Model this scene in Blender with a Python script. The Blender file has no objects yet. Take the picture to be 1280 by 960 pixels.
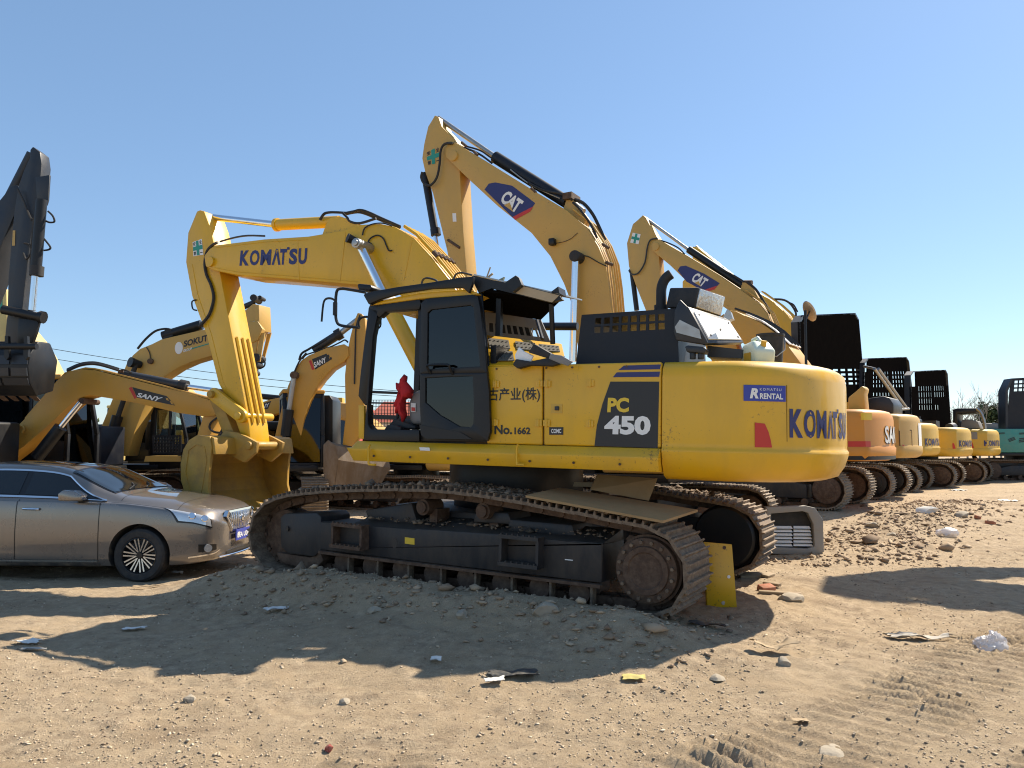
import bpy, bmesh, math, random
import numpy as np
from mathutils import Vector, Matrix
random.seed(7)
rng = np.random.default_rng(11)
R = math.radians
SC = bpy.context.scene
COL = SC.collection
# ------------------------------------------------------------------ camera, world, sun, exposure
F, HZ, CAMH = 950.0, 556.0, 1.66          # focal length in photo pixels (1280 wide), horizon row, eye height
TILT = math.atan((HZ - 480) / F)
cam_d = bpy.data.cameras.new('camera')
cam_d.sensor_fit = 'HORIZONTAL'; cam_d.sensor_width = 36.0
cam_d.lens = 36.0 * F / 1280
cam_d.clip_start = 0.05; cam_d.clip_end = 3000
cam = bpy.data.objects.new('camera', cam_d)
cam.location = (0, 0, CAMH); cam.rotation_euler = (math.pi / 2 + TILT, 0, 0)
COL.objects.link(cam); SC.camera = cam
SUN_AZ, SUN_EL = R(53), R(46)             # azimuth from +Y towards +X
world = bpy.data.worlds.new('World'); SC.world = world; world.use_nodes = True
wn = world.node_tree
sky = wn.nodes.new('ShaderNodeTexSky'); sky.sky_type = 'NISHITA'; sky.sun_disc = False
sky.sun_elevation = SUN_EL; sky.sun_rotation = SUN_AZ
sky.air_density = 1.0; sky.dust_density = 0.25; sky.ozone_density = 3.2
hz_ = wn.nodes.new('ShaderNodeMix'); hz_.data_type = 'RGBA'; hz_.inputs[0].default_value = .28
hz_.inputs[7].default_value = (2.0, 3.5, 5.5, 1)      # thin even haze over the clear-sky model
wn.links.new(sky.outputs[0], hz_.inputs[6]); wn.links.new(hz_.outputs[2], wn.nodes['Background'].inputs[0])
wn.nodes['Background'].inputs[1].default_value = 0.092
sun_d = bpy.data.lights.new('sun', 'SUN'); sun_d.energy = 5.0; sun_d.angle = R(0.53); sun_d.color = (1, .90, .75)
sun = bpy.data.objects.new('sun', sun_d); COL.objects.link(sun)
sdir = Vector((math.sin(SUN_AZ) * math.cos(SUN_EL), math.cos(SUN_AZ) * math.cos(SUN_EL), math.sin(SUN_EL)))
sun.rotation_euler = sdir.to_track_quat('Z', 'Y').to_euler()
sun.location = (20, 20, 30)
vs_ = SC.view_settings
SC.display_settings.display_device = 'sRGB'
vs_.view_transform = 'Standard'; vs_.look = 'None'; vs_.exposure = 0.82; vs_.gamma = 1.0; vs_.use_curve_mapping = False
SC.render.resolution_x, SC.render.resolution_y = 1024, 768
SC.cycles.filter_width = 1.1
SC.cycles.max_bounces = 6; SC.cycles.transparent_max_bounces = 12

# ------------------------------------------------------------------ rays and local frames
_cp, _sp = math.cos(TILT), math.sin(TILT)
CAM = Vector((0, 0, CAMH))
def ray(px, py):
    x, y, z = (px - 640) / F, 1.0, -(py - 480) / F
    return Vector((x, y * _cp - z * _sp, y * _sp + z * _cp))
class Frame:
    """a machine's own axes: X towards its tail, Y towards its far side, Z up"""
    def __init__(s, x, y, z=0.0, yaw=0.0, pitch=0.0, roll=0.0):
        s.M = Matrix.Translation((x, y, z)) @ Matrix.Rotation(R(-yaw), 4, 'Z') @ Matrix.Rotation(R(pitch), 4, 'Y') @ Matrix.Rotation(R(roll), 4, 'X')
        s.I = s.M.inverted()
        s.o = s.I @ CAM
    def hit(s, px, py, axis, val):
        d = s.I.to_3x3() @ ray(px, py)
        t = (val - s.o[axis]) / d[axis]
        return s.o + d * t
    def n(s, pts, n):                       # outline on the plane Y = n, as (x, z)
        return [((q := s.hit(p[0], p[1], 1, n)).x, q.z) for p in pts]
    def n3(s, pts, n):
        if not isinstance(n, (list, tuple)): n = [n] * len(pts)
        return [s.hit(p[0], p[1], 1, k) for p, k in zip(pts, n)]
    def s3(s, pts, v): return [s.hit(p[0], p[1], 0, v) for p in pts]
WORLDF = Frame(0, 0)
def ground_pt(px, py, z=0.0): return WORLDF.hit(px, py, 2, z)

# ------------------------------------------------------------------ mesh builder
class MB:
    def __init__(s): s.v = []; s.f = []
    def add(s, vs, fs):
        b = len(s.v); s.v += [tuple(v) for v in vs]; s.f += [tuple(i + b for i in f) for f in fs]; return s
    def box(s, x0, x1, y0, y1, z0, z1):
        return s.add([(x0,y0,z0),(x1,y0,z0),(x1,y1,z0),(x0,y1,z0),(x0,y0,z1),(x1,y0,z1),(x1,y1,z1),(x0,y1,z1)],
                     [(0,3,2,1),(4,5,6,7),(0,1,5,4),(1,2,6,5),(2,3,7,6),(3,0,4,7)])
    def hexa(s, a, b):                      # two quads of corresponding corners
        return s.add(list(a) + list(b), [(0,1,2,3),(7,6,5,4),(0,4,5,1),(1,5,6,2),(2,6,7,3),(3,7,4,0)])
    def prism(s, pts, y0, y1):              # outline (x, z) pushed from y0 to y1
        n = len(pts)
        return s.add([(p[0], y0, p[1]) for p in pts] + [(p[0], y1, p[1]) for p in pts],
                     [tuple(range(n)), tuple(range(2*n-1, n-1, -1))] + [(i, i+n, (i+1) % n + n, (i+1) % n) for i in range(n)])
    def prism_x(s, pts, x0, x1):            # outline (y, z)
        n = len(pts)
        return s.add([(x0, p[0], p[1]) for p in pts] + [(x1, p[0], p[1]) for p in pts],
                     [tuple(range(n)), tuple(range(2*n-1, n-1, -1))] + [(i, i+n, (i+1) % n + n, (i+1) % n) for i in range(n)])
    def prism_z(s, pts, z0, z1):
        n = len(pts)
        return s.add([(p[0], p[1], z0) for p in pts] + [(p[0], p[1], z1) for p in pts],
                     [tuple(range(n)), tuple(range(2*n-1, n-1, -1))] + [(i, i+n, (i+1) % n + n, (i+1) % n) for i in range(n)])
    def rings(s, rs, cap=True):
        m = len(rs[0]); vs = [v for r in rs for v in r]; fs = []
        for k in range(len(rs) - 1):
            for i in range(m):
                j = (i + 1) % m
                fs.append((k*m+i, k*m+j, (k+1)*m+j, (k+1)*m+i))
        if cap: fs += [tuple(range(m-1, -1, -1)), tuple(range((len(rs)-1)*m, len(rs)*m))]
        return s.add(vs, fs)
    def cyl(s, a, b, r0, r1=None, seg=16):
        a, b = Vector(a), Vector(b); r1 = r0 if r1 is None else r1
        d = (b - a).normalized(); u = d.orthogonal().normalized(); w = d.cross(u)
        c = [(math.cos(2*math.pi*i/seg), math.sin(2*math.pi*i/seg)) for i in range(seg)]
        return s.rings([[a + (u*x + w*y)*r0 for x, y in c], [b + (u*x + w*y)*r1 for x, y in c]])
    def tube(s, pts, r, seg=6):
        pts = [Vector(p) for p in pts]; rs = []; u = None
        for i, p in enumerate(pts):
            d = (pts[min(i+1, len(pts)-1)] - pts[max(i-1, 0)]).normalized()
            if u is None: u = d.orthogonal().normalized()
            u = (u - d * u.dot(d)); u = u.normalized() if u.length > 1e-6 else d.orthogonal().normalized()
            w = d.cross(u)
            rs.append([p + (u*math.cos(2*math.pi*k/seg) + w*math.sin(2*math.pi*k/seg))*r for k in range(seg)])
        return s.rings(rs)
    def build(s, name, mat, parent=None, fr=None, bevel=0.0, seg=2, smooth=32, label=None, kind=None, M=None):
        me = bpy.data.meshes.new(name)
        bm = bmesh.new()
        vs = [bm.verts.new(v) for v in s.v]
        for f in s.f:
            try: bm.faces.new([vs[i] for i in f])
            except ValueError: pass
        bmesh.ops.recalc_face_normals(bm, faces=bm.faces)
        if bevel:
            bmesh.ops.remove_doubles(bm, verts=bm.verts, dist=1e-5)
            es = [e for e in bm.edges if len(e.link_faces) == 2 and e.calc_face_angle(0) > R(25)]
            bmesh.ops.bevel(bm, geom=es, offset=bevel, segments=seg, affect='EDGES', profile=0.5, clamp_overlap=True)
        lim = R(smooth)
        for f in bm.faces: f.smooth = True
        for e in bm.edges:
            if len(e.link_faces) != 2 or e.calc_face_angle(0) > lim: e.smooth = False
        bm.to_mesh(me); bm.free()
        return link(name, me, mat, parent, fr, label, kind, M)
WM = {}                                     # object name -> world matrix
def link(name, me, mat, parent=None, fr=None, label=None, kind=None, M=None):
    o = bpy.data.objects.new(name, me); COL.objects.link(o)
    for m in (mat if isinstance(mat, (list, tuple)) else [mat]):
        if m is not None: me.materials.append(m)
    W = M if M is not None else (fr.M if fr else Matrix.Identity(4))
    put(o, W, parent)
    if label: o['label'] = label
    if kind: o['kind'] = kind
    return o
def put(o, W, parent=None):
    WM[o.name] = W
    if parent is not None:
        o.parent = parent; o.matrix_basis = WM[parent.name].inverted() @ W
    else: o.matrix_basis = W
def tag(o, label, cat, group=None):
    o['label'] = label; o['category'] = cat
    if group: o['group'] = group
    return o
def thing(name, label, cat, fr=None, group=None, M=None):
    o = bpy.data.objects.new(name, None); COL.objects.link(o); o.empty_display_size = .2
    put(o, M if M is not None else (fr.M if fr else Matrix.Identity(4)))
    return tag(o, label, cat, group)
def smooth_pts(pts, n=4):                   # Catmull-Rom through the points
    pts = [Vector(p) for p in pts]; out = []
    for i in range(len(pts) - 1):
        p0, p1, p2, p3 = pts[max(i-1, 0)], pts[i], pts[i+1], pts[min(i+2, len(pts)-1)]
        for k in range(n):
            t = k / n
            out.append(0.5*((2*p1) + (p2-p0)*t + (2*p0-5*p1+4*p2-p3)*t*t + (3*p1-p0-3*p2+p3)*t**3))
    return out + [pts[-1]]
def holed(mb, A, B, C, D, tv, us, vs, holes, corner=None):
    """panel over quad A B C D (bottom-left, bottom-right, top-right, top-left) with rectangular openings; tv = thickness vector"""
    A, B, C, D, tv = (Vector(q) for q in (A, B, C, D, tv))
    g = lambda u, v: (A*(1-u) + B*u)*(1-v) + (D*(1-u) + C*u)*v
    for i in range(len(us)-1):
        for j in range(len(vs)-1):
            if (i, j) in holes: continue
            q = [g(us[i], vs[j]), g(us[i+1], vs[j]), g(us[i+1], vs[j+1]), g(us[i], vs[j+1])]
            mb.hexa(q, [p + tv for p in q])
    return mb
def edges(n, gap, lo=0.0, hi=1.0, pad=0.0):  # cell borders for n openings parted by bars
    w = (hi - lo - gap*(n-1)) / n; out = []
    for i in range(n): out += [lo + i*(w+gap), lo + i*(w+gap) + w]
    return out

# ------------------------------------------------------------------ materials
def mat(name, col, rough=.5, metal=0.0, dirt=0.0, dirt_col=(.30, .23, .15), scale=3.0, bump=0.0, bscale=40, up=0.0, spec=.5, var=.12, coat=0.0, streak=0.0, chips=0.0):
    m = bpy.data.materials.new(name); m.use_nodes = True
    nt = m.node_tree; N, L = nt.nodes, nt.links
    b = N['Principled BSDF']
    b.inputs['Roughness'].default_value = rough; b.inputs['Metallic'].default_value = metal
    b.inputs['Specular IOR Level'].default_value = spec; b.inputs['Coat Weight'].default_value = coat
    tc = N.new('ShaderNodeTexCoord')
    n1 = N.new('ShaderNodeTexNoise'); n1.inputs['Scale'].default_value = scale; n1.inputs['Detail'].default_value = 7; n1.inputs['Roughness'].default_value = .65
    L.new(tc.outputs['Object'], n1.inputs['Vector'])
    mx = N.new('ShaderNodeMix'); mx.data_type = 'RGBA'
    mx.inputs[6].default_value = (*[c*(1-var) for c in col], 1); mx.inputs[7].default_value = (*[min(1, c*(1+var)) for c in col], 1)
    L.new(n1.outputs[0], mx.inputs[0]); out = mx.outputs[2]
    if dirt or up:
        n2 = N.new('ShaderNodeTexNoise'); n2.inputs['Scale'].default_value = scale*2.3; n2.inputs['Detail'].default_value = 9; n2.inputs['Roughness'].default_value = .7
        mp = N.new('ShaderNodeMapping'); mp.inputs['Scale'].default_value = (1, 1, .35 if streak else 1); L.new(tc.outputs['Object'], mp.inputs[0]); L.new(mp.outputs[0], n2.inputs['Vector'])
        rp = N.new('ShaderNodeMapRange'); rp.inputs[1].default_value = .42; rp.inputs[2].default_value = .72; rp.inputs[3].default_value = 0; rp.inputs[4].default_value = dirt
        L.new(n2.outputs[0], rp.inputs[0]); fac = rp.outputs[0]
        if up:
            ge = N.new('ShaderNodeNewGeometry'); sx = N.new('ShaderNodeSeparateXYZ'); L.new(ge.outputs['Normal'], sx.inputs[0])
            r2 = N.new('ShaderNodeMapRange'); r2.inputs[1].default_value = .3; r2.inputs[2].default_value = 1; r2.inputs[3].default_value = 0; r2.inputs[4].default_value = up
            L.new(sx.outputs[2], r2.inputs[0])
            mu = N.new('ShaderNodeMath'); mu.operation = 'MULTIPLY'; L.new(r2.outputs[0], mu.inputs[0]); L.new(n1.outputs[0], mu.inputs[1])
            ad = N.new('ShaderNodeMath'); ad.operation = 'ADD'; ad.use_clamp = True; L.new(mu.outputs[0], ad.inputs[0]); L.new(fac, ad.inputs[1]); fac = ad.outputs[0]
        m2 = N.new('ShaderNodeMix'); m2.data_type = 'RGBA'; L.new(fac, m2.inputs[0]); L.new(out, m2.inputs[6]); m2.inputs[7].default_value = (*dirt_col, 1)
        out = m2.outputs[2]
        r3 = N.new('ShaderNodeMapRange'); r3.inputs[3].default_value = rough; r3.inputs[4].default_value = .9; L.new(fac, r3.inputs[0]); L.new(r3.outputs[0], b.inputs['Roughness'])
    if chips:                               # small rubs and chips down to primer, clustered
        n4 = N.new('ShaderNodeTexNoise'); n4.inputs['Scale'].default_value = 42; n4.inputs['Detail'].default_value = 5; n4.inputs['Roughness'].default_value = .75; L.new(tc.outputs['Object'], n4.inputs['Vector'])
        n5 = N.new('ShaderNodeTexNoise'); n5.inputs['Scale'].default_value = 1.7; n5.inputs['Detail'].default_value = 5; L.new(tc.outputs['Object'], n5.inputs['Vector'])
        a_ = N.new('ShaderNodeMath'); a_.operation = 'MULTIPLY_ADD'; a_.inputs[1].default_value = .55; L.new(n5.outputs[0], a_.inputs[0]); L.new(n4.outputs[0], a_.inputs[2])
        r5 = N.new('ShaderNodeMapRange'); r5.inputs[1].default_value = .94; r5.inputs[2].default_value = 1.0; r5.inputs[3].default_value = 0; r5.inputs[4].default_value = chips; L.new(a_.outputs[0], r5.inputs[0])
        m5 = N.new('ShaderNodeMix'); m5.data_type = 'RGBA'; L.new(r5.outputs[0], m5.inputs[0]); L.new(out, m5.inputs[6]); m5.inputs[7].default_value = (.13, .075, .03, 1); out = m5.outputs[2]
    L.new(out, b.inputs['Base Color'])
    if bump:
        n3 = N.new('ShaderNodeTexNoise'); n3.inputs['Scale'].default_value = bscale; n3.inputs['Detail'].default_value = 6; L.new(tc.outputs['Object'], n3.inputs['Vector'])
        bp = N.new('ShaderNodeBump'); bp.inputs['Strength'].default_value = bump; bp.inputs['Distance'].default_value = .01
        L.new(n3.outputs[0], bp.inputs['Height']); L.new(bp.outputs[0], b.inputs['Normal'])
    return m
def glass(name, col=(.75, .85, .85), fac=.12, rough=.03):
    """thin tinted pane: part see-through, part mirror"""
    m = bpy.data.materials.new(name); m.use_nodes = True; nt = m.node_tree; N, L = nt.nodes, nt.links
    for n in list(N):
        if n.type != 'OUTPUT_MATERIAL': N.remove(n)
    out = [n for n in N if n.type == 'OUTPUT_MATERIAL'][0]
    t = N.new('ShaderNodeBsdfTransparent'); t.inputs[0].default_value = (*col, 1)
    g = N.new('ShaderNodeBsdfGlossy'); g.inputs['Roughness'].default_value = rough
    f = N.new('ShaderNodeFresnel'); f.inputs[0].default_value = 1.5
    ad = N.new('ShaderNodeMath'); ad.operation = 'ADD'; ad.use_clamp = True; ad.inputs[1].default_value = fac; L.new(f.outputs[0], ad.inputs[0])
    mx = N.new('ShaderNodeMixShader'); L.new(ad.outputs[0], mx.inputs[0]); L.new(t.outputs[0], mx.inputs[1]); L.new(g.outputs[0], mx.inputs[2]); L.new(mx.outputs[0], out.inputs[0])
    return m
DUST = (.33, .25, .16)
Y_MAIN = mat('yellow paint', (.71, .395, .006), .36, dirt=.30, up=.2, dirt_col=(.40, .26, .06), scale=1.3, var=.09, coat=.2, streak=1, bump=.10, bscale=2.2, chips=.7)
Y_SMALL = mat('golden yellow paint', (.64, .385, .03), .42, dirt=.2, up=.3, dirt_col=DUST, scale=1.5, var=.07)
TAN = mat('tan yellow paint', (.54, .325, .07), .45, dirt=.25, up=.25, dirt_col=(.36, .26, .15), scale=1.2, var=.09, streak=1, chips=.7)
ORANGE = mat('orange yellow paint', (.56, .295, .04), .42, dirt=.25, up=.25, dirt_col=(.36, .26, .15), scale=1.3, var=.09, streak=1, chips=.7)
ORANGE2 = mat('orange paint', (.62, .25, .02), .42, dirt=.15, up=.2, dirt_col=DUST, scale=1.3, var=.06)
PALE = mat('pale yellow paint', (.62, .47, .17), .5, dirt=.2, dirt_col=DUST, scale=1.5)
TEAL = mat('teal paint', (.05, .27, .23), .45, dirt=.2, dirt_col=DUST)
RED = mat('red paint', (.42, .045, .02), .5, dirt=.2, dirt_col=DUST)
BUCKETM = mat('worn bucket steel', (.44, .25, .03), .5, dirt=.75, dirt_col=(.24, .15, .06), scale=1.6, var=.15, bump=.15)
BUCKET_G = mat('dusty bucket steel', (.17, .115, .065), .75, dirt=.8, dirt_col=(.29, .24, .19), scale=1.5, bump=.2, streak=1)
BLACK = mat('black paint', (.006, .007, .009), .42, dirt=.15, up=.15, dirt_col=(.06, .05, .04), scale=2, spec=.4)
NAVY = mat('blue black paint', (.007, .009, .016), .45, dirt=.2, up=.3, dirt_col=(.05, .045, .04), scale=1.6, spec=.35)
RUBBER = mat('black rubber', (.012, .012, .013), .62, dirt=.25, dirt_col=(.12, .10, .08))
TYRE = mat('tyre rubber', (.016, .016, .017), .7, dirt=.35, dirt_col=(.12, .10, .075), scale=5)
FRAME = mat('dark frame paint', (.014, .016, .020), .5, dirt=.5, up=.75, dirt_col=(.115, .085, .058), scale=1.8, bump=.12, streak=1)
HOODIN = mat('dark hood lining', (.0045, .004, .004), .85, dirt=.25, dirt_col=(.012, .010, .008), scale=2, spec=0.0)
RUST = mat('rusty steel', (.070, .038, .022), .78, dirt=.7, dirt_col=(.19, .125, .08), scale=6, bump=.35, bscale=30)
SHOE = mat('worn track steel', (.12, .08, .052), .68, metal=.15, dirt=.8, up=.5, dirt_col=(.34, .255, .17), scale=7, bump=.35, bscale=35)
SHOE2 = mat('dusty track steel', (.18, .14, .10), .7, metal=.1, dirt=.7, up=.4, dirt_col=(.40, .32, .23), scale=5, bump=.3, bscale=30)
CHROME = mat('chrome', (.78, .78, .80), .16, metal=1.0, var=.02)
STEEL = mat('bare steel', (.42, .41, .39), .38, metal=.8, dirt=.3, dirt_col=(.2, .17, .13))
GREY = mat('grey paint', (.20, .20, .20), .55, dirt=.3, dirt_col=DUST)
GREYD = mat('dark grey paint', (.018, .021, .027), .42, dirt=.3, up=.3, dirt_col=(.06, .055, .05), scale=1.6, bump=.08)
WHITE = mat('white print', (.78, .78, .76), .5, var=.03)
WHITEP = mat('white panel', (.86, .86, .84), .5, dirt=.12, dirt_col=(.5, .47, .42))
NAVYP = mat('navy print', (.022, .026, .13), .45, var=.05)
BLUEP = mat('blue print', (.035, .055, .33), .4, var=.05)
BLACKP = mat('black print', (.014, .014, .016), .42, var=.1)
REDP = mat('red print', (.52, .03, .02), .4, var=.05)
YELP = mat('yellow print', (.74, .50, .03), .4, var=.03)
GREENP = mat('green print', (.02, .27, .20), .45, var=.05)
GREYP = mat('grey grip tape', (.13, .12, .10), .85, bump=.4, bscale=150)
SEAM = mat('panel seam', (.09, .045, .006), .7)
PLY = mat('plywood', (.34, .215, .095), .75, dirt=.4, dirt_col=(.22, .13, .05), scale=2.5, var=.15)
WOOD = mat('weathered wood', (.34, .25, .15), .8, dirt=.5, dirt_col=(.2, .15, .1), scale=4)
GLASS = glass('clear glass', (.80, .88, .88), .05)
GLASS_D = glass('dark tinted glass', (.16, .17, .18), .005)
GLASS_C = glass('car glass', (.22, .27, .28), .06)

# ------------------------------------------------------------------ lettering
_tc = {}
def text_geo(txt, off=0.0, shear=0.0, space=1.0, res=3):
    key = (txt, off, shear, space)
    if key in _tc: return _tc[key]
    cu = bpy.data.curves.new('t', 'FONT'); cu.body = txt; cu.offset = off; cu.shear = shear; cu.space_character = space; cu.resolution_u = res
    ob = bpy.data.objects.new('t', cu); COL.objects.link(ob)
    dg = bpy.context.evaluated_depsgraph_get(); dg.update()
    me = bpy.data.meshes.new_from_object(ob.evaluated_get(dg))
    bpy.data.objects.remove(ob); bpy.data.curves.remove(cu)
    vs = np.array([v.co[:2] for v in me.vertices]); fs = [tuple(p.vertices) for p in me.polygons]
    bpy.data.meshes.remove(me)
    lo, hi = vs.min(0), vs.max(0); vs = (vs - lo) / (hi - lo)
    _tc[key] = (vs, fs, (hi[0]-lo[0]) / (hi[1]-lo[1]))
    return _tc[key]
def lettering(txt, mp, m, parent, fr, off=0.02, shear=0.0, space=1.0, name='lettering'):
    vs, fs, _ = text_geo(txt, off, shear, space)
    mb = MB(); mb.add([mp(u, v) for u, v in vs], fs)
    return mb.build(name, m, parent, fr)
def quadmap(A, B, C, D):
    A, B, C, D = (Vector(q) for q in (A, B, C, D))
    return lambda u, v: (A*(1-u) + B*u)*(1-v) + (D*(1-u) + C*u)*v
def print_text(txt, fr, quad, n, m, parent, **k):     # quad in photo pixels: BL BR TR TL, laid on the plane Y = n
    return lettering(txt, quadmap(*fr.n3(quad, n)), m, parent, fr, **k)
def print_shape(fr, px, n, m, parent, name='decal', t=.003):
    return MB().prism(fr.n(px, n), n, n + t).build(name, m, parent, fr)
# ------------------------------------------------------------------ ground
def _hash(ix, iy, seed):
    h = (ix * 374761393 + iy * 668265263 + seed * 974711) & 0xffffffff
    h = ((h ^ (h >> 13)) * 1274126177) & 0xffffffff
    return ((h ^ (h >> 16)) & 0xffff) / 65535.0
def vnoise(x, y, seed=0):
    ix, iy = np.floor(x).astype(np.int64), np.floor(y).astype(np.int64)
    fx, fy = x - ix, y - iy
    fx, fy = fx*fx*(3-2*fx), fy*fy*(3-2*fy)
    a, b, c, d = _hash(ix, iy, seed), _hash(ix+1, iy, seed), _hash(ix, iy+1, seed), _hash(ix+1, iy+1, seed)
    return (a*(1-fx)+b*fx)*(1-fy) + (c*(1-fx)+d*fx)*fy
def fbm(x, y, oct=4, seed=0, gain=.5):
    t, amp, s = 0, 1, 0
    for k in range(oct):
        t = t + amp*(vnoise(x*2**k + 17*k, y*2**k - 9*k, seed+k) - .5); s += amp; amp *= gain
    return t / s
def sst(a, b, x):
    t = np.clip((x-a)/(b-a), 0, 1); return t*t*(3-2*t)
FT = Frame(.03, 9.2, .12, yaw=31, pitch=1.3)     # tracks of the big excavator
FU = Frame(.03, 9.2, .12, yaw=24, pitch=1.3)     # its slewed upper body
_ca, _sa = math.cos(R(31)), math.sin(R(31))
BANDS = ((6.2, 7.9, .6, 3.6, .42, .15, .060), (7.4, 7.5, 2.2, 3.5, .34, .15, .055), (4.6, 4.6, 1.0, 2.9, .30, .15, .05), (-.62, 4.35, -.95, 3.0, .30, .15, .085), (-3.2, 4.2, -1.4, 2.9, .42, .12, .036), (-5, 5.2, -2.6, 3.6, .4, .12, .02))
def prints(x, y):                          # tyre and track prints: bands of small cross ridges
    rip = 0*x; cover = 0*x
    for (ax, ay, bx, by, w, per, amp) in BANDS:
        dx, dy = bx-ax, by-ay; ln = math.hypot(dx, dy); dx /= ln; dy /= ln
        t = (x-ax)*dx + (y-ay)*dy; d = -(x-ax)*dy + (y-ay)*dx + .10*np.sin(t*.9)
        m = np.exp(-(d/w)**6) * sst(-.2, .5, t) * sst(ln+.2, ln-.5, t)
        ph = (t + .12*d + .05*vnoise(x*4, y*4, 3))/per; saw = ph - np.floor(ph)
        rdg = np.clip(1 - np.abs(saw-.5)*3.2, 0, 1)          # narrow lugs with flat floors between
        brk = .35 + .9*vnoise(x*2.6, y*2.6, 61)*(np.abs(np.sin(d*9)) > .12)
        rip = rip + m*amp*(rdg*brk - .35); cover = np.maximum(cover, m)
    return rip, cover
def hgt(x, y):
    x = np.asarray(x, float); y = np.asarray(y, float)
    r = np.hypot(x, y)
    fade = np.exp(-np.maximum(r-30, 0)/25)
    h = (.10*fbm(x*.35, y*.35, 3, 1) + .055*fbm(x*1.7, y*1.7, 4, 5)) * fade
    lump = np.clip(fbm(x*4.2, y*4.2, 3, 9)+.06, 0, 1)
    qt = 1 - .75*prints(x, y)[1]
    h += qt*.06*lump*fade*(.35 + .9*vnoise(x*.5, y*.5, 21)) + qt*.032*fbm(x*11, y*11, 3, 12)*fade*(.4+vnoise(x*.8, y*.8, 23))
    h += .17*sst(11, 20, y)*sst(-2, 6, x) - .05*sst(4, 2, y)
    # the churned bank along the near track
    s = (x-.03)*_ca - (y-9.2)*_sa; n = (x-.03)*_sa + (y-9.2)*_ca
    bank = np.exp(-((n+2.0)/.50)**2) * sst(-3.6, -2.4, s) * sst(3.2, 2.2, s)
    h += bank*(.17 + .16*(fbm(s*1.1, n*1.1, 4, 31)+.3) + .08*np.exp(-((s+1.0)/.8)**2))
    h += .09*np.exp(-(n/2.6)**4)*sst(-4.0, -2.6, s)*sst(4.0, 2.8, s)
    # soil mound under the front half and spread apron
    h += .10*np.exp(-((n+3.0)/.8)**2)*np.exp(-((s-.6)/1.5)**2)
    # rubble ridge by the far tracks, right of the big machine
    h += (.10+.22*np.clip(fbm(x*2.2, y*2.2, 4, 41)+.1, 0, 1))*np.exp(-((x-6.2-(y-13)*.75)/1.15)**2)*sst(10.2, 12, y)*sst(21, 17, y)
    rip, k = prints(x, y)
    h = h*(1-.0*k) + rip
    return h
def H(x, y): return float(hgt(np.array([x]), np.array([y]))[0])
def gp(px, py, up=0.0):                    # point of the ground seen at a photo pixel
    z = 0.0
    for _ in range(12):
        p = ground_pt(px, py, z); z = .5*z + .5*H(p.x, p.y)
    return Vector((p.x, p.y, H(p.x, p.y) + up))

def axis(lo, hi, step, far, grow=1.18):
    c = list(np.arange(lo, hi + step/2, step)); d = step; a = c[-1]; out = []
    while a < far: d *= grow; a += d; out.append(a)
    d = step; a = c[0]; pre = []
    while a > -far: d *= grow; a -= d; pre.append(a)
    return np.array(pre[::-1] + c + out)
ys_ = np.concatenate([np.arange(-40, 1.5, 3.0), np.arange(2.0, 6.6, .024), np.arange(6.6, 13.5, .036)])
d_, a_ = .036, 13.5; ext = []
while a_ < 1500: d_ *= 1.045 if a_ < 40 else 1.2; a_ += d_; ext.append(a_)
ys_ = np.concatenate([ys_, ext])
xs_ = axis(-7.0, 9.5, .030, 1500, 1.10)
gx, gy = np.meshgrid(xs_, ys_)
gz = hgt(gx, gy)
nx_, ny_ = len(xs_), len(ys_)
me = bpy.data.meshes.new('ground')
idx = np.arange(nx_*ny_).reshape(ny_, nx_)
q = np.stack([idx[:-1, :-1], idx[:-1, 1:], idx[1:, 1:], idx[1:, :-1]], -1).reshape(-1, 4)
me.vertices.add(nx_*ny_); me.vertices.foreach_set('co', np.stack([gx, gy, gz], -1).astype(np.float32).ravel())
me.loops.add(q.size); me.loops.foreach_set('vertex_index', q.astype(np.int32).ravel())
me.polygons.add(len(q)); me.polygons.foreach_set('loop_start', np.arange(0, q.size, 4, dtype=np.int32)); me.polygons.foreach_set('loop_total', np.full(len(q), 4, np.int32))
me.polygons.foreach_set('use_smooth', np.ones(len(q), bool))
me.update()
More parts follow.
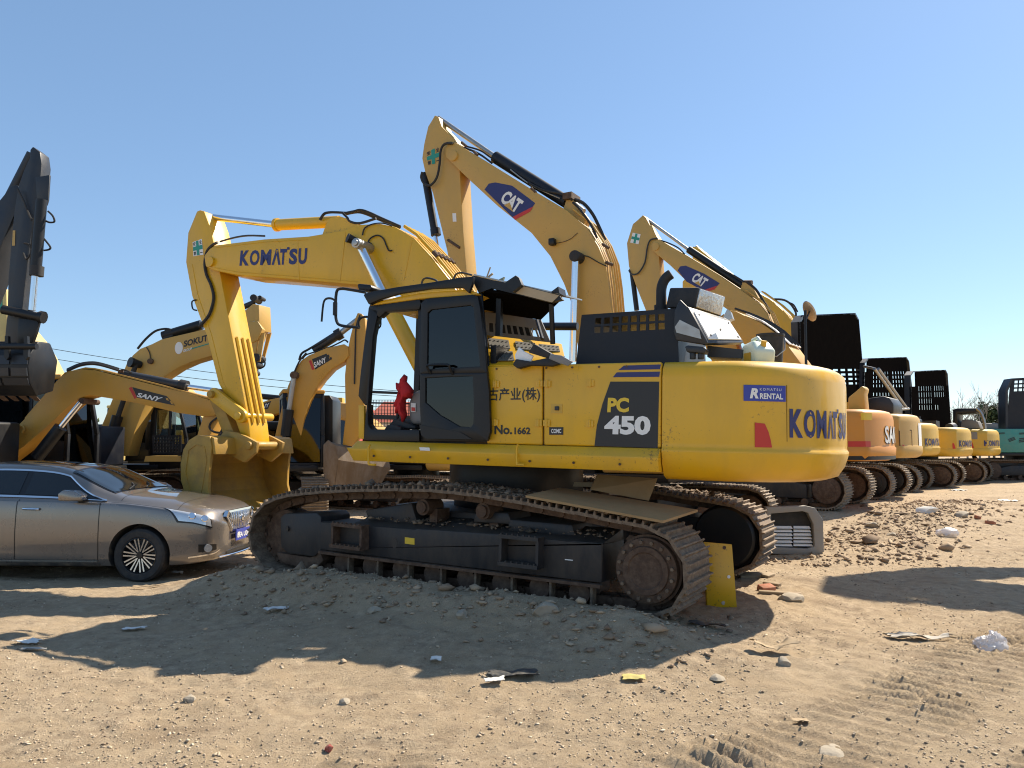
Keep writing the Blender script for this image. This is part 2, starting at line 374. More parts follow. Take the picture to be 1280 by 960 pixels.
def ground_mat():
    m = bpy.data.materials.new('dry dirt'); m.use_nodes = True; nt = m.node_tree; N, L = nt.nodes, nt.links
    b = N['Principled BSDF']; b.inputs['Roughness'].default_value = .95; b.inputs['Specular IOR Level'].default_value = .15
    tc = N.new('ShaderNodeTexCoord')
    def noise(sc, det=6, ro=.6):
        n = N.new('ShaderNodeTexNoise'); n.inputs['Scale'].default_value = sc; n.inputs['Detail'].default_value = det; n.inputs['Roughness'].default_value = ro
        L.new(tc.outputs['Object'], n.inputs['Vector']); return n.outputs[0]
    def ramp(src, a, bb, c0, c1):
        r = N.new('ShaderNodeValToRGB'); r.color_ramp.elements[0].position = a; r.color_ramp.elements[1].position = bb
        r.color_ramp.elements[0].color = (*c0, 1); r.color_ramp.elements[1].color = (*c1, 1); L.new(src, r.inputs[0]); return r.outputs[0]
    def mix(f, a, bb):
        x = N.new('ShaderNodeMix'); x.data_type = 'RGBA'; L.new(f, x.inputs[0]); L.new(a, x.inputs[6]); L.new(bb, x.inputs[7]); return x.outputs[2]
    c1 = ramp(noise(.55, 8, .65), .32, .68, (.37, .27, .165), (.53, .405, .26))
    c2 = ramp(noise(9, 8, .7), .3, .7, (.23, .165, .105), (.60, .465, .31))
    f1 = ramp(noise(2.2, 8, .7), .36, .60, (0, 0, 0), (.95, .95, .95))
    c = mix(f1, c1, c2)
    f2 = ramp(noise(75, 5, .75), .50, .66, (0, 0, 0), (.85, .85, .85))
    c3 = ramp(noise(120, 3, .6), .36, .64, (.10, .07, .045), (.66, .54, .39))
    c = mix(f2, c, c3)
    st = ramp(noise(.8, 5, .6), .56, .70, (0, 0, 0), (.55, .55, .55)); dk = N.new('ShaderNodeRGB'); dk.outputs[0].default_value = (.20, .14, .09, 1); c = mix(st, c, dk.outputs[0])
    L.new(c, b.inputs['Base Color'])
    bp = N.new('ShaderNodeBump'); bp.inputs['Strength'].default_value = 1.0; bp.inputs['Distance'].default_value = .024
    L.new(noise(45, 9, .8), bp.inputs['Height']); L.new(bp.outputs[0], b.inputs['Normal'])
    return m
DIRT = ground_mat()
me.materials.append(DIRT)
g = bpy.data.objects.new('ground', me); COL.objects.link(g); g['kind'] = 'structure'
# ------------------------------------------------------------------ tracks, shared by every machine
def shoe_mb(pitch, w, t=.035, bars=3, gh=.03):
    m = MB(); m.box(-pitch*.5, pitch*.5 + .006, -w/2, w/2, -t, 0)
    for k in range(bars):
        x = -pitch*.5 + pitch*(k+.5)/bars
        hh = gh if k != 1 else gh*.85
        m.rings([[(x-.012, -w/2, 0), (x+.012, -w/2, 0), (x+.007, -w/2, hh), (x-.007, -w/2, hh)], [(x-.012, w/2, 0), (x+.012, w/2, 0), (x+.007, w/2, hh), (x-.007, w/2, hh)]])
    return m
def track_path(top, s0, h0, s1, h1, r):
    """closed loop (s, h): along the top from front to rear, round the sprocket, along the bottom, round the idler"""
    pts = list(top)
    for k in range(1, 12):
        a = math.pi/2 - math.pi*k/12; pts.append((s1 + r*math.cos(a), h1 + r*math.sin(a)))
    for k in range(0, 9):
        t = k/8; pts.append((s1*(1-t) + s0*t, (h1*(1-t) + h0*t) - r))
    for k in range(1, 12):
        a = -math.pi/2 - math.pi*k/12; pts.append((s0 + r*math.cos(a), h0 + r*math.sin(a)))
    return pts
def walk(path, pitch):
    P = [Vector((p[0], 0, p[1])) for p in path]; P.append(P[0].copy())
    ln = [(P[i+1]-P[i]).length for i in range(len(P)-1)]; tot = sum(ln)
    n = int(tot/pitch); out = []
    def at(d):
        d %= tot; i = 0
        while d > ln[i]: d -= ln[i]; i += 1
        return P[i] + (P[i+1]-P[i])*(d/ln[i])
    pit = tot/n
    for k in range(n):
        a, b = at(k*pit - pit*.5), at(k*pit + pit*.5)
        d = (b-a).normalized(); up = Vector((-d.z, 0, d.x))
        M = Matrix(((d.x, 0, up.x, (a.x+b.x)/2), (0, 1, 0, 0), (d.z, 0, up.z, (a.z+b.z)/2), (0, 0, 0, 1)))
        out.append(M)
    return out, pit
def make_track(root, fr, path, yc, w, pitch, sm, lm, single=False, label=None):
    Ms, pit = walk(path, pitch)
    ch = MB()
    for M in Ms:                            # chain: two side bars per link and the pin between
        for y in (-.11, .07):
            b = MB().box(-pit*.56, pit*.56, y, y+.04, -.115, -.036)
            ch.add([M @ Vector(v) + Vector((0, yc, 0)) for v in b.v], b.f)
        b = MB().cyl((-pit*.5, -.13, -.08), (-pit*.5, .13, -.08), .028, seg=6)
        ch.add([M @ Vector(v) + Vector((0, yc, 0)) for v in b.v], b.f)
    track = ch.build('track_chain', lm, root, fr, label=label)
    if single:
        proto = shoe_mb(pit, w, .03, 3, .034).build('track_shoe', sm, track, fr, smooth=20)
        me = proto.data
        for k, M in enumerate(Ms):
            j = Matrix.Translation((0, yc, 0)) @ M @ Matrix.Rotation(R(random.uniform(-.8, .8)), 4, 'X') @ Matrix.Translation((0, random.uniform(-.006, .006), 0))
            if k == 0: o = proto
            else: o = proto.copy(); COL.objects.link(o)
            put(o, fr.M @ j, track)
    else:
        sh = MB(); b = shoe_mb(pit, w, .03, 3, .04)
        for M in Ms: sh.add([M @ Vector(v) + Vector((0, yc, 0)) for v in b.v], b.f)
        sh.build('track_shoes', sm, track, fr, smooth=20, kind='stuff')
    return track
def proj(fr, p):
    d = fr.M @ Vector(p) - CAM
    y = d.y*_cp + d.z*_sp; z = -d.y*_sp + d.z*_cp
    return (640 + F*d.x/y, 480 - F*z/y)

# ------------------------------------------------------------------ the big yellow excavator
BIG = thing('excavator', 'largest yellow excavator in the foreground, open black cab, number 450 on its side', 'excavator', FT, 'excavators parked in the yard')
NT = -1.68
# --- undercarriage
hub = FT.hit(806, 714, 1, -1.62)
idl = FT.hit(353, 668, 1, -1.5)
RAD = .40
top_px = [(352, 615), (385, 611), (420, 609), (457, 607.5), (500, 606.5), (539, 607), (570, 609.5), (600, 614), (660, 624), (710, 633), (760, 643), (790, 648.5)]
top = [(a, b - .034) for a, b in FT.n(top_px, NT)]
path = track_path(top, idl.x, idl.z, hub.x, hub.z, RAD)
for side in (-1, 1):
    yc = side*(1.68 - .34)
    make_track(BIG, FT, path, yc, .66, .228, SHOE, RUST, single=True, label='near side crawler track' if side < 0 else 'far side crawler track')
    n0 = -1.60 if side < 0 else 1.08        # frame spans between n0 and n1
    n1 = n0 + .52
    out = n0 if side < 0 else n1            # outer face
    inn = n1 if side < 0 else n0
    prof = FT.n([(400, 652), (437, 656), (520, 661), (640, 669), (752, 681), (752, 729), (640, 716), (520, 702), (400, 687)], -1.60)
    m = MB(); m.prism(prof, n0, n1)
    m.rings([[(p[0], out, p[1]) for p in (prof[1], prof[4], prof[4], prof[1])], ] + [[(prof[1][0], inn + side*(.02), prof[1][1]+.10), (prof[4][0], inn + side*.02, prof[4][1]+.10), (prof[4][0], inn, prof[4][1]-.02), (prof[1][0], inn, prof[1][1]-.02)]])
    fr_ = m.build('track_frame', FRAME, BIG, FT, bevel=.012)
    fl = FT.n([(400, 688), (520, 703), (640, 717.5), (752, 731), (752, 735), (640, 721), (520, 706.5), (400, 691.5)], -1.62)
    MB().prism(fl, min(out, out - side*.05) if side > 0 else out - .05, out + .02 if side > 0 else out + .02).build('flange', RUST, fr_, FT)
    # idler guard block
    ig = FT.n([(350, 647), (356, 642), (396, 641), (401, 646), (401, 688), (392, 696), (360, 692), (351, 684)], -1.58)
    MB().prism(ig, n0 + (.02 if side < 0 else .0), n1 - .02).build('idler_guard', FRAME, BIG, FT, bevel=.015)
    ip = FT.n([(350, 690), (392, 696), (404, 690), (408, 700), (396, 712), (362, 704), (352, 699)], -1.5)
    MB().prism(ip, n0 + .05, n1 - .05).build('guard_plate', RUST, BIG, FT, bevel=.008)
    MB().cyl((idl.x, yc-.13, idl.z), (idl.x, yc+.13, idl.z), .29, seg=28).build('idler_wheel', RUST, BIG, FT, bevel=.02)
    # rollers under the frame
    for k in range(8):
        t = (k+.75)/8.3; x = prof[7][0]*(1-t)*0 + (prof[8][0] + (prof[5][0]-prof[8][0])*t); z = prof[8][1] + (prof[5][1]-prof[8][1])*t - .115
        m = MB(); m.cyl((x, out - side*.04, z), (x, inn, z), .085, seg=14); m.cyl((x, out - side*.02, z), (x, out - side*.10, z), .105, seg=14)
        ro = m.build('track_roller', RUST, BIG, FT)
        m = MB(); m.box(x+.125, x+.15, out-.02 if side < 0 else out-.06, out+.06 if side < 0 else out+.02, z-.10, z+.09)
        m.build('roller_bracket', SHOE, ro, FT)
    for px, py in ((529, 634), (604, 639)):
        c = FT.hit(px, py, 1, -1.45)
        m = MB(); m.cyl((c.x, yc - .12, c.z), (c.x, yc + .14, c.z), .085, seg=18); m.cyl((c.x, yc-.15, c.z), (c.x, yc-.12, c.z), .06, seg=18); m.box(c.x+.02, c.x+.12, yc-.02, yc+.2, c.z-.16, c.z-.02)
        m.build('carrier_roller', RUST, BIG, FT)
    # sprocket and final drive
    m = MB(); pts = []
    for k in range(44):
        a = 2*math.pi*k/44; rr = .355 if k % 4 in (0, 1) else .30
        pts.append((hub.x + rr*math.cos(a), hub.z + rr*math.sin(a)))
    m.prism(pts, yc-.05, yc+.05); m.build('sprocket', RUST, BIG, FT)
    ho = hub.y if side < 0 else -hub.y
    m = MB(); c0 = Vector((hub.x, ho, hub.z)); dy = -side
    prof_r = [(.012, .0001), (.012, .15), (.0, .16), (.0, .205), (.022, .212), (.022, .262), (.03, .278), (.085, .285), (.086, .305), (.13, .305), (.14, .292), (.45, .30)]
    seg = 40
    m.rings([[(c0.x + r*math.cos(2*math.pi*k/seg), c0.y + dy*d, c0.z + r*math.sin(2*math.pi*k/seg)) for k in range(seg)] for d, r in prof_r])
    fd = m.build('final_drive', RUST if side < 0 else BLACK, BIG, FT, smooth=40)  # far drive is black because its backlit shade is put into the colour
    m = MB()
    for k in range(16):
        a = 2*math.pi*(k+.4)/16; x, z = hub.x + .245*math.cos(a), hub.z + .245*math.sin(a)
        m.cyl((x, ho - side*.024, z), (x, ho + side*.004, z), .017, seg=6)
    m.build('bolts', SHOE, fd, FT, kind='stuff')
    if side > 0:                            # travel motor cover inside the far track, its backlit shade painted as black
        c = FT.hit(905, 671, 1, 1.02)
        m = MB(); seg = 36
        m.rings([[(c.x + r*math.cos(2*math.pi*k/seg), y, c.z + r*math.sin(2*math.pi*k/seg)) for k in range(seg)] for y, r in ((1.02, .36), (1.0, .345), (.98, .33))])
        m.build('motor_cover', BLACK, BIG, FT)
        MB().box(c.x-.9, c.x-.1, 1.0, 1.06, c.z-.25, c.z+.2).build('motor_guard', BLACK, BIG, FT)
# steps, holes and stickers on the near frame
NF = -1.60
def step_bracket(px):
    a = FT.n(px, NF)
    (xl, zt), (xr, zt2), (xr2, zb), (xl2, zb2) = a
    m = MB()
    m.box(xl, xr, NF-.13, NF-.002, zt-.035, zt); m.box(xl, xr, NF-.14, NF-.002, zb2-.0, zb2+.035)
    m.box(xl, xl+.03, NF-.12, NF-.002, zb2+.034, zt-.034); m.box(xr-.03, xr, NF-.12, NF-.002, zb2+.034, zt-.034)
    for k in range(7):
        x = xl + (xr-xl)*(k+.5)/7
        m.box(x-.012, x+.004, NF-.13, NF-.11, zt-.001, zt+.014); m.box(x-.012, x+.004, NF-.14, NF-.12, zb2+.034, zb2+.05)
    return m
step_bracket([(424, 652), (462, 656), (462, 686), (421, 682)]).build('step', RUST, BIG, FT, label='rusty front step')
step_bracket([(632, 666), (681, 671), (681, 709), (631, 704)]).build('step', FRAME, BIG, FT, label='dark rear step')
m = MB()
for px, py, rx, rz in ((359, 661, .022, .03), (493.5, 679, .035, .055)):
    c = FT.hit(px, py, 1, NF); m.prism([(c.x + rx*math.cos(a*.5236), c.z + rz*math.sin(a*.5236)) for a in range(12)], NF-.004, NF+.01)
m.build('frame_holes', BLACKP, BIG, FT)
for px, mt in (([(416, 657), (423.5, 658), (423.5, 669), (416, 668)], WHITE), ([(506, 671.5), (518, 673), (518, 681), (506, 679.5)], YELP), ([(706, 688), (716, 689), (716, 701), (706, 700)], WHITE)):
    print_shape(FT, px, NF-.006, mt, BIG, 'sticker')
for px in ([(600, 640), (640, 640), (646, 655), (596, 652)], [(462, 637), (520, 628), (528, 655), (466, 650)], [(640, 648), (720, 655), (724, 672), (640, 664)]):
    a = FT.n(px, -1.3); MB().prism(a, -1.38, -.95).build('frame_cover', FRAME, BIG, FT, bevel=.02)
# centre frame and slew ring
m = MB()
m.prism_z([(-1.15, -.85), (-.8, -1.1), (.8, -1.1), (1.15, -.85), (1.15, .85), (.8, 1.1), (-.8, 1.1), (-1.15, .85)], .42, .82)
for sx in (-1, 1):
    for sy in (-1, 1):
        m.hexa([(sx*.55, sy*.8, .35), (sx*1.35, sy*.8, .35), (sx*1.5, sy*1.3, .35), (sx*.8, sy*1.3, .35)], [(sx*.55, sy*.8, .74), (sx*1.2, sy*.8, .70), (sx*1.35, sy*1.3, .62), (sx*.8, sy*1.3, .64)])
m.build('centre_frame', FRAME, BIG, FT, bevel=.02)

# --- upper deck
NB = -1.48
zt = FU.hit(680, 557, 1, NB).z; zc = FU.hit(620, 567.5, 1, -1.58).z; zb = FU.hit(620, 582.5, 1, -1.56).z
m = MB(); m.cyl((0, 0, .80), (0, 0, .98), .74, seg=40); m.cyl((0, 0, .96), (0, 0, zb+.04), .80, seg=40)
m.build('slew_ring', BLACK, BIG, FT, bevel=.01)
s_f = FU.hit(432.5, 562, 1, -1.58).x; s_t = FU.hit(446, 550.5, 1, NB).x; s_seam = FU.hit(827.3, 500, 1, NB).x; s_m = FU.hit(678.5, 500, 1, NB).x; s_d = FU.hit(614.5, 500, 1, NB).x
secs = [(s_f, .0), (s_t+.02, 1.0), (s_seam-.006, 1.0)]
m = MB(); rs = []
for x, k in secs:
    zm = zc + .02
    rs.append([(x, NB+.06, zm+(zt-zm)*k), (x, NB - .02*k, zm+(zt-zm)*k), (x, -1.585, zm+(zc+.012-zm)*k), (x, -1.585, zm+(zc-zm)*k), (x, -1.56, zm+(zb-zm)*k), (x, -1.30, zm+(zb-.01-zm)*k), (x, -1.2, zm+(zt-zm)*k)])
m.rings(rs); m.build('side_skirt', Y_MAIN, BIG, FU, bevel=.008)
MB().prism_z([(s_t+.1, -1.3), (s_seam-.02, -1.3), (s_seam-.02, 1.42), (s_t+.9, 1.42), (s_t+.9, .5), (s_t+.1, -.45)], zb+.03, zt-.02).build('deck_frame', BLACK, BIG, FU)
for px in ((462, 512), (647, 660)):
    a = FU.n3([(px[1], 553), (px[0]+2, 556), (px[0], 560), (px[0], 578), (px[0]+1.5, 580.5), (px[0]+9, 581)], [-1.6]*6)
    MB().tube(smooth_pts([p + Vector((0, -.02, 0)) for p in a[1:]], 3), .012).build('drain_hose', Y_MAIN, BIG, FU)
print_shape(FU, [(524, 559), (536.5, 559.5), (537.5, 563.5), (525, 563)], -1.6, WHITE, BIG, 'sticker')
# side doors
tp = lambda x: 457.5 + (x-614)*(452-457.5)/(830-614)
for xa, xb, nm in ((608, 677.6, 'side_door'), (679.6, 826.4, 'side_door')):
    px = [(xa, 556.0), (xb, 560.0 - (827-xb)*.024), (xb, tp(xb)), (xa, tp(xa))]
    a = FU.n(px, NB); a[0] = (a[0][0], zt+.004); a[1] = (a[1][0], zt+.004)
    MB().prism(a, NB, NB+.10).build(nm, Y_MAIN, BIG, FU, bevel=.018, seg=3)
bx = FU.n([(600, 457), (827, 451)], NB)
ztop = bx[1][1]
MB().box(s_d-.3, s_seam-.03, NB+.03, -.55, zt-.01, ztop-.02).build('body_core', SEAM, BIG, FU)
MB().box(s_d-.05, s_seam-.03, .45, 1.46, zt-.01, ztop-.02).build('body_core', Y_MAIN, BIG, FU, bevel=.03, label='far side body')
# prints on the side
NP = NB - .004
NP2 = NB - .007
print_shape(FU, [(743, 557.5), (822, 560), (824, 477), (763, 477), (753, 505), (746, 532)], NP, BLACKP, BIG)
print_shape(FU, [(766, 471.5), (824, 471), (825, 464.5), (771, 465.5)], NP, NAVYP, BIG)
print_shape(FU, [(773, 462.5), (825, 461.5), (826, 455.5), (780, 457)], NP, NAVYP, BIG)
print_text('PC', FU, [(759, 515.5), (786, 515.5), (786.5, 497), (760, 497)], NP2, YELP, BIG, off=.045)
print_text('450', FU, [(755, 543), (813, 544), (813.5, 520), (756, 519.5)], NP2, WHITE, BIG, off=.05)
print_text('No.', FU, [(618, 543), (640, 543), (640, 531), (618, 531)], NP, BLACKP, BIG, off=.03)
print_text('1662', FU, [(643, 543), (663, 543), (663, 534), (643, 534)], NP, BLACKP, BIG, off=.035)
print_text('\u53e4\u4ea7\u4e1a(\u682a)', FU, [(610, 503.5), (675, 502.5), (675, 484), (610, 485)], NP, BLACKP, BIG, off=.012)
print_shape(FU, [(688.5, 505), (703, 505), (703, 516.5), (688.5, 516.5)], NP, mat('latch plate', (.60, .36, .05), .5), BIG, 'latch_plate')
MB().box(*sorted((FU.hit(694, 510, 1, NP).x, FU.hit(699, 510, 1, NP).x)), NP-.02, NP, FU.hit(694, 513, 1, NP).z, FU.hit(694, 508, 1, NP).z).build('door_latch', GREYD, BIG, FU, bevel=.004)
print_shape(FU, [(686.5, 534), (704, 534), (704, 543.5), (686.5, 543.5)], NP, BLACKP, BIG)
print_text('COMIC'[:3] + 'C', FU, [(689, 541.5), (701.5, 541.5), (701.5, 536), (689, 536)], NP2, WHITE, BIG, off=.03)

# --- counterweight
plan = [(s_seam+.004, -1.50), (2.66, -1.50), (2.80, -1.485), (2.92, -1.44), (3.16, -1.30), (3.36, -1.08), (3.50, -.80), (3.60, -.50), (3.655, -.2)]
plan = plan + [(a, -b) for a, b in plan[::-1]]
zc_t = FU.hit(915, 449, 1, -1.48).z; zc_g = FU.hit(915, 562, 1, -1.49).z; zc_b = FU.hit(915, 603, 1, -1.42).z
def cw_ring(z, ins):
    out = []
    for a, b in plan:
        d = Vector((a-1.9, b*1.15)); l = d.length; d = d*(ins/l)
        out.append((a if a < s_seam+.1 else a - d.x, b - d.y, z))
    return out
lv = [(zc_b, .22), (zc_b+.04, .10), (zc_b+.14, .035), (zc_g-.035, .0), (zc_g-.012, .0), (zc_g, .012), (zc_g+.02, .018), (zc_g+.05, .016), (zc_t-.16, .02), (zc_t-.075, .034), (zc_t-.03, .085), (zc_t-.008, .12), (zc_t, .17)]
m = MB(); m.rings([cw_ring(z, i) for z, i in lv])
CW = m.build('counterweight', Y_MAIN, BIG, FU, smooth=50)
arc = [cw_ring(zc_g+.3, .018)[i] for i in range(len(plan))]
alen = [0]
for i in range(len(arc)-1): alen.append(alen[-1] + (Vector(arc[i+1])-Vector(arc[i])).length)
def cw_at(a, z, off=.0):
    i = max(k for k in range(len(alen)-1) if alen[k] <= a or k == 0)
    t = (a-alen[i])/(alen[i+1]-alen[i]); p, q = Vector(arc[i]), Vector(arc[i+1]); e = (q-p).normalized(); nrm = Vector((e.y, -e.x, 0))
    r = p + (q-p)*t + nrm*(.006+off); r.z = z; return r
def cw_a(px):
    lo, hi = 0, alen[9]
    for _ in range(40):
        mid = (lo+hi)/2
        if proj(FU, cw_at(mid, zc_g+.3))[0] < px: lo = mid
        else: hi = mid
    return lo
def cw_z(px, py):
    a = cw_a(px); lo, hi = zc_b, zc_t
    for _ in range(40):
        mid = (lo+hi)/2
        if proj(FU, cw_at(a, mid))[1] > py: lo = mid
        else: hi = mid
    return lo
def cw_map(pl, pr, yt, yb, off=0.0, length=None):
    a0 = cw_a(pl); a1 = a0 + length if length else cw_a(pr); z1, z0 = cw_z(pl, yt), cw_z(pl, yb)
    return lambda u, v: cw_at(a0 + (a1-a0)*u, z0 + (z1-z0)*v, off)
def komatsu(mp, m_, parent, fr):
    """heavy logo lettering: glyphs plus the square tick on the T"""
    parts = [('K', 0, .142), ('O', .152, .300), ('M', .318, .475), ('\u039b', .490, .622), ('T', .606, .705), ('S', .742, .862), ('U', .878, 1.0)]
    for ch, a, b in parts:
        lettering(ch, lambda u, v, a=a, b=b: mp(a + (b-a)*u, v), m_, parent, fr, off=.035 if ch in 'OM' else .045)
    mb = MB(); n = 3
    vs = [mp(.705 + .035*i, 1.0 + .16*j - .06) for j in (0, 1) for i in (0, 1)]
    mb.add(vs, [(0, 1, 3, 2)]); mb.build('lettering', m_, parent, fr)
def grid_shape(mp, m_, parent, fr, poly=None, name='decal', nu=6):
    mb = MB(); vs = []; fs = []
    for i in range(nu+1):
        for j in (0, 1): vs.append(mp(i/nu, j))
    for i in range(nu): fs.append((2*i, 2*i+2, 2*i+3, 2*i+1))
    mb.add(vs, fs); return mb.build(name, m_, parent, fr)
komatsu(cw_map(987, 0, 511, 547, .0, 1.10), NAVYP, CW, FU)
mp = cw_map(929.5, 982.5, 481, 501); grid_shape(mp, BLUEP, CW, FU, name='sticker')
mp2 = cw_map(929.5, 982.5, 481, 501, .003)
lettering('RENTAL', lambda u, v: mp2(.37 + .56*u, .14 + .36*v), WHITE, CW, FU, off=.03)
lettering('KOMATSU', lambda u, v: mp2(.37 + .52*u, .66 + .16*v), WHITE, CW, FU, off=.0, space=1.4)
lettering('R', lambda u, v: mp2(.14 + .2*u, .16 + .64*v), WHITE, CW, FU, off=.05, shear=.2)
mb = MB(); mp3 = cw_map(943.5, 965, 528, 559)
mb.add([mp3(0, 0), mp3(1, 0), mp3(.93, .28), mp3(.8, .62), mp3(.58, .96), mp3(0, 1)], [(0, 1, 2, 3, 4, 5)]); mb.build('reflector', REDP, CW, FU)

# --- engine hood, dark, with two rows of openings
NH = -1.18
A, B, C, D = FU.n3([(719, 463), (849, 459), (846, 385.5), (727, 393.5)], NH)
D2 = Vector((A.x, NH, D.z))
us = [0] + edges(8, .028, .155, .875) + [1]; vs = [0] + edges(2, .04, .657, .922) + [1]
hs = {(i, j) for i in range(1, 16, 2) for j in (1, 3)}
m = MB(); holed(m, A, B, C, D, (0, .025, 0), us, vs, hs)
H0 = m.build('engine_hood', NAVY, BIG, FU)
m = MB(); w = 1.5; hx0 = A.x
m.hexa([D, C, C+Vector((0, .0, -.03)), D+Vector((0, 0, -.03))], [D+Vector((.1, w, .0)), C+Vector((0, w, 0)), C+Vector((0, w, -.03)), D+Vector((.1, w, -.03))])
m.hexa([A+Vector((0, .03, 0)), D+Vector((0, .03, -.03)), D+Vector((.03, .03, -.03)), A+Vector((.03, .03, 0))], [A+Vector((0, w, 0)), D+Vector((.08, w, -.03)), D+Vector((.11, w, -.03)), A+Vector((.03, w, 0))])
m.hexa([B+Vector((-.03, .03, 0)), C+Vector((-.03, .03, -.03)), C+Vector((0, .03, -.03)), B+Vector((0, .03, 0))], [B+Vector((-.03, w, 0)), C+Vector((-.03, w, -.03)), C+Vector((0, w, -.03)), B+Vector((0, w, 0))])
m.build('hood_cover', NAVY, H0, FU)
m = MB(); e0, e1 = FU.n3([(820, 384), (833, 384)], -.75); c = (e0+e1)/2; rr = (e1-e0).length/2
pth = FU.n3([(826.5, 389), (826.5, 372), (826.8, 361), (829, 353), (833, 347), (839, 342.5)], -.75)
pth = smooth_pts(pth, 4)
m.tube(pth, rr*.98, 16); m.cyl(pth[0]-Vector((0, 0, .05)), pth[0]+Vector((0, 0, .06)), rr*1.35, seg=16)
m.build('exhaust_pipe', RUBBER, BIG, FU)
m = MB(); d = (pth[-1]-pth[-2]).normalized(); m.cyl(pth[-1], pth[-1]+d*.004, rr*.86, seg=16); m.build('pipe_mouth', BLACKP, BIG, FU)

# --- cab
NC, NCF = -1.50, -.50
cab_px = [(454, 549.5), (447.5, 497), (460.5, 384), (466, 377), (600, 369), (613, 480), (614.5, 553)]
def cabpoly(px, n): return FU.n(px, n)
CABM = BLACK
m = MB()
m.prism(cabpoly([(447.5, 495), (450, 470), (460.5, 384), (473, 388), (466, 420), (461, 480), (459, 505), (456, 507)], NC), NC, NC+.09)      # front post
m.prism(cabpoly([(454, 550.5), (459, 505), (459.5, 530), (464, 536.5), (524, 537.5), (524, 552)], NC), NC, NC+.12)                          # sill
m.prism(cabpoly([(460.5, 384.5), (463, 379), (470, 376), (523, 369.5), (526, 379), (524, 386.5), (482, 389.5), (474, 397)], NC), NC, NC+.10)        # header
m.prism(cabpoly([(520, 372), (601, 366), (604, 400), (611, 470), (614.8, 553), (524, 551.5)], NC), NC+.03, NC+.06)                         # door jamb
for p in ([(459, 488), (526, 491), (526, 494), (459, 491.5)], [(460, 502.5), (526, 504), (526, 506), (460, 504.5)]):
    m.prism(cabpoly(p, NCF), NCF-.03, NCF)
CAB = m.build('cab', CABM, BIG, FU, bevel=.012)
z_cb = FU.hit(500, 551, 1, NC).z; z_ct = FU.hit(530, 366, 1, NC).z
sx0 = FU.hit(455, 520, 1, NC).x; sx1 = FU.hit(614, 520, 1, NC).x; sx2 = FU.hit(601, 380, 1, NC).x; sx3 = FU.hit(461, 384, 1, NC).x
m = MB()                                    # far side posts, rear wall, floor
m.hexa([(sx0, NCF, z_cb), (sx0+.07, NCF, z_cb), (sx3+.07, NCF, z_ct), (sx3, NCF, z_ct)], [(sx0, NCF+.06, z_cb), (sx0+.07, NCF+.06, z_cb), (sx3+.07, NCF+.06, z_ct), (sx3, NCF+.06, z_ct)])
m.hexa([(sx1-.62, NCF, z_cb), (sx1-.54, NCF, z_cb), (sx2-.54, NCF, z_ct), (sx2-.62, NCF, z_ct)], [(sx1-.62, NCF+.06, z_cb), (sx1-.54, NCF+.06, z_cb), (sx2-.54, NCF+.06, z_ct), (sx2-.62, NCF+.06, z_ct)])
m.box(sx0, sx1, NC+.1, NCF+.06, z_cb-.02, z_cb+.05)
m.box(sx1-.06, sx1, NC+.08, NCF+.06, z_cb+.05, z_cb+1.0)
m.box(sx1-.55, sx1, NCF+.01, NCF+.06, z_cb+.05, z_ct-.05)
m.build('cab_shell', CABM, CAB, FU)
m = MB()                                    # roof: yellow rim and pan
rim = cabpoly([(461, 381.5), (474, 376.5), (500, 370), (526, 365.5), (556, 363), (585, 361.5), (592, 364), (600, 368), (526, 373.5), (470, 381)], NC-.02)
m.prism(rim, NC-.02, NCF+.08); m.build('cab_roof', Y_MAIN, CAB, FU, bevel=.02)
m = MB()
m.prism(cabpoly([(454, 369), (456, 366.5), (471, 363), (497, 358.5), (540, 352.5), (575, 346.5), (592, 345.5), (590, 355), (586, 366.5), (578, 359.5), (540, 361), (500, 367), (475, 374), (460.5, 380.5)], NC-.08), NC-.08, NC-.03)
m.prism(cabpoly([(454, 369), (456, 366.5), (471, 363), (475, 374), (460.5, 380.5)], NC-.08), NC-.031, NCF+.1)
m.build('rain_visor', BLACK, CAB, FU, bevel=.01)
m = MB(); m.tube(smooth_pts(FU.n3([(527, 355), (529, 349.5), (534, 347.5), (543, 349.5), (547, 352)], -.9), 3), .012); m.build('roof_rail', GREYD, CAB, FU)
m = MB(); m.tube(smooth_pts(FU.n3([(567, 349), (570, 343), (577, 341), (590, 344)], -.9), 3), .012)
m.build('roof_rail', GREYD, CAB, FU)
MB().prism(FU.n([(451.5, 358), (453, 356), (468, 357.5), (470, 361), (466, 366), (453, 364)], -1.2), -1.28, -1.08).build('work_lamp', BLACK, CAB, FU, bevel=.02)
MB().prism(FU.n([(448, 506), (455, 507), (455, 549), (448, 548)], NC+.02), NC+.02, NC+.06).build('front_panel', Y_MAIN, CAB, FU, bevel=.006)
m = MB(); m.hexa([(sx0+.07, NCF+.02, z_cb+.1), (sx1-.62, NCF+.02, z_cb+.1), (sx2-.62, NCF+.02, z_ct-.08), (sx3+.07, NCF+.02, z_ct-.08)], [(sx0+.07, NCF+.026, z_cb+.1), (sx1-.62, NCF+.026, z_cb+.1), (sx2-.62, NCF+.026, z_ct-.08), (sx3+.07, NCF+.026, z_ct-.08)])
m.build('side_window', GLASS, CAB, FU)
m = MB()                                    # mesh guard low on the far window
g0, g1 = FU.hit(462, 533, 1, NCF+.05), FU.hit(515, 500, 1, NCF+.05)
for k in range(15): x = g0.x + (g1.x-g0.x)*k/14; m.box(x-.003, x+.003, NCF+.045, NCF+.051, g0.z, g1.z)
for k in range(9): z = g0.z + (g1.z-g0.z)*k/8; m.box(g0.x, g1.x, NCF+.046, NCF+.052, z-.003, z+.003)
m.build('window_mesh', GREYD, CAB, FU, kind='stuff')
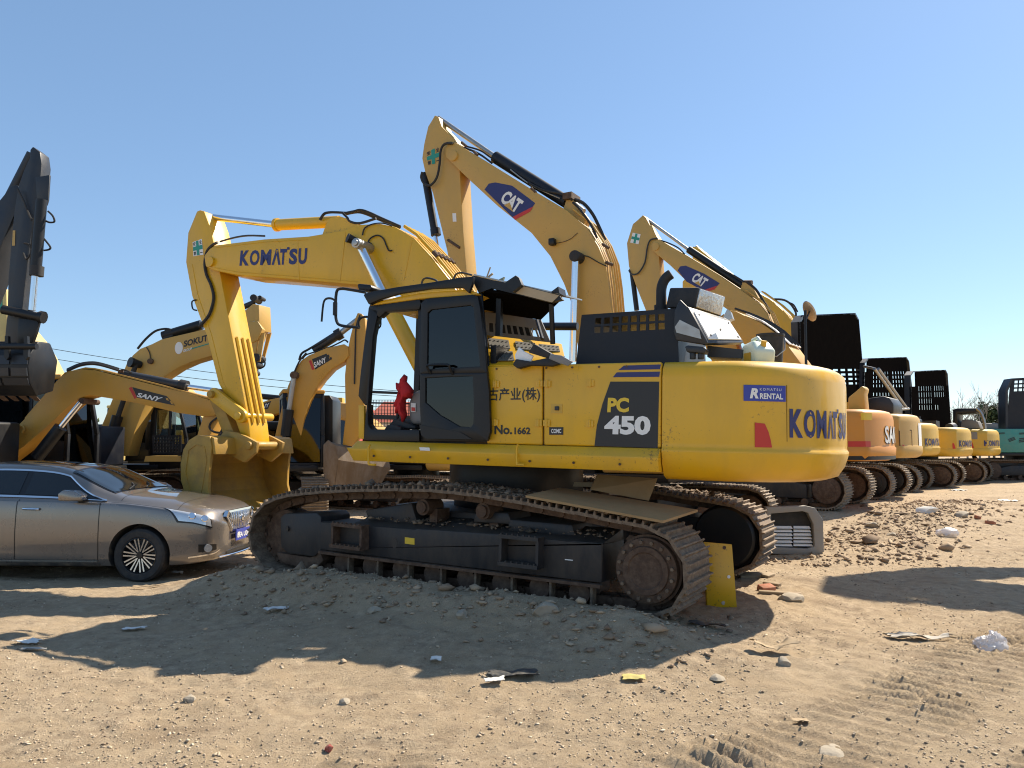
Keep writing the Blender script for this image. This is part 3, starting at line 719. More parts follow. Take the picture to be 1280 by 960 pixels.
MB().prism(FU.n([(459, 518), (520, 520), (520, 525.5), (459, 523.5)], NCF), NCF-.035, NCF-.002).build('grab_bar', BLACK, CAB, FU)
m = MB(); m.tube(smooth_pts(FU.n3([(477, 398), (476, 400), (475.5, 408), (470, 412), (467, 410)], NC+.12), 3), .009); m.build('grab_handle', BLACK, CAB, FU)
# operator seat
m = MB()
m.prism(FU.n([(512, 505), (517, 491), (529, 486), (540, 488), (540, 531), (516, 531), (513, 522)], -1.2), -1.25, -.78)
m.build('seat', GREY, CAB, FU, bevel=.05, seg=3)
print_shape(FU, [(513.5, 503.5), (519.5, 504), (519.5, 515), (513.5, 514.5)], -1.262, WHITE, CAB, 'sticker')
print_shape(FU, [(514.2, 509), (518.8, 509.4), (518.8, 514), (514.2, 513.6)], -1.267, REDP, CAB, 'sticker')
m = MB(); m.prism(FU.n([(489, 531), (496, 523), (510, 528), (522, 533), (522, 536.5), (489, 536)], -1.25), -1.3, -.9); m.build('seat_base', RUBBER, CAB, FU, bevel=.02)
m = MB(); m.cyl(FU.hit(493, 535, 1, -1.1), FU.hit(501, 505, 1, -1.05), .018, seg=8); m.build('control_lever', RUBBER, CAB, FU)
# door with two panes
ND = NC - .055
d_out = FU.n([(526, 379), (532, 373.5), (590, 368.2), (597, 370.5), (600, 385), (607, 440), (611, 480), (612.5, 540), (609, 551), (533, 548.5), (526.5, 544), (524.5, 500)], ND)
def ring_plate(mb, outer, inner, y0, y1):     # frame between two outlines of equal count
    k = len(outer)
    for i in range(k):
        j = (i+1) % k
        q = [outer[i], outer[j], inner[j], inner[i]]
        mb.hexa([(p[0], y0, p[1]) for p in q], [(p[0], y1, p[1]) for p in q])
def resample(poly, n):
    P = [Vector((*p, 0)) for p in poly] + [Vector((*poly[0], 0))]; ln = [(P[i+1]-P[i]).length for i in range(len(P)-1)]; T = sum(ln); out = []
    for k in range(n):
        d = T*k/n; i = 0
        while d > ln[i]: d -= ln[i]; i += 1
        q = P[i] + (P[i+1]-P[i])*(d/ln[i]); out.append((q.x, q.y))
    return out
m = MB()
up_o = FU.n([(526, 379), (532, 373.5), (590, 368.2), (597, 370.5), (600, 385), (605, 425), (608.5, 466), (525, 467)], ND)
up_i = FU.n([(534.5, 391), (539, 387), (588, 381.5), (591.5, 384), (592.5, 392), (596, 425), (600, 458), (533.5, 461.5)], ND)
ring_plate(m, up_o, up_i, ND, ND+.05)
lo_o = FU.n([(525, 466.9), (560, 466.6), (608.5, 465.9), (611, 490), (612.5, 540), (609, 551), (533, 548.5), (526.5, 544), (524.5, 505)], ND)
lo_i = FU.n([(531.5, 472.5), (560, 471), (590.5, 470), (592, 500), (591.5, 530), (588, 534), (574, 533), (550, 519), (531.5, 503)], ND)
ring_plate(m, lo_o, lo_i, ND, ND+.05)
DOOR = m.build('door', BLACK, CAB, FU, bevel=.006)
MB().prism(up_i, ND+.02, ND+.026).build('door_window', GLASS_D, DOOR, FU)
MB().prism(lo_i, ND+.02, ND+.026).build('door_window', GLASS_D, DOOR, FU)
m = MB(); m.tube(smooth_pts([p + Vector((0, d_, 0)) for p, d_ in zip(FU.n3([(538, 467), (537, 459), (540, 457), (562, 456.5), (565, 460), (566, 468)], ND), (0, -.05, -.06, -.06, -.05, 0))], 2), .014); m.build('door_handle', BLACK, DOOR, FU)
MB().prism(FU.n([(524, 531), (575, 540), (590, 549), (533, 548.4), (526.5, 544)], ND-.008), ND-.008, ND).build('kick_panel', BLACK, DOOR, FU)
# mirror bars in front of the cab
m = MB(); MIR = FU.n3([(457, 365.5), (440, 362.5), (426, 361), (420.5, 366), (419.5, 390), (421, 402), (427, 407), (449, 409.5)], -1.35)
m.tube(smooth_pts(MIR, 4), .017, 8)
m.tube(smooth_pts(FU.n3([(419.5, 383), (418.5, 376), (413.5, 373), (407, 374), (404, 381), (402, 402)], -1.35), 4), .013, 6)
m.tube(FU.n3([(419, 378), (418.8, 394)], -1.36), .026, 8)
m.tube(smooth_pts(FU.n3([(449, 409.5), (448, 402), (452, 397), (459, 396)], -1.4), 3), .014, 6)
m.build('mirror_bracket', BLACK, CAB, FU)

# --- raised cover, posts and grip panel behind the cab
m = MB(); q = FU.n3([(598, 364), (702, 374.5)], -1.45) + FU.n3([(676, 400), (602, 387)], -.88)
m.hexa(q, [p + Vector((0, 0, .03)) for p in q]); LID = m.build('raised_cover', HOODIN, BIG, FU)
m = MB(); m.prism(FU.n([(589, 347), (592, 344.5), (617, 350.5), (655, 357.5), (699, 368.5), (703, 374.5), (689, 378), (644, 367.5), (615, 360.5), (599, 366.5)], -1.46), -1.47, -1.40); m.build('cover_lip', BLACK, LID, FU)
m = MB(); m.prism(FU.n([(644.5, 366.5), (655, 358), (699, 369.3), (690, 378)], -1.475), -1.478, -1.472); m.build('cover_strip', mat('tan strip', (.42, .33, .21), .8), LID, FU)
q = FU.n3([(592, 344), (617, 350), (655, 357), (699, 368)], -1.46); m = MB()
m.hexa([q[0], q[3], q[3]+Vector((0, .7, .06)), q[0]+Vector((0, .7, .02))], [p+Vector((0, 0, .014)) for p in (q[0], q[3], q[3]+Vector((0, .7, .06)), q[0]+Vector((0, .7, .02)))])
m.build('cover_top', STEEL, LID, FU)
m = MB(); m.prism(FU.n([(633, 356), (648, 346), (652, 349), (655.5, 357.5), (644, 366.5)], -1.48), -1.55, -1.481); m.build('cover_bracket', BLACK, LID, FU); m = MB(); m.prism(FU.n([(690, 366), (699.5, 359), (701, 367.5)], -1.46), -1.5, -1.3); m.build('cover_bracket', BLACK, LID, FU)
m = MB(); m.box(*sorted((FU.hit(620.5, 400, 1, -1.3).x, FU.hit(626.5, 400, 1, -1.3).x)), -1.32, -1.26, FU.hit(622, 420, 1, -1.3).z, FU.hit(622, 362, 1, -1.3).z); m.build('cover_post', BLACK, LID, FU)
m = MB(); m.cyl(FU.hit(691, 430, 1, -1.2), FU.hit(689, 377, 1, -1.3), .028, seg=8); m.build('cover_post', BLACK, LID, FU)
m = MB(); m.cyl(FU.hit(678, 424, 1, -.9), FU.hit(671, 400, 1, -.6), .018, seg=8); m.build('cover_strut', BLACK, LID, FU)
A, B, C, D = FU.n3([(602, 424), (690, 432), (676, 400), (602, 389)], -.5)
m = MB(); us = [0] + edges(9, .03, .12, .93) + [1]; vs = [0, .30, .62, 1]
holed(m, A, B, C, D, (0, .02, 0), us, vs, {(i, 1) for i in range(1, 18, 2)}); m.build('slotted_plate', GREY, BIG, FU)
bl, br = FU.n3([(607, 457), (708, 455)], -1.47); tl, tr = FU.n3([(599, 417.5), (702, 429.5)], -.82)
m = MB(); nrm = (br-bl).cross(tl-bl).normalized()*.03
m.hexa([bl, br, tr, tl], [p-nrm for p in (bl, br, tr, tl)]); GP = m.build('grip_panel', Y_MAIN, BIG, FU, bevel=.008)
gpm = quadmap(bl, br, tr, tl)
for u0, u1, v0, v1 in ((.10, .36, .56, .88), (.11, .38, .14, .46), (.44, .68, .56, .86), (.72, .96, .56, .84)):
    q = [gpm(u0, v0), gpm(u1, v0), gpm(u1, v1), gpm(u0, v1)]; m = MB(); m.hexa([p+nrm*.2 for p in q], [p-nrm*.1 for p in q])
    for i in range(5):
        for j in range(2):
            c = gpm(u0+(u1-u0)*(i+.5)/5, v0+(v1-v0)*(j+.5)/2); m.cyl(c+nrm*.15, c+nrm*.45, .012, seg=6)
    m.build('grip_pad', GREYP, GP, FU)
m = MB(); c = gpm(.04, .9); m.cyl(c, c+nrm*.3, .02, seg=10); m.build('bolt', BLACKP, GP, FU)
MB().cyl(FU.hit(600, 408, 1, .4), FU.hit(722, 408, 1, .4), .05, seg=12).build('pipe', GREYD, BIG, FU)

# --- boom
class _Shift(Frame):
    def __init__(s, f, dy): s.M = f.M @ Matrix.Translation((0, dy, 0)); s.I = s.M.inverted(); s.o = s.I @ CAM
FB = _Shift(FU, .42)                       # the boom stands right of the cab
BW = .30
bt = [(262, 311), (269, 306.5), (330, 299), (385, 295.5), (430, 288), (447, 281), (475, 279.5), (494, 283.6), (515.6, 297), (536, 319), (559, 348), (600, 412), (640, 478), (655, 505)]
bb = [(640, 525), (606, 522), (580, 505), (560, 470), (545, 430), (532, 400), (514, 378), (492, 364), (470, 358.5), (449.5, 356), (362, 348.7), (297, 343.8), (268, 338), (257, 333), (255, 320)]
bp = FB.n(bt + bb, -BW)
BOOM = MB().prism(bp, -BW, BW).build('boom', Y_MAIN, BIG, FB, bevel=.012)
topc = FB.n([(500, 286.5), (515.6, 297), (536, 319), (559, 348), (600, 412)], -BW)
for k in range(5):
    n = -.24 + .11*k
    MB().tube([(p[0]+.03, n, p[1]+.055) for p in topc], .024, 8).build('boom_tube', Y_MAIN, BOOM, FB)
for px in ((541, 322),):
    c = FB.n([px], -BW)[0]; d = Vector((topc[3][0]-topc[1][0], 0, topc[3][1]-topc[1][1])).normalized()
    m = MB()
    for k in range(5):
        n = -.24 + .11*k; m.cyl(Vector((c[0]+.01, n, c[1]+.055))-d*.05, Vector((c[0]+.01, n, c[1]+.055))+d*.05, .036, seg=8)
    m.build('tube_clamp', RUST, BOOM, FB)
# arm cylinder bracket, arm cylinder and hoses above the boom
br_ = FB.n([(402, 296), (407, 282), (412, 272.5), (425, 270.5), (432, 272.5), (447, 281), (452, 296)], -.2)
m = MB(); m.prism(br_, -.2, -.15); m.prism(br_, .15, .2); m.build('cylinder_bracket', Y_MAIN, BOOM, FB)
a, b, c = FB.hit(424, 277, 1, 0), FB.hit(348, 281, 1, 0), FB.hit(256, 270.5, 1, 0)
m = MB(); m.cyl(a, b, .085, seg=18); m.cyl(b, b + (b-a).normalized()*.05, .10, seg=18); ACY = m.build('arm_cylinder', Y_MAIN, BIG, FB)
MB().cyl(b, c, .05, seg=14).build('piston_rod', CHROME, ACY, FB)
m = MB()
m.tube(smooth_pts(FB.n3([(400, 275), (405, 267.5), (412, 265.5), (422, 265.5), (437, 266), (450, 262.5), (462, 266), (475, 272), (500, 283)], -.12), 4), .020)
m.tube(smooth_pts(FB.n3([(432, 267), (447, 264.5), (458, 267), (472, 273), (500, 284)], .02), 4), .026)
m.tube(smooth_pts(FB.n3([(428, 266), (434, 272), (438, 277), (450, 279), (470, 273)], -.2), 4), .018)
m.build('hydraulic_hose', RUBBER, BOOM, FB)
m = MB(); m.tube(smooth_pts(FB.n3([(275, 302), (293, 297), (310, 294.5), (331, 295)], -.25), 3), .014); m.build('hydraulic_hose', GREYD, BOOM, FB)
m = MB()
m.tube(smooth_pts(FB.n3([(453, 294), (456, 285), (466, 280), (479, 279), (490, 282.5)], -BW-.02), 4), .010)
m.tube(smooth_pts(FB.n3([(460, 302), (464, 297), (472, 294), (479, 298), (483, 307), (486, 313), (490, 313)], -BW-.02), 4), .010)
m.tube(smooth_pts(FB.n3([(460, 302), (465, 306), (464, 313)], -BW-.02), 3), .010)
m.build('grease_line', RUBBER, BOOM, FB)
m = MB(); c = FB.hit(449.5, 305.5, 1, -.55); m.cyl((c.x, -.64, c.z), (c.x, -.28, c.z), .068, seg=18); m.cyl((c.x, -.665, c.z), (c.x, -.64, c.z), .045, seg=14); m.build('boom_pin', STEEL, BOOM, FB, bevel=.006)
m = MB(); c = FB.hit(438, 298, 1, -.38); m.cyl((c.x-.02, -.42, c.z), (c.x+.05, -.31, c.z-.03), .065, .05, seg=16); m.build('boom_lamp', BLACK, BOOM, FB)
m = MB(); a, b, c = FB.hit(449.5, 305.5, 1, -.48), FB.hit(491, 391, 1, -.48), FB.hit(556, 515, 1, -.48)
m.cyl(b, c, .105, seg=20); BCY = m.build('boom_cylinder', Y_MAIN, BIG, FB)
MB().cyl(a, b + (c-b)*.1, .062, seg=18).build('piston_rod', CHROME, BCY, FB)
komatsu(quadmap(*FB.n3([(299.2, 332.2), (383, 330.2), (384.2, 310), (300.8, 313.2)], -BW-.004)), NAVYP, BOOM, FB)

# --- arm
AW = .20
ap = [(246, 264), (250, 262.5), (255, 264), (262, 283), (269, 312), (275, 342), (290, 420), (311, 530), (314.5, 562), (306, 558), (285, 501), (273, 479), (258.5, 420), (240, 370), (232.3, 327.5), (235, 291)]
ARM = MB().prism(FB.n(ap, -AW), -AW, AW).build('arm', Y_MAIN, BIG, FB, bevel=.012)
tpl = FB.n([(262, 283), (279, 301), (282, 308), (269, 312)], -AW)
m = MB(); rp = FB.n([(276, 342), (290, 420), (311, 528)], -AW)
for n0, n1 in ((-.14, -.085), (-.02, .03), (.095, .145)):    # ribs down the sunlit back
    m.rings([[(rp[1][0]+.012, n0, rp[1][1]), (rp[1][0]+.03, (n0+n1)/2, rp[1][1]), (rp[1][0]+.012, n1, rp[1][1])][:3], [(rp[2][0]+.012, n0, rp[2][1]), (rp[2][0]+.03, (n0+n1)/2, rp[2][1]), (rp[2][0]+.012, n1, rp[2][1])]])
m.build('arm_rib', Y_MAIN, ARM, FB)
MB().tube(smooth_pts(FB.n3([(272, 303), (265, 307), (258.5, 315), (256, 329), (258, 343), (264, 357), (267, 373), (262, 392), (254, 403), (249, 408)], -AW-.03), 5), .022, 8).build('hydraulic_hose', RUBBER, ARM, FB)
m = MB(); m.tube(smooth_pts(FB.n3([(245, 375), (240, 377), (241, 386), (246, 388)], -AW-.01), 3), .012); m.build('hose_loop', RUBBER, ARM, FB)
m = MB(); c = FB.hit(262, 327, 1, -.33); m.cyl((c.x, -.34, c.z), (c.x, .34, c.z), .075, seg=18); m.build('arm_pin', Y_MAIN, ARM, FB)
def safety_cross(fr, px, n, parent, ang=.0, back=True, chars=True):
    A, B, C, D = fr.n3(px, n); g_ = quadmap(A, B, C, D); off = Vector((0, -.003, 0))
    if back: mb = MB(); mb.add([g_(-.02, -.02), g_(1.02, -.02), g_(1.02, 1.02), g_(-.02, 1.02)], [(0, 1, 2, 3)]); mb.build('sticker', WHITE, parent, fr)
    a, b = .36, .64; pts = [(a, 0), (b, 0), (b, a), (1, a), (1, b), (b, b), (b, 1), (a, 1), (a, b), (0, b), (0, a), (a, a)]
    mb = MB(); mb.add([g_(u, v)+off for u, v in pts], [tuple(range(12))]); mb.build('cross_sign', GREENP, parent, fr)
    if chars:
        for ch, u, v in (('\u5b89', 0.02, .70), ('\u5168', .70, .70), ('\u7b2c', .02, .02), ('\u4e00', .70, .12)):
            hh = .28 if ch != '\u4e00' else .05
            lettering(ch, lambda x, y: g_(u + .28*x, v + hh*y) + off, BLACKP, parent, fr, off=.02)
safety_cross(FB, [(242, 320), (254, 318), (252, 299), (241, 303)], -AW-.004, ARM)
# --- bucket linkage
m = MB()
def link_bar(mb, fr, p, q, n0, n1, r):
    a, b = fr.hit(*p, 1, n0), fr.hit(*q, 1, n0); b = Vector((b.x, n0, b.z)); d = (b-a).normalized(); w_ = Vector((-d.z, 0, d.x))*r
    pts = []
    for c, sg in ((a, 1), (b, -1)):
        for k in range(9):
            t = math.pi*k/8; e = w_*math.cos(t)*sg - d*r*math.sin(t)*sg; pts.append((c.x+e.x, c.z+e.z))
    mb.prism(pts, n0, n1)
link_bar(m, FB, (266, 493), (300, 520), -.31, -.24, .10); link_bar(m, FB, (266, 493), (300, 520), .24, .31, .10)
c = FB.hit(300, 520, 1, -.3); m.cyl((c.x, -.36, c.z), (c.x, .36, c.z), .06, seg=14); m.build('bucket_link', Y_MAIN, BIG, FB, bevel=.008)
m = MB(); link_bar(m, FB, (266, 493), (290, 553), -.22, .22, .095); c = FB.hit(266, 493, 1, -.3); m.cyl((c.x, -.37, c.z), (c.x, .37, c.z), .055, seg=14); m.build('bucket_tie', BUCKETM, BIG, FB, bevel=.008)
# --- bucket: side plates, curved shell, lip and teeth
NBK = -.72
back = [(262, 545.5), (246, 544), (236, 550), (229, 562), (225.5, 580), (226, 600), (231, 618), (240, 634), (254, 646), (270, 652)]
front = [(270, 652), (266, 640), (260, 612), (261, 590), (264.5, 558)]
bk = FB.n(back, NBK); ft = FB.n(front, NBK)
FBK = min(np.linspace(.6, 1.3, 71), key=lambda n: abs(proj(FB, (ft[-1][0], n, ft[-1][1]))[0] - 365))
m = MB()
BK = m.prism(bk + ft[1:], NBK, NBK+.05).build('bucket', BUCKETM, BIG, FB, bevel=.006)
MB().prism(bk + ft[1:], FBK-.05, FBK).build('side_plate', BUCKETM, BK, FB, bevel=.006)
m = MB(); th = .035; inn_ = []
ctr = Vector((sum(p[0] for p in bk)/len(bk)+.3, sum(p[1] for p in bk)/len(bk)))
for p in bk: d = (ctr-Vector(p)).normalized()*th; inn_.append((p[0]+d.x, p[1]+d.y))
for i in range(len(bk)-1):
    q_ = [bk[i], bk[i+1], inn_[i+1], inn_[i]]; m.hexa([(p[0], NBK+.05, p[1]) for p in q_], [(p[0], FBK-.05, p[1]) for p in q_])
m.build('bucket_shell', BUCKETM, BK, FB, smooth=60)
m = MB(); q0, q1 = FB.n([(262, 545.5), (265, 568)], NBK)
m.hexa([(q0[0], NBK+.02, q0[1]), (q0[0]+.06, NBK+.02, q0[1]-.02), (q1[0]+.05, NBK+.02, q1[1]), (q1[0]-.0, NBK+.02, q1[1])], [(q0[0], FBK-.02, q0[1]), (q0[0]+.06, FBK-.02, q0[1]-.02), (q1[0]+.05, FBK-.02, q1[1]), (q1[0], FBK-.02, q1[1])])
m.build('bucket_brace', BUCKETM, BK, FB, bevel=.01)
e0, e1 = FB.n([(290, 553), (316, 557)], -.25); m = MB()
for n0 in (-.30, .24): m.prism(FB.n([(276, 548), (284, 538), (300, 541), (311, 546), (324, 553), (322, 566), (308, 578), (296, 572), (280, 566)], -.25), n0, n0+.06)
m.cyl((e1[0], -.36, e1[1]), (e1[0], .36, e1[1]), .06, seg=14); m.build('bucket_ear', BUCKETM, BK, FB, bevel=.006)
for k in range(5):
    n = NBK + .12 + k*(FBK-NBK-.24)/4; x, z = bk[-1]
    m = MB(); m.rings([[(x-.10, n-.07, z+.04), (x-.10, n+.07, z+.04), (x-.02, n+.07, z+.02), (x-.02, n-.07, z+.02)], [(x+.12, n-.03, z-.16), (x+.12, n+.03, z-.16), (x+.14, n+.03, z-.14), (x+.14, n-.03, z-.14)]]); m.build('bucket_tooth', BUCKETM, BK, FB)
sp = FB.n([(232, 590), (236, 562), (246, 555), (256, 558), (259, 575), (253, 612), (246, 626), (238, 616)], NBK)
ring_plate(m := MB(), sp, [(p[0]*.97 + .03*sum(q[0] for q in sp)/8, p[1]*.97 + .03*sum(q[1] for q in sp)/8) for p in sp], NBK-.008, NBK); m.build('wear_rim', BUCKETM, BK, FB)

# --- small hardware on the yellow panels
hx = [FU.hit(px, 500, 1, NB).x for px in (620, 674, 684, 738)]
for k, x in enumerate(hx):
    for z in (zt+.22, ztop-.2):
        m = MB(); m.box(x-.035, x+.035, NB-.012, NB, z-.03, z+.03); m.cyl((x, NB-.014, z-.035), (x, NB-.014, z+.035), .011, seg=8); m.build('hinge', Y_MAIN, BIG, FU)
m = MB()
for x in np.arange(s_d+.05, s_seam-.1, .27): m.cyl((x, NB-.008, ztop-.045), (x, NB, ztop-.045), .011, seg=6)
for x in np.arange(s_t+.3, s_seam-.1, .45): m.cyl((x, -1.592, (zc+zb)/2), (x, -1.584, (zc+zb)/2), .013, seg=6)
m.build('bolts', RUST, BIG, FU, kind='stuff')
for pts in ([(372, 300), (374, 350)], [(432, 290), (425, 352)], [(505, 350), (515, 300)]):
    q = FB.n3(pts, -BW-.001); MB().tube(q, .006, 5).build('weld_bead', Y_MAIN, BOOM, FB)
for pts in ([(270, 309.5), (330, 302.5), (385, 299.5)], [(268, 334.5), (297, 340), (362, 345), (448, 352.5)]):
    MB().tube(FB.n3(pts, -BW-.001), .005, 5).build('weld_bead', Y_MAIN, BOOM, FB)
MB().tube(FB.n3([(240, 330), (247, 368), (264, 418), (279, 478), (291, 500)], -AW-.001), .005, 5).build('weld_bead', Y_MAIN, ARM, FB)
for z in (.35, .7):
    a = cw_a(984); MB().tube([cw_at(a, zc_g+.08+k*(zc_t-zc_g-.3)/6, -.003) for k in range(7)], .003, 4).build('panel_seam', SEAM, CW, FU) if z < .5 else None

# dried mud on the near track and frame
r_ = np.random.default_rng(21); P_ = []
tp_ = np.array(top); 
def mud(name, N, n0, n1, zoff, smin, smax, seed, parent):
    r = np.random.default_rng(seed); s = r.uniform(smin, smax, N); z = np.interp(s, tp_[:, 0], tp_[:, 1]) + zoff; n = r.uniform(n0, n1, N)
    return np.stack([s, n, z], -1)
MUD_POS = np.concatenate([mud('m', 900, -1.67, -1.03, .035, tp_[0, 0], tp_[-1, 0], 1, BIG), mud('m', 500, 1.03, 1.67, .035, tp_[0, 0], tp_[-1, 0], 2, BIG)])
k_ = r_.uniform(0, 1, 260); MUD_POS = np.concatenate([MUD_POS, np.stack([prof[1][0] + (prof[4][0]-prof[1][0])*k_, r_.uniform(-1.55, -1.1, 260), prof[1][1] + (prof[4][1]-prof[1][1])*k_ + .04 + (r_.uniform(0, .05, 260))], -1)])
# ------------------------------------------------------------------ a builder for the other excavators
class Tail:
    """rounded counterweight plus the lookups that lay print on it"""
    def __init__(s, fr, root, m, R_, W, s0, zb, zt, groove=.28, label=None, name='counterweight'):
        s.fr = fr
        th = math.asin(min(.98, (W-.0)/R_)); pl_ = [(s0, -W)]
        sc = R_*math.cos(th)
        pl_ += [(sc*.86, -W)]
        for k in range(0, 9): a = th*.93*(1-k/8); pl_.append((R_*math.cos(a), -R_*math.sin(a)))
        s.plan = pl_ + [(a, -b) for a, b in pl_[::-1] if b < -1e-6]
        s.s0 = s0; H_ = zt-zb
        lv = [(zb, .16), (zb+.05, .06), (zb+.12, .015), (zb+groove*H_-.03, 0), (zb+groove*H_, .03), (zb+groove*H_+.03, .035), (zt-.22, .035), (zt-.1, .06), (zt-.03, .12), (zt, .22)]
        mb = MB(); mb.rings([s.ring(z, i) for z, i in lv])
        s.o = mb.build(name, m, root, fr, smooth=50, label=label)
        s.zb, s.zt = zb, zt
        s.arc = [Vector(p) for p in s.ring(zb+.6*H_, .035)]
        s.al = [0]
        for i in range(len(s.arc)-1): s.al.append(s.al[-1] + (s.arc[i+1]-s.arc[i]).length)
    def ring(s, z, ins):
        out = []
        for a, b in s.plan:
            d = Vector((a-s.s0*.9, b*1.1)); l = d.length or 1; d = d*(ins/l)
            out.append((a if a < s.s0+.05 else a-d.x, b-d.y, z))
        return out
    def at(s, a, z, off=0.0):
        i = max(k for k in range(len(s.al)-1) if s.al[k] <= a or k == 0)
        t = (a-s.al[i])/(s.al[i+1]-s.al[i]); p, q = s.arc[i], s.arc[i+1]; e = (q-p).normalized()
        r = p + (q-p)*t + Vector((e.y, -e.x, 0))*(.012+off); r.z = z; return r
    def a(s, px):
        lo, hi = 0, s.al[-1]*.62
        best = (1e9, 0)
        for k in range(200):
            t = lo + (hi-lo)*k/199; d = abs(proj(s.fr, s.at(t, (s.zb+s.zt)/2))[0]-px)
            if d < best[0]-1e-6: best = (d, t)
        return best[1]
    def map(s, pl, pr, yt, yb, length=None, off=0.0):
        a0 = s.a(pl); a1 = a0+length if length else s.a(pr)
        def zz(y):
            lo, hi = s.zb-.3, s.zt+.3
            for _ in range(40):
                mid = (lo+hi)/2
                if proj(s.fr, s.at(a0, mid))[1] > y: lo = mid
                else: hi = mid
            return lo
        z1, z0 = zz(yt), zz(yb)
        return lambda u, v: s.at(a0+(a1-a0)*u, z0+(z1-z0)*v, off)
def undercarriage(root, fr, half=1.95, r=.43, nc=1.18, w=.6, sm=None, hub_m=None):
    sm = sm or SHOE2
    for side in (-1, 1):
        top = [(-half, r*2), (-half*.5, r*2-.02), (-half*.2, r*2+.02), (half*.15, r*2-.015), (half*.5, r*2+.02), (half, r*2)]
        top = [(a, b-.03+.06) for a, b in top]
        pth = track_path(top, -half, r+.03, half, r+.03, r)
        make_track(root, fr, pth, side*nc, w, .20, sm, RUST, label='near track' if side < 0 else 'far track')
        y0, y1 = side*nc-.2, side*nc+.2
        mb = MB(); mb.prism([(-half+.3, .25), (half-.45, .25), (half-.45, .56), (half-.9, .66), (-half+.8, .66), (-half+.3, .56)], y0, y1)
        mb.build('track_frame', FRAME, root, fr, bevel=.02)
        for sgn, nm in ((-1, 'idler_wheel'), (1, 'final_drive')):
            mb = MB(); mb.cyl((sgn*half, side*(nc-.25), r+.03), (sgn*half, side*(nc+.29), r+.03), .31 if sgn > 0 else .33, seg=24); mb.cyl((sgn*half, side*(nc+.28), r+.03), (sgn*half, side*(nc+.31), r+.03), .20, seg=20)
            mb.build(nm, hub_m or RUST, root, fr, bevel=.015)
        for k in range(6):
            x = -half+.5 + (2*half-1)*k/5
            MB().cyl((x, y0-.03, .17), (x, y1+.03, .17), .085, seg=10).build('track_roller', RUST, root, fr)
    mb = MB(); mb.box(-.8, .8, -nc+.1, nc-.1, .42, .78); mb.build('centre_frame', FRAME, root, fr, bevel=.04)
    MB().cyl((0, 0, .76), (0, 0, 1.06), .62, seg=28).build('slew_ring', BLACK, root, fr)
def cab_box(root, fr, paint, s0=-1.75, s1=-.15, n0=-1.42, n1=-.46, z0=1.15, z1=3.0, frame_m=None, gm=None):
    fm = frame_m or BLACK; gm = gm or GLASS_D; t = .075; mb = MB(); lean = .22
    xs0 = lambda z: s0 + lean*max(0, (z-z0-.75))/(z1-z0-.75)
    for n in (n0, n1-t):
        mb.hexa([(s0, n, z0), (s0+t, n, z0), (s0+t, n, z0+.75), (s0, n, z0+.75)], [(s0, n+t, z0), (s0+t, n+t, z0), (s0+t, n+t, z0+.75), (s0, n+t, z0+.75)])
        mb.hexa([(s0, n, z0+.751), (s0+t, n, z0+.751), (s0+lean+t, n, z1-.1), (s0+lean, n, z1-.1)], [(s0, n+t, z0+.751), (s0+t, n+t, z0+.751), (s0+lean+t, n+t, z1-.1), (s0+lean, n+t, z1-.1)])
        mb.box(s1-.14, s1, n, n+t, z0, z1-.1); mb.box(s0+.45*(s1-s0), s0+.45*(s1-s0)+.07, n+.004, n+t-.004, z0+.1, z1-.1)
        mb.box(s0+t+.001, s1-.141, n+.003, n+t-.003, z0, z0+.62); mb.box(s0+lean+t+.01, s1-.141, n+.002, n+t-.002, z1-.2, z1-.1)
    for z in (z0, z1-.2): x = s0 if z == z0 else s0+lean; mb.box(x+.002, x+t-.002, n0+t, n1-t, z, z+.1)
    mb.box(s1-.06, s1-.004, n0+t, n1-t, z0, z0+1.0); mb.box(s1-.06, s1-.004, n0+t, n1-t, z1-.25, z1-.1)
    cab = mb.build('cab', fm, root, fr, bevel=.01)
    MB().box(s0+lean-.04, s1+.03, n0-.02, n1+.02, z1-.099, z1).build('cab_roof', paint, cab, fr, bevel=.04)
    MB().box(s0+t+.1, s1-.15, n0+.02, n0+.03, z0+.625, z1-.205).build('cab_window', gm, cab, fr)
    MB().box(s0+t+.1, s1-.15, n1-.03, n1-.02, z0+.625, z1-.205).build('cab_window', gm, cab, fr)
    MB().hexa([(s0+.02, n0+t, z0+.12), (s0+.03, n0+t, z0+.12), (s0+.03, n1-t, z0+.12), (s0+.02, n1-t, z0+.12)], [(s0+lean+.02, n0+t, z1-.2), (s0+lean+.03, n0+t, z1-.2), (s0+lean+.03, n1-t, z1-.2), (s0+lean+.02, n1-t, z1-.2)]).build('windshield', gm, cab, fr)
    MB().box(s1-.04, s1-.03, n0+t, n1-t, z0+1.0, z1-.25).build('rear_window', gm, cab, fr)
    mb = MB(); mb.box(s0+.75, s0+1.2, n0+.25, n1-.25, z0+.35, z0+.5); mb.box(s0+1.15, s0+1.3, n0+.25, n1-.25, z0+.45, z0+1.2); mb.build('seat', RUBBER, cab, fr, bevel=.04)
    return cab
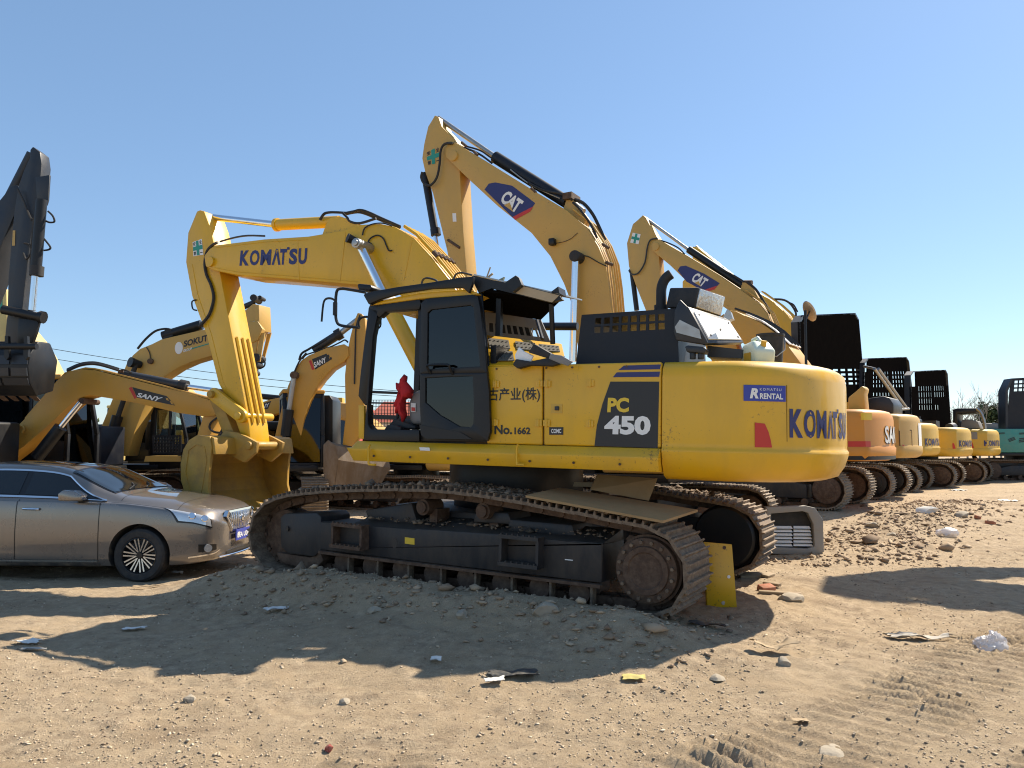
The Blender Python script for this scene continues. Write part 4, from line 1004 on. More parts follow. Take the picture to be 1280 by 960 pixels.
def machine(label, fr, paint, R_=2.85, W=1.38, zb=1.08, zt=2.2, group='excavators parked in the yard', cab=True, hood=True, cwm=None, half=1.95, hub_m=None, sm=None, hood_m=None, body_m=None):
    root = thing('excavator', label, 'excavator', fr, group)
    undercarriage(root, fr, half=half, hub_m=hub_m, sm=sm)
    mb = MB(); mb.prism_z([(-1.85, -W+.02), (1.1, -W+.02), (1.1, W-.02), (-1.6, W-.02), (-1.6, .45), (-.6, .4), (-.6, -.4), (-1.85, -.45)], 1.06, 1.19)
    mb.build('deck', BLACK, root, fr, bevel=.02)
    for n0, n1, x0 in ((-W, -.42, -.02), (.42, W, -1.5)):
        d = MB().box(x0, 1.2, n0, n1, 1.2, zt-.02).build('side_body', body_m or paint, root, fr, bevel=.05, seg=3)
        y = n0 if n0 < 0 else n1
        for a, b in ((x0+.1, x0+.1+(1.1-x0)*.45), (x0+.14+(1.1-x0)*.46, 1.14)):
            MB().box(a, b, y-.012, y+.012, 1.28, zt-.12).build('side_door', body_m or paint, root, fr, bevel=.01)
    t = Tail(fr, root, cwm or paint, R_, W, 1.22, zb, zt)
    if hood:
        MB().box(.15, 2.15, -.9, 1.1, zt-.05, zt+.18).build('engine_hood', hood_m or BLACK, root, fr, bevel=.06)
    if cab: cab_box(root, fr, paint)
    return root, t
def box_boom(root, fr, top, bot, hw, m, name='boom', px=True, n=None):
    n = -hw if n is None else n
    pts = fr.n(list(top)+list(bot), n) if px else list(top)+list(bot)
    return MB().prism(pts, n, n+2*hw).build(name, m, root, fr, bevel=.015)
def cyl_px(root, fr, p, q, n, r, m, name='hydraulic_cylinder', parent=None, seg=14):
    return MB().cyl(fr.hit(*p, 1, n), fr.hit(*q, 1, n), r, seg=seg).build(name, m, parent or root, fr)
def hose_px(root, fr, pts, n, r=.02, m=None, name='hydraulic_hose', k=4):
    return MB().tube(smooth_pts(fr.n3(pts, n), k), r, 6).build(name, m or RUBBER, root, fr)
def on_ground(x, y, yaw, **k): return Frame(x, y, H(x, y)-.02, yaw, **k)

# ------------------------------------------------------------------ tan excavator right behind the big one
f = on_ground(2.2, 13.7, 30)
CA, _t = machine('tan excavator right behind the big yellow one, its raised boom tallest against the sky', f, TAN, R_=3.2, W=1.45, zb=1.2, zt=2.3, half=1.75, sm=SHOE2)
AWN, BWN = -.20, -.27
arm_px = [(540, 150), (543.5, 144), (548, 146), (552, 158), (562, 168), (568, 176), (574, 200), (575, 221), (579, 290), (584, 350), (582, 395), (574, 390), (558.6, 313), (541, 242), (531, 214), (527.5, 198), (530, 180), (535, 158)]
a_ = MB().prism(f.n(arm_px, AWN), AWN, -AWN).build('arm', TAN, CA, f, bevel=.015)
b_ = box_boom(CA, f, [(556, 186), (560, 180), (568, 177.5), (601, 197.5), (664, 236.5), (708.6, 263), (734, 285), (748, 308), (757, 330), (761, 360), (768, 430), (772, 480)], [(730, 480), (718, 410), (714, 379), (704.5, 354), (687.5, 320), (664, 291), (622, 257.5), (589, 227), (566, 205), (557, 196)], -BWN, TAN)
tt = f.n([(712, 264), (736, 283), (751, 306), (760, 330), (764, 360), (770, 430)], BWN)
for k in range(4): MB().tube([(p[0]+.03, BWN+.08+.12*k, p[1]+.06) for p in tt], .022, 8).build('boom_tube', TAN, b_, f)
cb = cyl_px(CA, f, (619, 196.5), (709, 253), .0, .125, NAVY, 'arm_cylinder')
cyl_px(CA, f, (548, 147.5), (621, 197.5), .0, .055, STEEL, 'piston_rod', cb)
cyl_px(CA, f, (712, 253), (728, 266), .0, .09, STEEL, 'cylinder_eye', cb)
MB().prism(f.n([(704, 262), (708, 250), (716, 250), (732, 272), (730, 280)], -.12), -.12, .12).build('cylinder_bracket', TAN, b_, f)
cb = cyl_px(CA, f, (531, 217), (544, 292), .0, .085, NAVY, 'bucket_cylinder'); cyl_px(CA, f, (543, 288), (553, 345), .0, .05, CHROME, 'piston_rod', cb)
MB().cyl(f.hit(544, 286, 1, 0), f.hit(545, 294, 1, 0), .11, seg=14).build('cylinder_cap', NAVY, cb, f)
hose_px(CA, f, [(566, 179), (556, 180), (551, 188), (549.5, 205), (546, 222), (538, 231.5), (530, 229), (526.5, 222), (528, 215)], -.30, .028)
hose_px(b_, f, [(568, 178), (578, 184), (592, 189), (603, 195), (615, 204)], -.2, .022); hose_px(b_, f, [(583, 183), (600, 188), (612, 196), (618, 200)], -.1, .018)
hose_px(b_, f, [(660, 228), (680, 238), (700, 242), (712, 248), (715, 250)], -.16, .022); hose_px(b_, f, [(638, 212), (665, 232), (700, 248)], -.14, .014, STEEL)
hose_px(b_, f, [(716, 249), (729, 254), (741, 268), (750, 286), (756, 300)], -.05, .035); hose_px(b_, f, [(716, 253), (725, 262), (738, 280), (746, 297)], -.2, .025)
MB().box(*sorted((f.hit(709, 247, 1, 0).x, f.hit(720, 247, 1, 0).x)), -.2, .2, f.hit(714, 252, 1, 0).z, f.hit(714, 244, 1, 0).z).build('hose_clamp', RUST, b_, f)
for p, q in (((577, 178), (583, 183)), ((592, 189), (597, 194)), ((664, 235), (670, 241)), ((753, 305), (761, 310)), ((757, 328), (766, 331)), ((560, 300), (575, 310))):
    cyl_px(b_, f, p, q, -.25 if p[0] > 570 else -.2, .03, RUST, 'clamp', seg=8)
cp = cyl_px(CA, f, (719.5, 323), (716, 452), -.42, .07, CHROME, 'boom_cylinder')
m = MB(); c = f.hit(719.5, 320.5, 1, -.45); m.cyl((c.x, -.52, c.z), (c.x, -.26, c.z), .105, seg=18); m.build('boom_pin', RUBBER, b_, f, bevel=.01)
hose_px(b_, f, [(727, 319), (736, 321), (748, 328), (759, 333)], -.30, .010)
m = MB(); c = f.hit(690, 303, 1, -.33); m.box(c.x-.05, c.x+.07, -.40, -.275, c.z-.06, c.z+.07); m.build('boom_lamp', BLACK, b_, f, bevel=.02)
hose_px(b_, f, [(695, 304), (705, 302), (714, 298), (722, 291)], -.285, .006, RUST)
def cat_logo(fr, quad, n, parent, tri=True):
    """navy lozenge, slanted white letters, small triangle and red edge; quad runs along the boom: left, top, right, bottom"""
    L_, T_, R_, B_ = fr.n3(quad, n); mb = MB()
    vs = [L_, T_, T_*.42+R_*.58+Vector((0, 0, .02)), R_, R_*.65+B_*.35, B_]; mb.add(vs, [tuple(range(6))]); mb.build('decal', NAVYP, parent, fr)
    e = Vector((0, -.004, 0)); d = (R_-L_); d.y = 0; ax = (R_*.5+T_*.5-L_*.5-B_*.5)
    return L_, T_, R_, B_
def cat_print(fr, n, parent, body, letters, tri, red):
    e = .004
    mb = MB(); mb.add(fr.n3(body, n), [tuple(range(len(body)))]); mb.build('decal', NAVYP, parent, fr)
    mb = MB(); mb.add(fr.n3(red, n-e), [tuple(range(len(red)))]); mb.build('decal', REDP, parent, fr)
    lettering('CAT', quadmap(*fr.n3(letters, n-e)), WHITE, parent, fr, off=.045, space=.92)
    mb = MB(); mb.add(fr.n3(tri, n-2*e), [(0, 1, 2)]); mb.build('decal', TAN, parent, fr)
cat_print(f, BWN-.004, b_, [(605.5, 237), (611, 229.5), (619, 228), (640, 232), (660, 247), (669, 254), (662, 264), (643, 274)],
          [(624, 251), (645, 267.5), (655, 251.5), (634, 237)], [(630, 256.5), (641.5, 265), (637, 253)], [(641, 271), (643.5, 275), (662.5, 264.5), (666.5, 258)])
safety_cross(f, [(534.5, 207), (549.5, 203), (549.5, 183), (533, 190)], AWN-.004, a_, back=False)
print_shape(f, [(565.5, 266.5), (570, 266.5), (570.5, 277), (566, 277)], AWN-.004, WHITE, a_, 'sticker')
m = MB(); c = f.hit(565, 194, 1, -.33); m.cyl((c.x, -.31, c.z), (c.x, .31, c.z), .11, seg=18); m.build('arm_pin', TAN, b_, f, bevel=.01)

# ------------------------------------------------------------------ the row of tails to the right
YR = 37
def raised_hood(root, fr, px, s, us, vs, holes, m, t=.05, rim=None, top=True):
    A, B, C, D = fr.s3(px, s)
    mb = MB(); holed(mb, A, B, C, D, (-t, 0, 0), us, vs, holes)
    o = mb.build('raised_hood', m, root, fr)
    g_ = quadmap(A, B, C, D); mb = MB(); d = Vector((-.22, 0, 0))       # turned edge round the lid
    loop = [A, D + (A-D)*.06, D + (C-D)*.06, C + (D-C)*.06, C + (B-C)*.06, B]
    for i in range(5): mb.hexa([loop[i], loop[i+1], loop[i+1]+(g_(.5, .5)-loop[i+1])*.025, loop[i]+(g_(.5, .5)-loop[i])*.025], [p+d for p in (loop[i], loop[i+1], loop[i+1]+(g_(.5, .5)-loop[i+1])*.025, loop[i]+(g_(.5, .5)-loop[i])*.025)])
    mb.build('hood_rim', rim or GREYD, o, fr)
    return o
def drop_corner(us, vs, holes): return holes | {(0, len(vs)-2), (len(us)-2, len(vs)-2)}
# orange machine, first in the row
f = on_ground(6.35, 19.6, YR); f.W = 1.45
zb, zt = f.hit(1085, 577, 1, -1.45).z, f.hit(1085, 510.5, 1, -1.45).z
SA, T_ = machine('orange excavator with a black lower tail band and a tall black raised hood', f, ORANGE2, R_=3.15, W=1.45, zb=zb, zt=zt, half=2.0, cab=False, hood=False, hub_m=RUST)
m = MB(); m.rings([[T_.at(a, z, .004) for a in np.linspace(.02, T_.al[-1]-.02, 40)] for z in (zb+.03, zb+.24)], cap=False)
m.f = m.f[:-1] + []; m.build('tail_band', BLACK, T_.o, f, smooth=50)
grid_shape(T_.map(1060, 1088, 551.5, 558.5), REDP, T_.o, f)
lettering('SANY', T_.map(1106, 0, 532, 555, length=1.45), BLACKP, T_.o, f, off=.05)
mp = T_.map(1106, 0, 532, 555, length=1.45, off=.006); lettering('SANY', lambda u, v: mp(u*.98+.005, v*.94+.04), WHITE, T_.o, f, off=.025)
grid_shape(T_.map(1077, 1091, 516, 525), YELP, T_.o, f, name='sticker')
us = [0, .05] + edges(2, .04, .50, .60)[0:0] + edges(4, .02, .45, .93) + [1]; vs = [0, .07, .20, .30] + edges(4, .022, .36, .50) + [.94, 1]
hs = {(i, j) for i in range(2, 9, 2) for j in (4, 6, 8, 10)}
hs = drop_corner(us, vs, hs) | {(i, 1) for i in range(2, 9)}
o = raised_hood(SA, f, [(1004, 530), (1085, 530), (1073, 391), (999, 394)], .9, us, vs, hs, HOODIN)
m = MB(); A = f.s3([(1007, 470), (1006.5, 388)], 2.0); m.cyl(A[0]-Vector((0, 0, 1)), A[1], .03, seg=8); mp_ = m.build('mirror_post', BLACK, SA, f)
c = f.s3([(1012, 389)], 2.0)[0]; m = MB(); d = Vector((.35, -.3, -.42)).normalized(); u = Vector((0, 1, -.62)).normalized(); d = u.cross(Vector((1, .1, .1))).normalized(); w_ = d.cross(u)
m.rings([[c + d*e + (u*math.cos(2*math.pi*k/24)*.34 + w_*math.sin(2*math.pi*k/24)*.12)*r for k in range(24)] for e, r in ((-.02, .9), (-.005, 1), (.012, 1), (.03, .8))])
m.build('round_mirror', STEEL, SA, f); MB().cyl(c, f.s3([(1006.5, 402)], 2.0)[0], .02, seg=6).build('mirror_arm', BLACK, SA, f)
eb = MB().prism(f.n([(1060, 512), (1060, 497), (1070, 489), (1078, 482), (1082, 486), (1080, 493), (1082, 512)], -.6), -.6, -.2).build('engine_block', TAN, SA, f, bevel=.03)
cov = MB().prism(f.n([(905, 392), (911, 388), (920, 389), (930, 394), (950, 403), (966, 414), (985, 432), (1002, 455), (985, 470), (950, 450), (930, 430), (917, 418), (907, 402)], -.5), -.5, .5).build('boom', ORANGE, SA, f, bevel=.02)
tp_ = f.n([(912, 388), (930, 394), (950, 403), (966, 414), (985, 432)], -.5)
m = MB(); m.rings([[(p[0]+.02, -.46, p[1]+.03), (p[0]+.02, .46, p[1]+.03), (p[0]+.04, .46, p[1]+.05), (p[0]+.04, -.46, p[1]+.05)] for p in tp_[1:]]); m.build('boom_plate', WHITEP, cov, f)  # pale top of the boom: its sunlit tone is put into the colour
for k in range(3): MB().tube([(p[0]+.05, -.25+.25*k, p[1]+.08) for p in tp_], .03, 6).build('hydraulic_hose', RUBBER, cov, f)
box_boom(SA, f, [(905, 392), (917, 418), (930, 470), (900, 475)], [(880, 430), (893, 400)], .2, ORANGE, 'arm')
# tan machine with the second raised boom
f = on_ground(9.1, 23.0, YR)
zb, zt = f.hit(1128, 573, 1, -1.38).z, f.hit(1128, 516.5, 1, -1.38).z
CB, T_ = machine('tan excavator second in the row, boom raised and hood open on two pale struts', f, TAN, R_=2.9, W=1.38, zb=zb, zt=zt, half=1.95, cab=False, hood=False, hub_m=BLACK)
grid_shape(T_.map(1148.5, 1156, 529, 561), WHITEP, T_.o, f, name='tail_plate')
m_ = T_.map(1124, 1140, 537, 560)
mb = MB()
for a, b, c, d in ((0, 1, 0, .05), (0, 1, .95, 1), (0, .05, .06, .94), (.95, 1, .06, .94)): mb.add([m_(a, c), m_(b, c), m_(b, d), m_(a, d)], [(0, 1, 2, 3)])
mb.build('panel_seam', SEAM, T_.o, f)
grid_shape(T_.map(1127.5, 1130, 556, 559), REDP, T_.o, f, name='reflector')
us = [0, .06] + edges(6, .02, .16, .48) + edges(6, .02, .55, .92) + [1]; vs = [0, .3] + edges(2, .05, .36, .50) + [.56] + edges(4, .025, .58, .80) + [1]
hs = {(i, j) for i in list(range(2, 13, 2)) + list(range(14, 25, 2)) for j in (7, 9, 11, 13)} | {(i, j) for i in range(2, 13, 2) for j in (2, 4)}
raised_hood(CB, f, [(1078, 535), (1146, 535), (1136, 446), (1081, 448)], .9, us, vs, drop_corner(us, vs, hs), HOODIN, rim=GREYD)
m = MB()
for dx in (0, 5): m.cyl(f.s3([(1093+dx, 461)], 1.6)[0], f.s3([(1129+dx, 511)], 1.9)[0], .045, seg=8)
m.cyl(f.s3([(1080, 458)], 1.2)[0], f.s3([(1094, 461)], 1.6)[0], .04, seg=8); m.cyl(f.s3([(1120, 512)], 1.9)[0], f.s3([(1136, 511)], 1.9)[0], .04, seg=8)
m.build('hood_strut', STEEL, CB, f)
MB().prism(f.n([(1083, 517), (1084, 498), (1104, 495), (1112, 497), (1117, 505), (1117, 517)], -.9), -.9, .4).build('engine_block', GREYD, CB, f, bevel=.04)
arm_px = [(797, 275), (803.6, 268.8), (807.6, 272), (811, 279), (818, 291), (823.4, 299.5), (824, 327), (829, 385), (832, 430), (822, 430), (806.6, 386.6), (796, 360), (786, 333), (783.5, 304), (791, 280)]
a_ = MB().prism(f.n(arm_px, -.18), -.18, .18).build('arm', TAN, CB, f, bevel=.015)
b_ = box_boom(CB, f, [(814, 307), (817, 301), (824, 299.5), (859, 320), (898.7, 344), (928, 364), (948, 378), (958, 391), (967, 412), (985, 455), (1000, 500)], [(965, 500), (940, 430), (918, 394), (908, 386), (882, 368), (857, 350.5), (838, 332), (826, 322), (816, 314)], .25, TAN)
tt = f.n([(930, 365), (950, 379), (961, 393), (969, 412), (988, 455)], -.25)
for k in range(3): MB().tube([(p[0]+.04, -.2+.16*k, p[1]+.07) for p in tt], .028, 6).build('boom_tube', TAN, b_, f)
cb = cyl_px(CB, f, (861, 312), (929, 357), 0, .125, BLACK, 'arm_cylinder'); cyl_px(CB, f, (807, 273), (862, 313), 0, .055, STEEL, 'piston_rod', cb)
MB().prism(f.n([(925, 364), (928, 353), (938, 354), (950, 376)], -.12), -.12, .12).build('cylinder_bracket', TAN, b_, f)
cb = cyl_px(CB, f, (789.5, 336), (796, 388), 0, .09, BLACK, 'bucket_cylinder')
hose_px(CB, f, [(822, 298), (813, 300), (809, 310), (806, 328), (798, 341), (790, 343), (786, 338)], -.24, .028, GREYD)
hose_px(b_, f, [(824, 300), (836, 304), (848, 310), (856, 318)], -.15, .025); hose_px(b_, f, [(934, 353), (945, 362), (955, 378), (963, 392)], -.1, .045); hose_px(b_, f, [(900, 336), (915, 343), (930, 352)], -.15, .028)
cyl_px(b_, f, (930, 354), (940, 354), .0, .10, RUST, 'hose_clamp', seg=8)
cat_print(f, -.256, b_, [(847, 338), (850, 333), (857, 332), (880, 342), (899.6, 354), (892.7, 362), (880, 364), (858, 352)],
          [(863, 350.5), (878, 359.5), (886, 349.5), (871, 340)], [(868, 353.5), (876, 358), (873.5, 351.5)], [(880, 362.5), (882, 365), (893, 362), (896.5, 357)])
safety_cross(f, [(788, 303), (798, 305), (800.5, 293), (791, 291)], -.184, a_, chars=False)
m = MB(); c = f.hit(819, 308, 1, -.3); m.cyl((c.x, -.29, c.z), (c.x, .29, c.z), .13, seg=16); m.build('arm_pin', TAN, b_, f)
# yellow machine third in the row: mostly hidden, third boom
f = on_ground(11.7, 26.5, YR)
zb, zt = f.hit(1158, 570, 1, -1.36).z, f.hit(1158, 528, 1, -1.36).z
KB, T_ = machine('yellow excavator third in the row, mostly hidden, its bright boom behind the second one', f, Y_SMALL, R_=2.78, W=1.36, zb=zb, zt=zt, cab=False, hood_m=BLACK, hub_m=BLACK)
b_ = box_boom(KB, f, [(866, 308), (872, 309), (918, 347), (945, 364), (962, 374), (973, 383), (985, 394), (993, 407), (998, 420), (1001, 445), (1010, 500)], [(975, 500), (960, 440), (945, 410), (915, 385), (880, 350), (864, 318)], .25, Y_SMALL)
tt = f.n([(950, 367), (974, 384), (987, 396), (996, 412), (1001, 440)], -.25)
for k in range(3): MB().tube([(p[0]+.05, -.2+.17*k, p[1]+.09) for p in tt], .03, 6).build('boom_tube', Y_SMALL, b_, f)
cyl_px(KB, f, (870, 308), (917, 345), .0, .05, STEEL, 'piston_rod')
hose_px(b_, f, [(968, 374), (980, 375), (989, 381), (995, 392), (993, 400)], -.1, .04); hose_px(b_, f, [(985, 378), (992, 381), (997, 390)], .1, .03)
MB().prism(f.n([(853, 372), (853, 352), (858, 346), (870, 308), (876, 312), (876, 395), (860, 395)], -.18), -.18, .18).build('arm', Y_SMALL, KB, f, bevel=.02)
komatsu(T_.map(1156, 0, 548, 557, length=1.3), NAVYP, T_.o, f)
# fourth
f = on_ground(14.1, 28.7, YR)
zb, zt = f.hit(1185, 571, 1, -1.36).z, f.hit(1185, 534, 1, -1.36).z
KC, T_ = machine('yellow excavator fourth in the row with a black raised hood full of small openings', f, Y_SMALL, R_=2.78, W=1.36, zb=zb, zt=zt, cab=False, hood=False, hub_m=RUST)
komatsu(T_.map(1199, 0, 550.5, 558.5, length=1.3), NAVYP, T_.o, f)
mp = T_.map(1190.5, 1194.5, 554, 561.5); mb = MB(); mb.add([mp(0, 0), mp(1, 0), mp(.8, .5), mp(.5, 1), mp(0, 1)], [(0, 1, 2, 3, 4)]); mb.build('reflector', REDP, T_.o, f)
us = [0, .12] + edges(6, .02, .17, .50) + edges(6, .02, .56, .92) + [1]; vs = [0, .34] + edges(4, .025, .40, .76)[0:8] + [1]
hs = {(i, j) for i in list(range(2, 13, 2)) + list(range(14, 25, 2)) for j in (2, 4, 6, 8)} - {(i, 4) for i in range(14, 25, 2)} - {(i, 2) for i in range(18, 25, 2)}
raised_hood(KC, f, [(1140, 545), (1190, 545), (1184.5, 462), (1138, 464)], .9, us, vs, drop_corner(us, vs, hs), HOODIN, rim=GREYD)
m = MB(); m.box(1.0, 1.8, -.9, -.1, zt-.02, zt+.25); m.cyl((1.3, -1.1, zt-.05), (1.3, -1.1, zt+.4), .05, seg=8); m.cyl((2.2, -.9, zt), (2.2, .1, zt+.05), .14, seg=12); m.build('engine_block', GREYD, KC, f)
box_boom(KC, f, [(-6, 2.2), (-3.2, 4.3), (-2.2, 4.2), (-.2, 2.1)], [(-.3, 1.7), (-2.3, 3.5), (-3.2, 3.6), (-6, 1.9)], .22, Y_SMALL, px=False)
# fifth
f = on_ground(17.0, 31.7, YR)
zb, zt = f.hit(1228, 570, 1, -1.36).z, f.hit(1228, 536.5, 1, -1.36).z
KD, T_ = machine('yellow excavator last in the row, beside the teal machine, with a low grey hood', f, Y_SMALL, R_=2.8, W=1.36, zb=zb, zt=zt, cab=False, hood=False, hub_m=RUST)
komatsu(T_.map(1230, 0, 550.5, 557.5, length=1.35), NAVYP, T_.o, f)
mp = T_.map(1213, 1217, 552, 560); mb = MB(); mb.add([mp(0, 0), mp(1, 0), mp(.8, .5), mp(.5, 1), mp(0, 1)], [(0, 1, 2, 3, 4)]); mb.build('reflector', REDP, T_.o, f)
grid_shape(T_.map(1212.5, 1222, 540, 549), GREY, T_.o, f, name='sticker')
MB().prism(f.n([(1191, 545), (1191, 512), (1196, 510.5), (1223, 510), (1221, 516), (1197, 517), (1197, 545)], -.9), -.9, .8).build('cab_guard', BLACK, KD, f, bevel=.03)
m = MB(); m.tube(smooth_pts(f.n3([(1221, 511), (1226, 516), (1230, 526), (1231.5, 536)], -.9), 4), .06); m.build('hood_strut', STEEL, KD, f)
MB().prism(f.n([(1199, 536), (1202, 525), (1210, 524), (1222, 526), (1226, 536)], -.6), -.6, .5).build('engine_hood', GREY, KD, f, bevel=.05)
MB().prism(f.n([(1192, 536), (1192, 527), (1197, 524), (1201, 530), (1201, 536)], -.7), -.7, .2).build('engine_block', RUBBER, KD, f, bevel=.05)
box_boom(KD, f, [(-6, 2.2), (-3.2, 4.0), (-2.2, 3.9), (-.2, 2.1)], [(-.3, 1.7), (-2.3, 3.2), (-3.2, 3.3), (-6, 1.9)], .22, Y_SMALL, px=False)
# teal machine seen from its side
f = on_ground(22.0, 33.0, 4)
TE, T_ = machine('teal excavator at the right edge of the yard with a dark blue open hood', f, TEAL, R_=2.8, W=1.4, zb=1.1, zt=f.hit(1262, 536, 1, -1.4).z, cab=False, hood=False, sm=SHOE)
MB().box(-2.0, -.04, -1.41, .3, 1.2, f.hit(1262, 536, 1, -1.4).z).build('side_body', TEAL, TE, f, bevel=.04)
for px in ([(1244, 541), (1256, 540.5), (1256, 542.5), (1244, 543)], [(1260, 549), (1268, 546), (1270, 550), (1262, 553)], [(1274, 548), (1282, 547), (1282, 553), (1274, 554)], [(1274, 541), (1282, 540.5), (1282, 543), (1274, 543.5)]):
    mb = MB()
    pts = f.n3(px, -1.425); g_ = quadmap(pts[0], pts[1], pts[2], pts[3])
    for k in range(3): mb.add([g_(0, k/3), g_(1, k/3), g_(1, k/3+.2), g_(0, k/3+.2)], [(0, 1, 2, 3)])
    mb.build('vent_slots', BLACKP, TE, f, kind='stuff')
us = [0] + edges(6, .03, .12, .97) + [1]; vs = [0, .70] + edges(3, .03, .74, .95) + [1]
A, B, C, D = f.n3([(1258, 536), (1305, 536), (1303, 471), (1264, 473)], -1.0)
mb = MB(); holed(mb, A, B, C, D, (0, .05, 0), us, vs, {(i, j) for i in range(1, 12, 2) for j in (2, 4, 6)}); mb.build('raised_hood', NAVY, TE, f)
MB().prism(f.n([(1257, 536), (1257, 488), (1264, 473), (1266, 475), (1260, 489), (1260, 536)], -1.05), -1.05, -.5).build('hood_rim', GREYD, TE, f)
m = MB(); m.box(-2.0, -1.4, -1.0, -.4, f.hit(1262, 536, 1, -1.4).z, f.hit(1262, 529, 1, -1).z); m.build('air_filter', GREY, TE, f, bevel=.04)

# ------------------------------------------------------------------ machines on the left
# orange machine whose boom spans the car
f0 = on_ground(-9.9, 13.6, 184)
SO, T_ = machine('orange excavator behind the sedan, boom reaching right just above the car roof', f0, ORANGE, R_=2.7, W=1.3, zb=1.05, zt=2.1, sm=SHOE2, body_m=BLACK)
f = Frame(-8.0, 13.6, 0, 0)
b_ = box_boom(SO, f, [(-12, 560), (0, 553), (30, 524), (62, 487), (78, 469), (90, 463), (106, 461.5), (118, 462.5), (160, 473), (200, 483), (240, 493), (262, 500), (272, 508)], [(274, 515), (268, 520), (255, 520.5), (222, 516), (170, 503.5), (135, 497.5), (112, 494), (98, 498), (86, 508), (60, 532), (30, 558), (4, 578), (-12, 580)], .22, ORANGE, n=-.22)
m = MB(); m.rings([[(p[0], -.2, p[1]+.004), (p[0], .2, p[1]+.004), (p[0], .2, p[1]+.03), (p[0], -.2, p[1]+.03)] for p in f.n([(30, 524), (62, 487), (80, 467.5), (106, 461), (118, 462), (200, 482.5), (262, 499.5)], -.22)]); m.build('boom_plate', ORANGE, b_, f)
cb = cyl_px(SO, f, (150, 467.5), (233, 483.5), -.02, .085, GREYD, 'arm_cylinder'); cyl_px(SO, f, (225, 481.5), (234, 483.5), -.02, .11, RUBBER, 'cylinder_cap', cb); cyl_px(SO, f, (232, 483), (274, 489), -.02, .045, CHROME, 'piston_rod', cb)
MB().prism(f.n([(146, 471), (148, 462), (153, 462), (158, 474)], -.1), -.1, .1).build('cylinder_bracket', RUST, b_, f)
for n_, dz in ((-.12, 0), (.0, 1), (.1, 2)): hose_px(b_, f, [(84, 464-dz), (100, 457-dz), (116, 455-dz), (130, 457.5-dz), (148, 463-dz)], n_, .022)
hose_px(b_, f, [(152, 462), (158, 463), (164, 466)], -.1, .015)
print_shape(f, [(161, 485), (164.5, 483.5), (171, 497), (168, 498.5)], -.226, REDP, b_, 'decal'); print_shape(f, [(165.5, 484), (208, 495), (219, 507), (171.5, 497)], -.226, BLACKP, b_, 'decal')
print_text('SANY', f, [(171, 496), (199, 502.5), (204, 497), (172, 490.5)], -.230, WHITE, b_, off=.035, shear=.15)
for px in ([(207, 497), (210, 498), (211, 501), (208, 500)], [(212, 501), (215, 502), (217, 506), (214, 505)]): print_shape(f, px, -.230, ORANGE, b_, 'decal')
m = MB(); c = f.hit(102, 501, 1, -.25); m.cyl((c.x, -.27, c.z), (c.x, .27, c.z), .05, seg=12); m.build('boom_pin', RUST, b_, f)
cb = cyl_px(SO, f, (76, 534), (46, 572), -.3, .11, BLACK, 'boom_cylinder'); cyl_px(SO, f, (101, 503), (74, 536), -.3, .05, CHROME, 'piston_rod', cb)
a_ = MB().prism(f.n([(262, 502), (272, 497), (279, 508), (276, 520), (262, 545), (250, 580), (236, 582), (246, 545), (254, 520)], -.18), -.18, .18).build('arm', ORANGE, SO, f, bevel=.015)
hose_px(a_, f, [(268, 500), (275, 508), (273, 520), (264, 528), (262, 535), (268, 540), (276, 541)], -.22, .02)
hose_px(b_, f, [(18, 537), (26, 532), (30, 536), (27, 541)], -.25, .02, ORANGE)
# white bent post at the frame edge
m = MB(); m.tube(smooth_pts([gp(10, 640) + Vector((0, 0, z)) + Vector((dx, 0, 0)) for z, dx in ((0, 0), (.8, .0), (1.15, -.02), (1.45, -.08), (1.75, -.2))], 4), .03, 8)
tag(m.build('bent_post', WHITEP), 'white bent pipe post at the left edge behind the car', 'post')
p = gp(58, 640); m = MB(); m.cyl(p - Vector((0, 0, .1)), p + Vector((0, 0, 1.9)), .03, seg=8); tag(m.build('pipe_post', WHITEP), 'thin straight white pipe post behind the car roof', 'post')
# tan machine with the white round logo
f0 = on_ground(-10.9, 19.2, 186)
SK, T_ = machine('tan excavator left of the big bucket with a round white logo on its boom', f0, TAN, R_=2.8, W=1.35, zb=1.08, zt=2.15, cab=False, sm=SHOE2, body_m=NAVY)
cab = cab_box(SK, f0, TAN, s0=-2.6, s1=-1.6, z0=1.1, z1=f0.hit(205, 505, 1, -1.4).z, gm=GLASS)
f = Frame(-9, 19.2, 0, 0)
b_ = box_boom(SK, f, [(118, 552), (130, 525), (158, 455), (166, 444), (175, 436), (190, 430), (202, 424), (250, 413), (290, 405), (322, 401)], [(328, 411), (322, 425), (300, 436), (270, 443), (240, 452), (222, 460), (205, 471), (192, 484), (180, 510), (168, 540), (160, 570), (120, 570)], .26, TAN, n=-.26)
cb = cyl_px(SK, f, (204, 420.5), (252, 406), 0, .13, BLACK, 'arm_cylinder'); cyl_px(SK, f, (252, 406), (318, 378), 0, .07, GREYD, 'piston_rod', cb)
hose_px(b_, f, [(172, 436), (182, 424), (194, 414), (206, 411), (213, 412)], -.1, .03); hose_px(b_, f, [(183, 434), (187, 441), (188, 448)], -.28, .012)
MB().prism(f.n([(203, 424), (206, 411), (214, 412), (216, 420)], -.12), -.12, .12).build('cylinder_bracket', BLACK, b_, f)
m = MB(); c = f.hit(170, 453, 1, -.4); m.cyl((c.x-.1, -.5, c.z), (c.x+.05, -.27, c.z-.05), .13, .09, seg=14); m.build('boom_pin', BLACK, b_, f)
m = MB(); c = f.hit(188, 451.5, 1, -.3); m.cyl((c.x, -.33, c.z), (c.x, -.26, c.z), .07, seg=12); m.build('boom_lamp', RUST, b_, f)
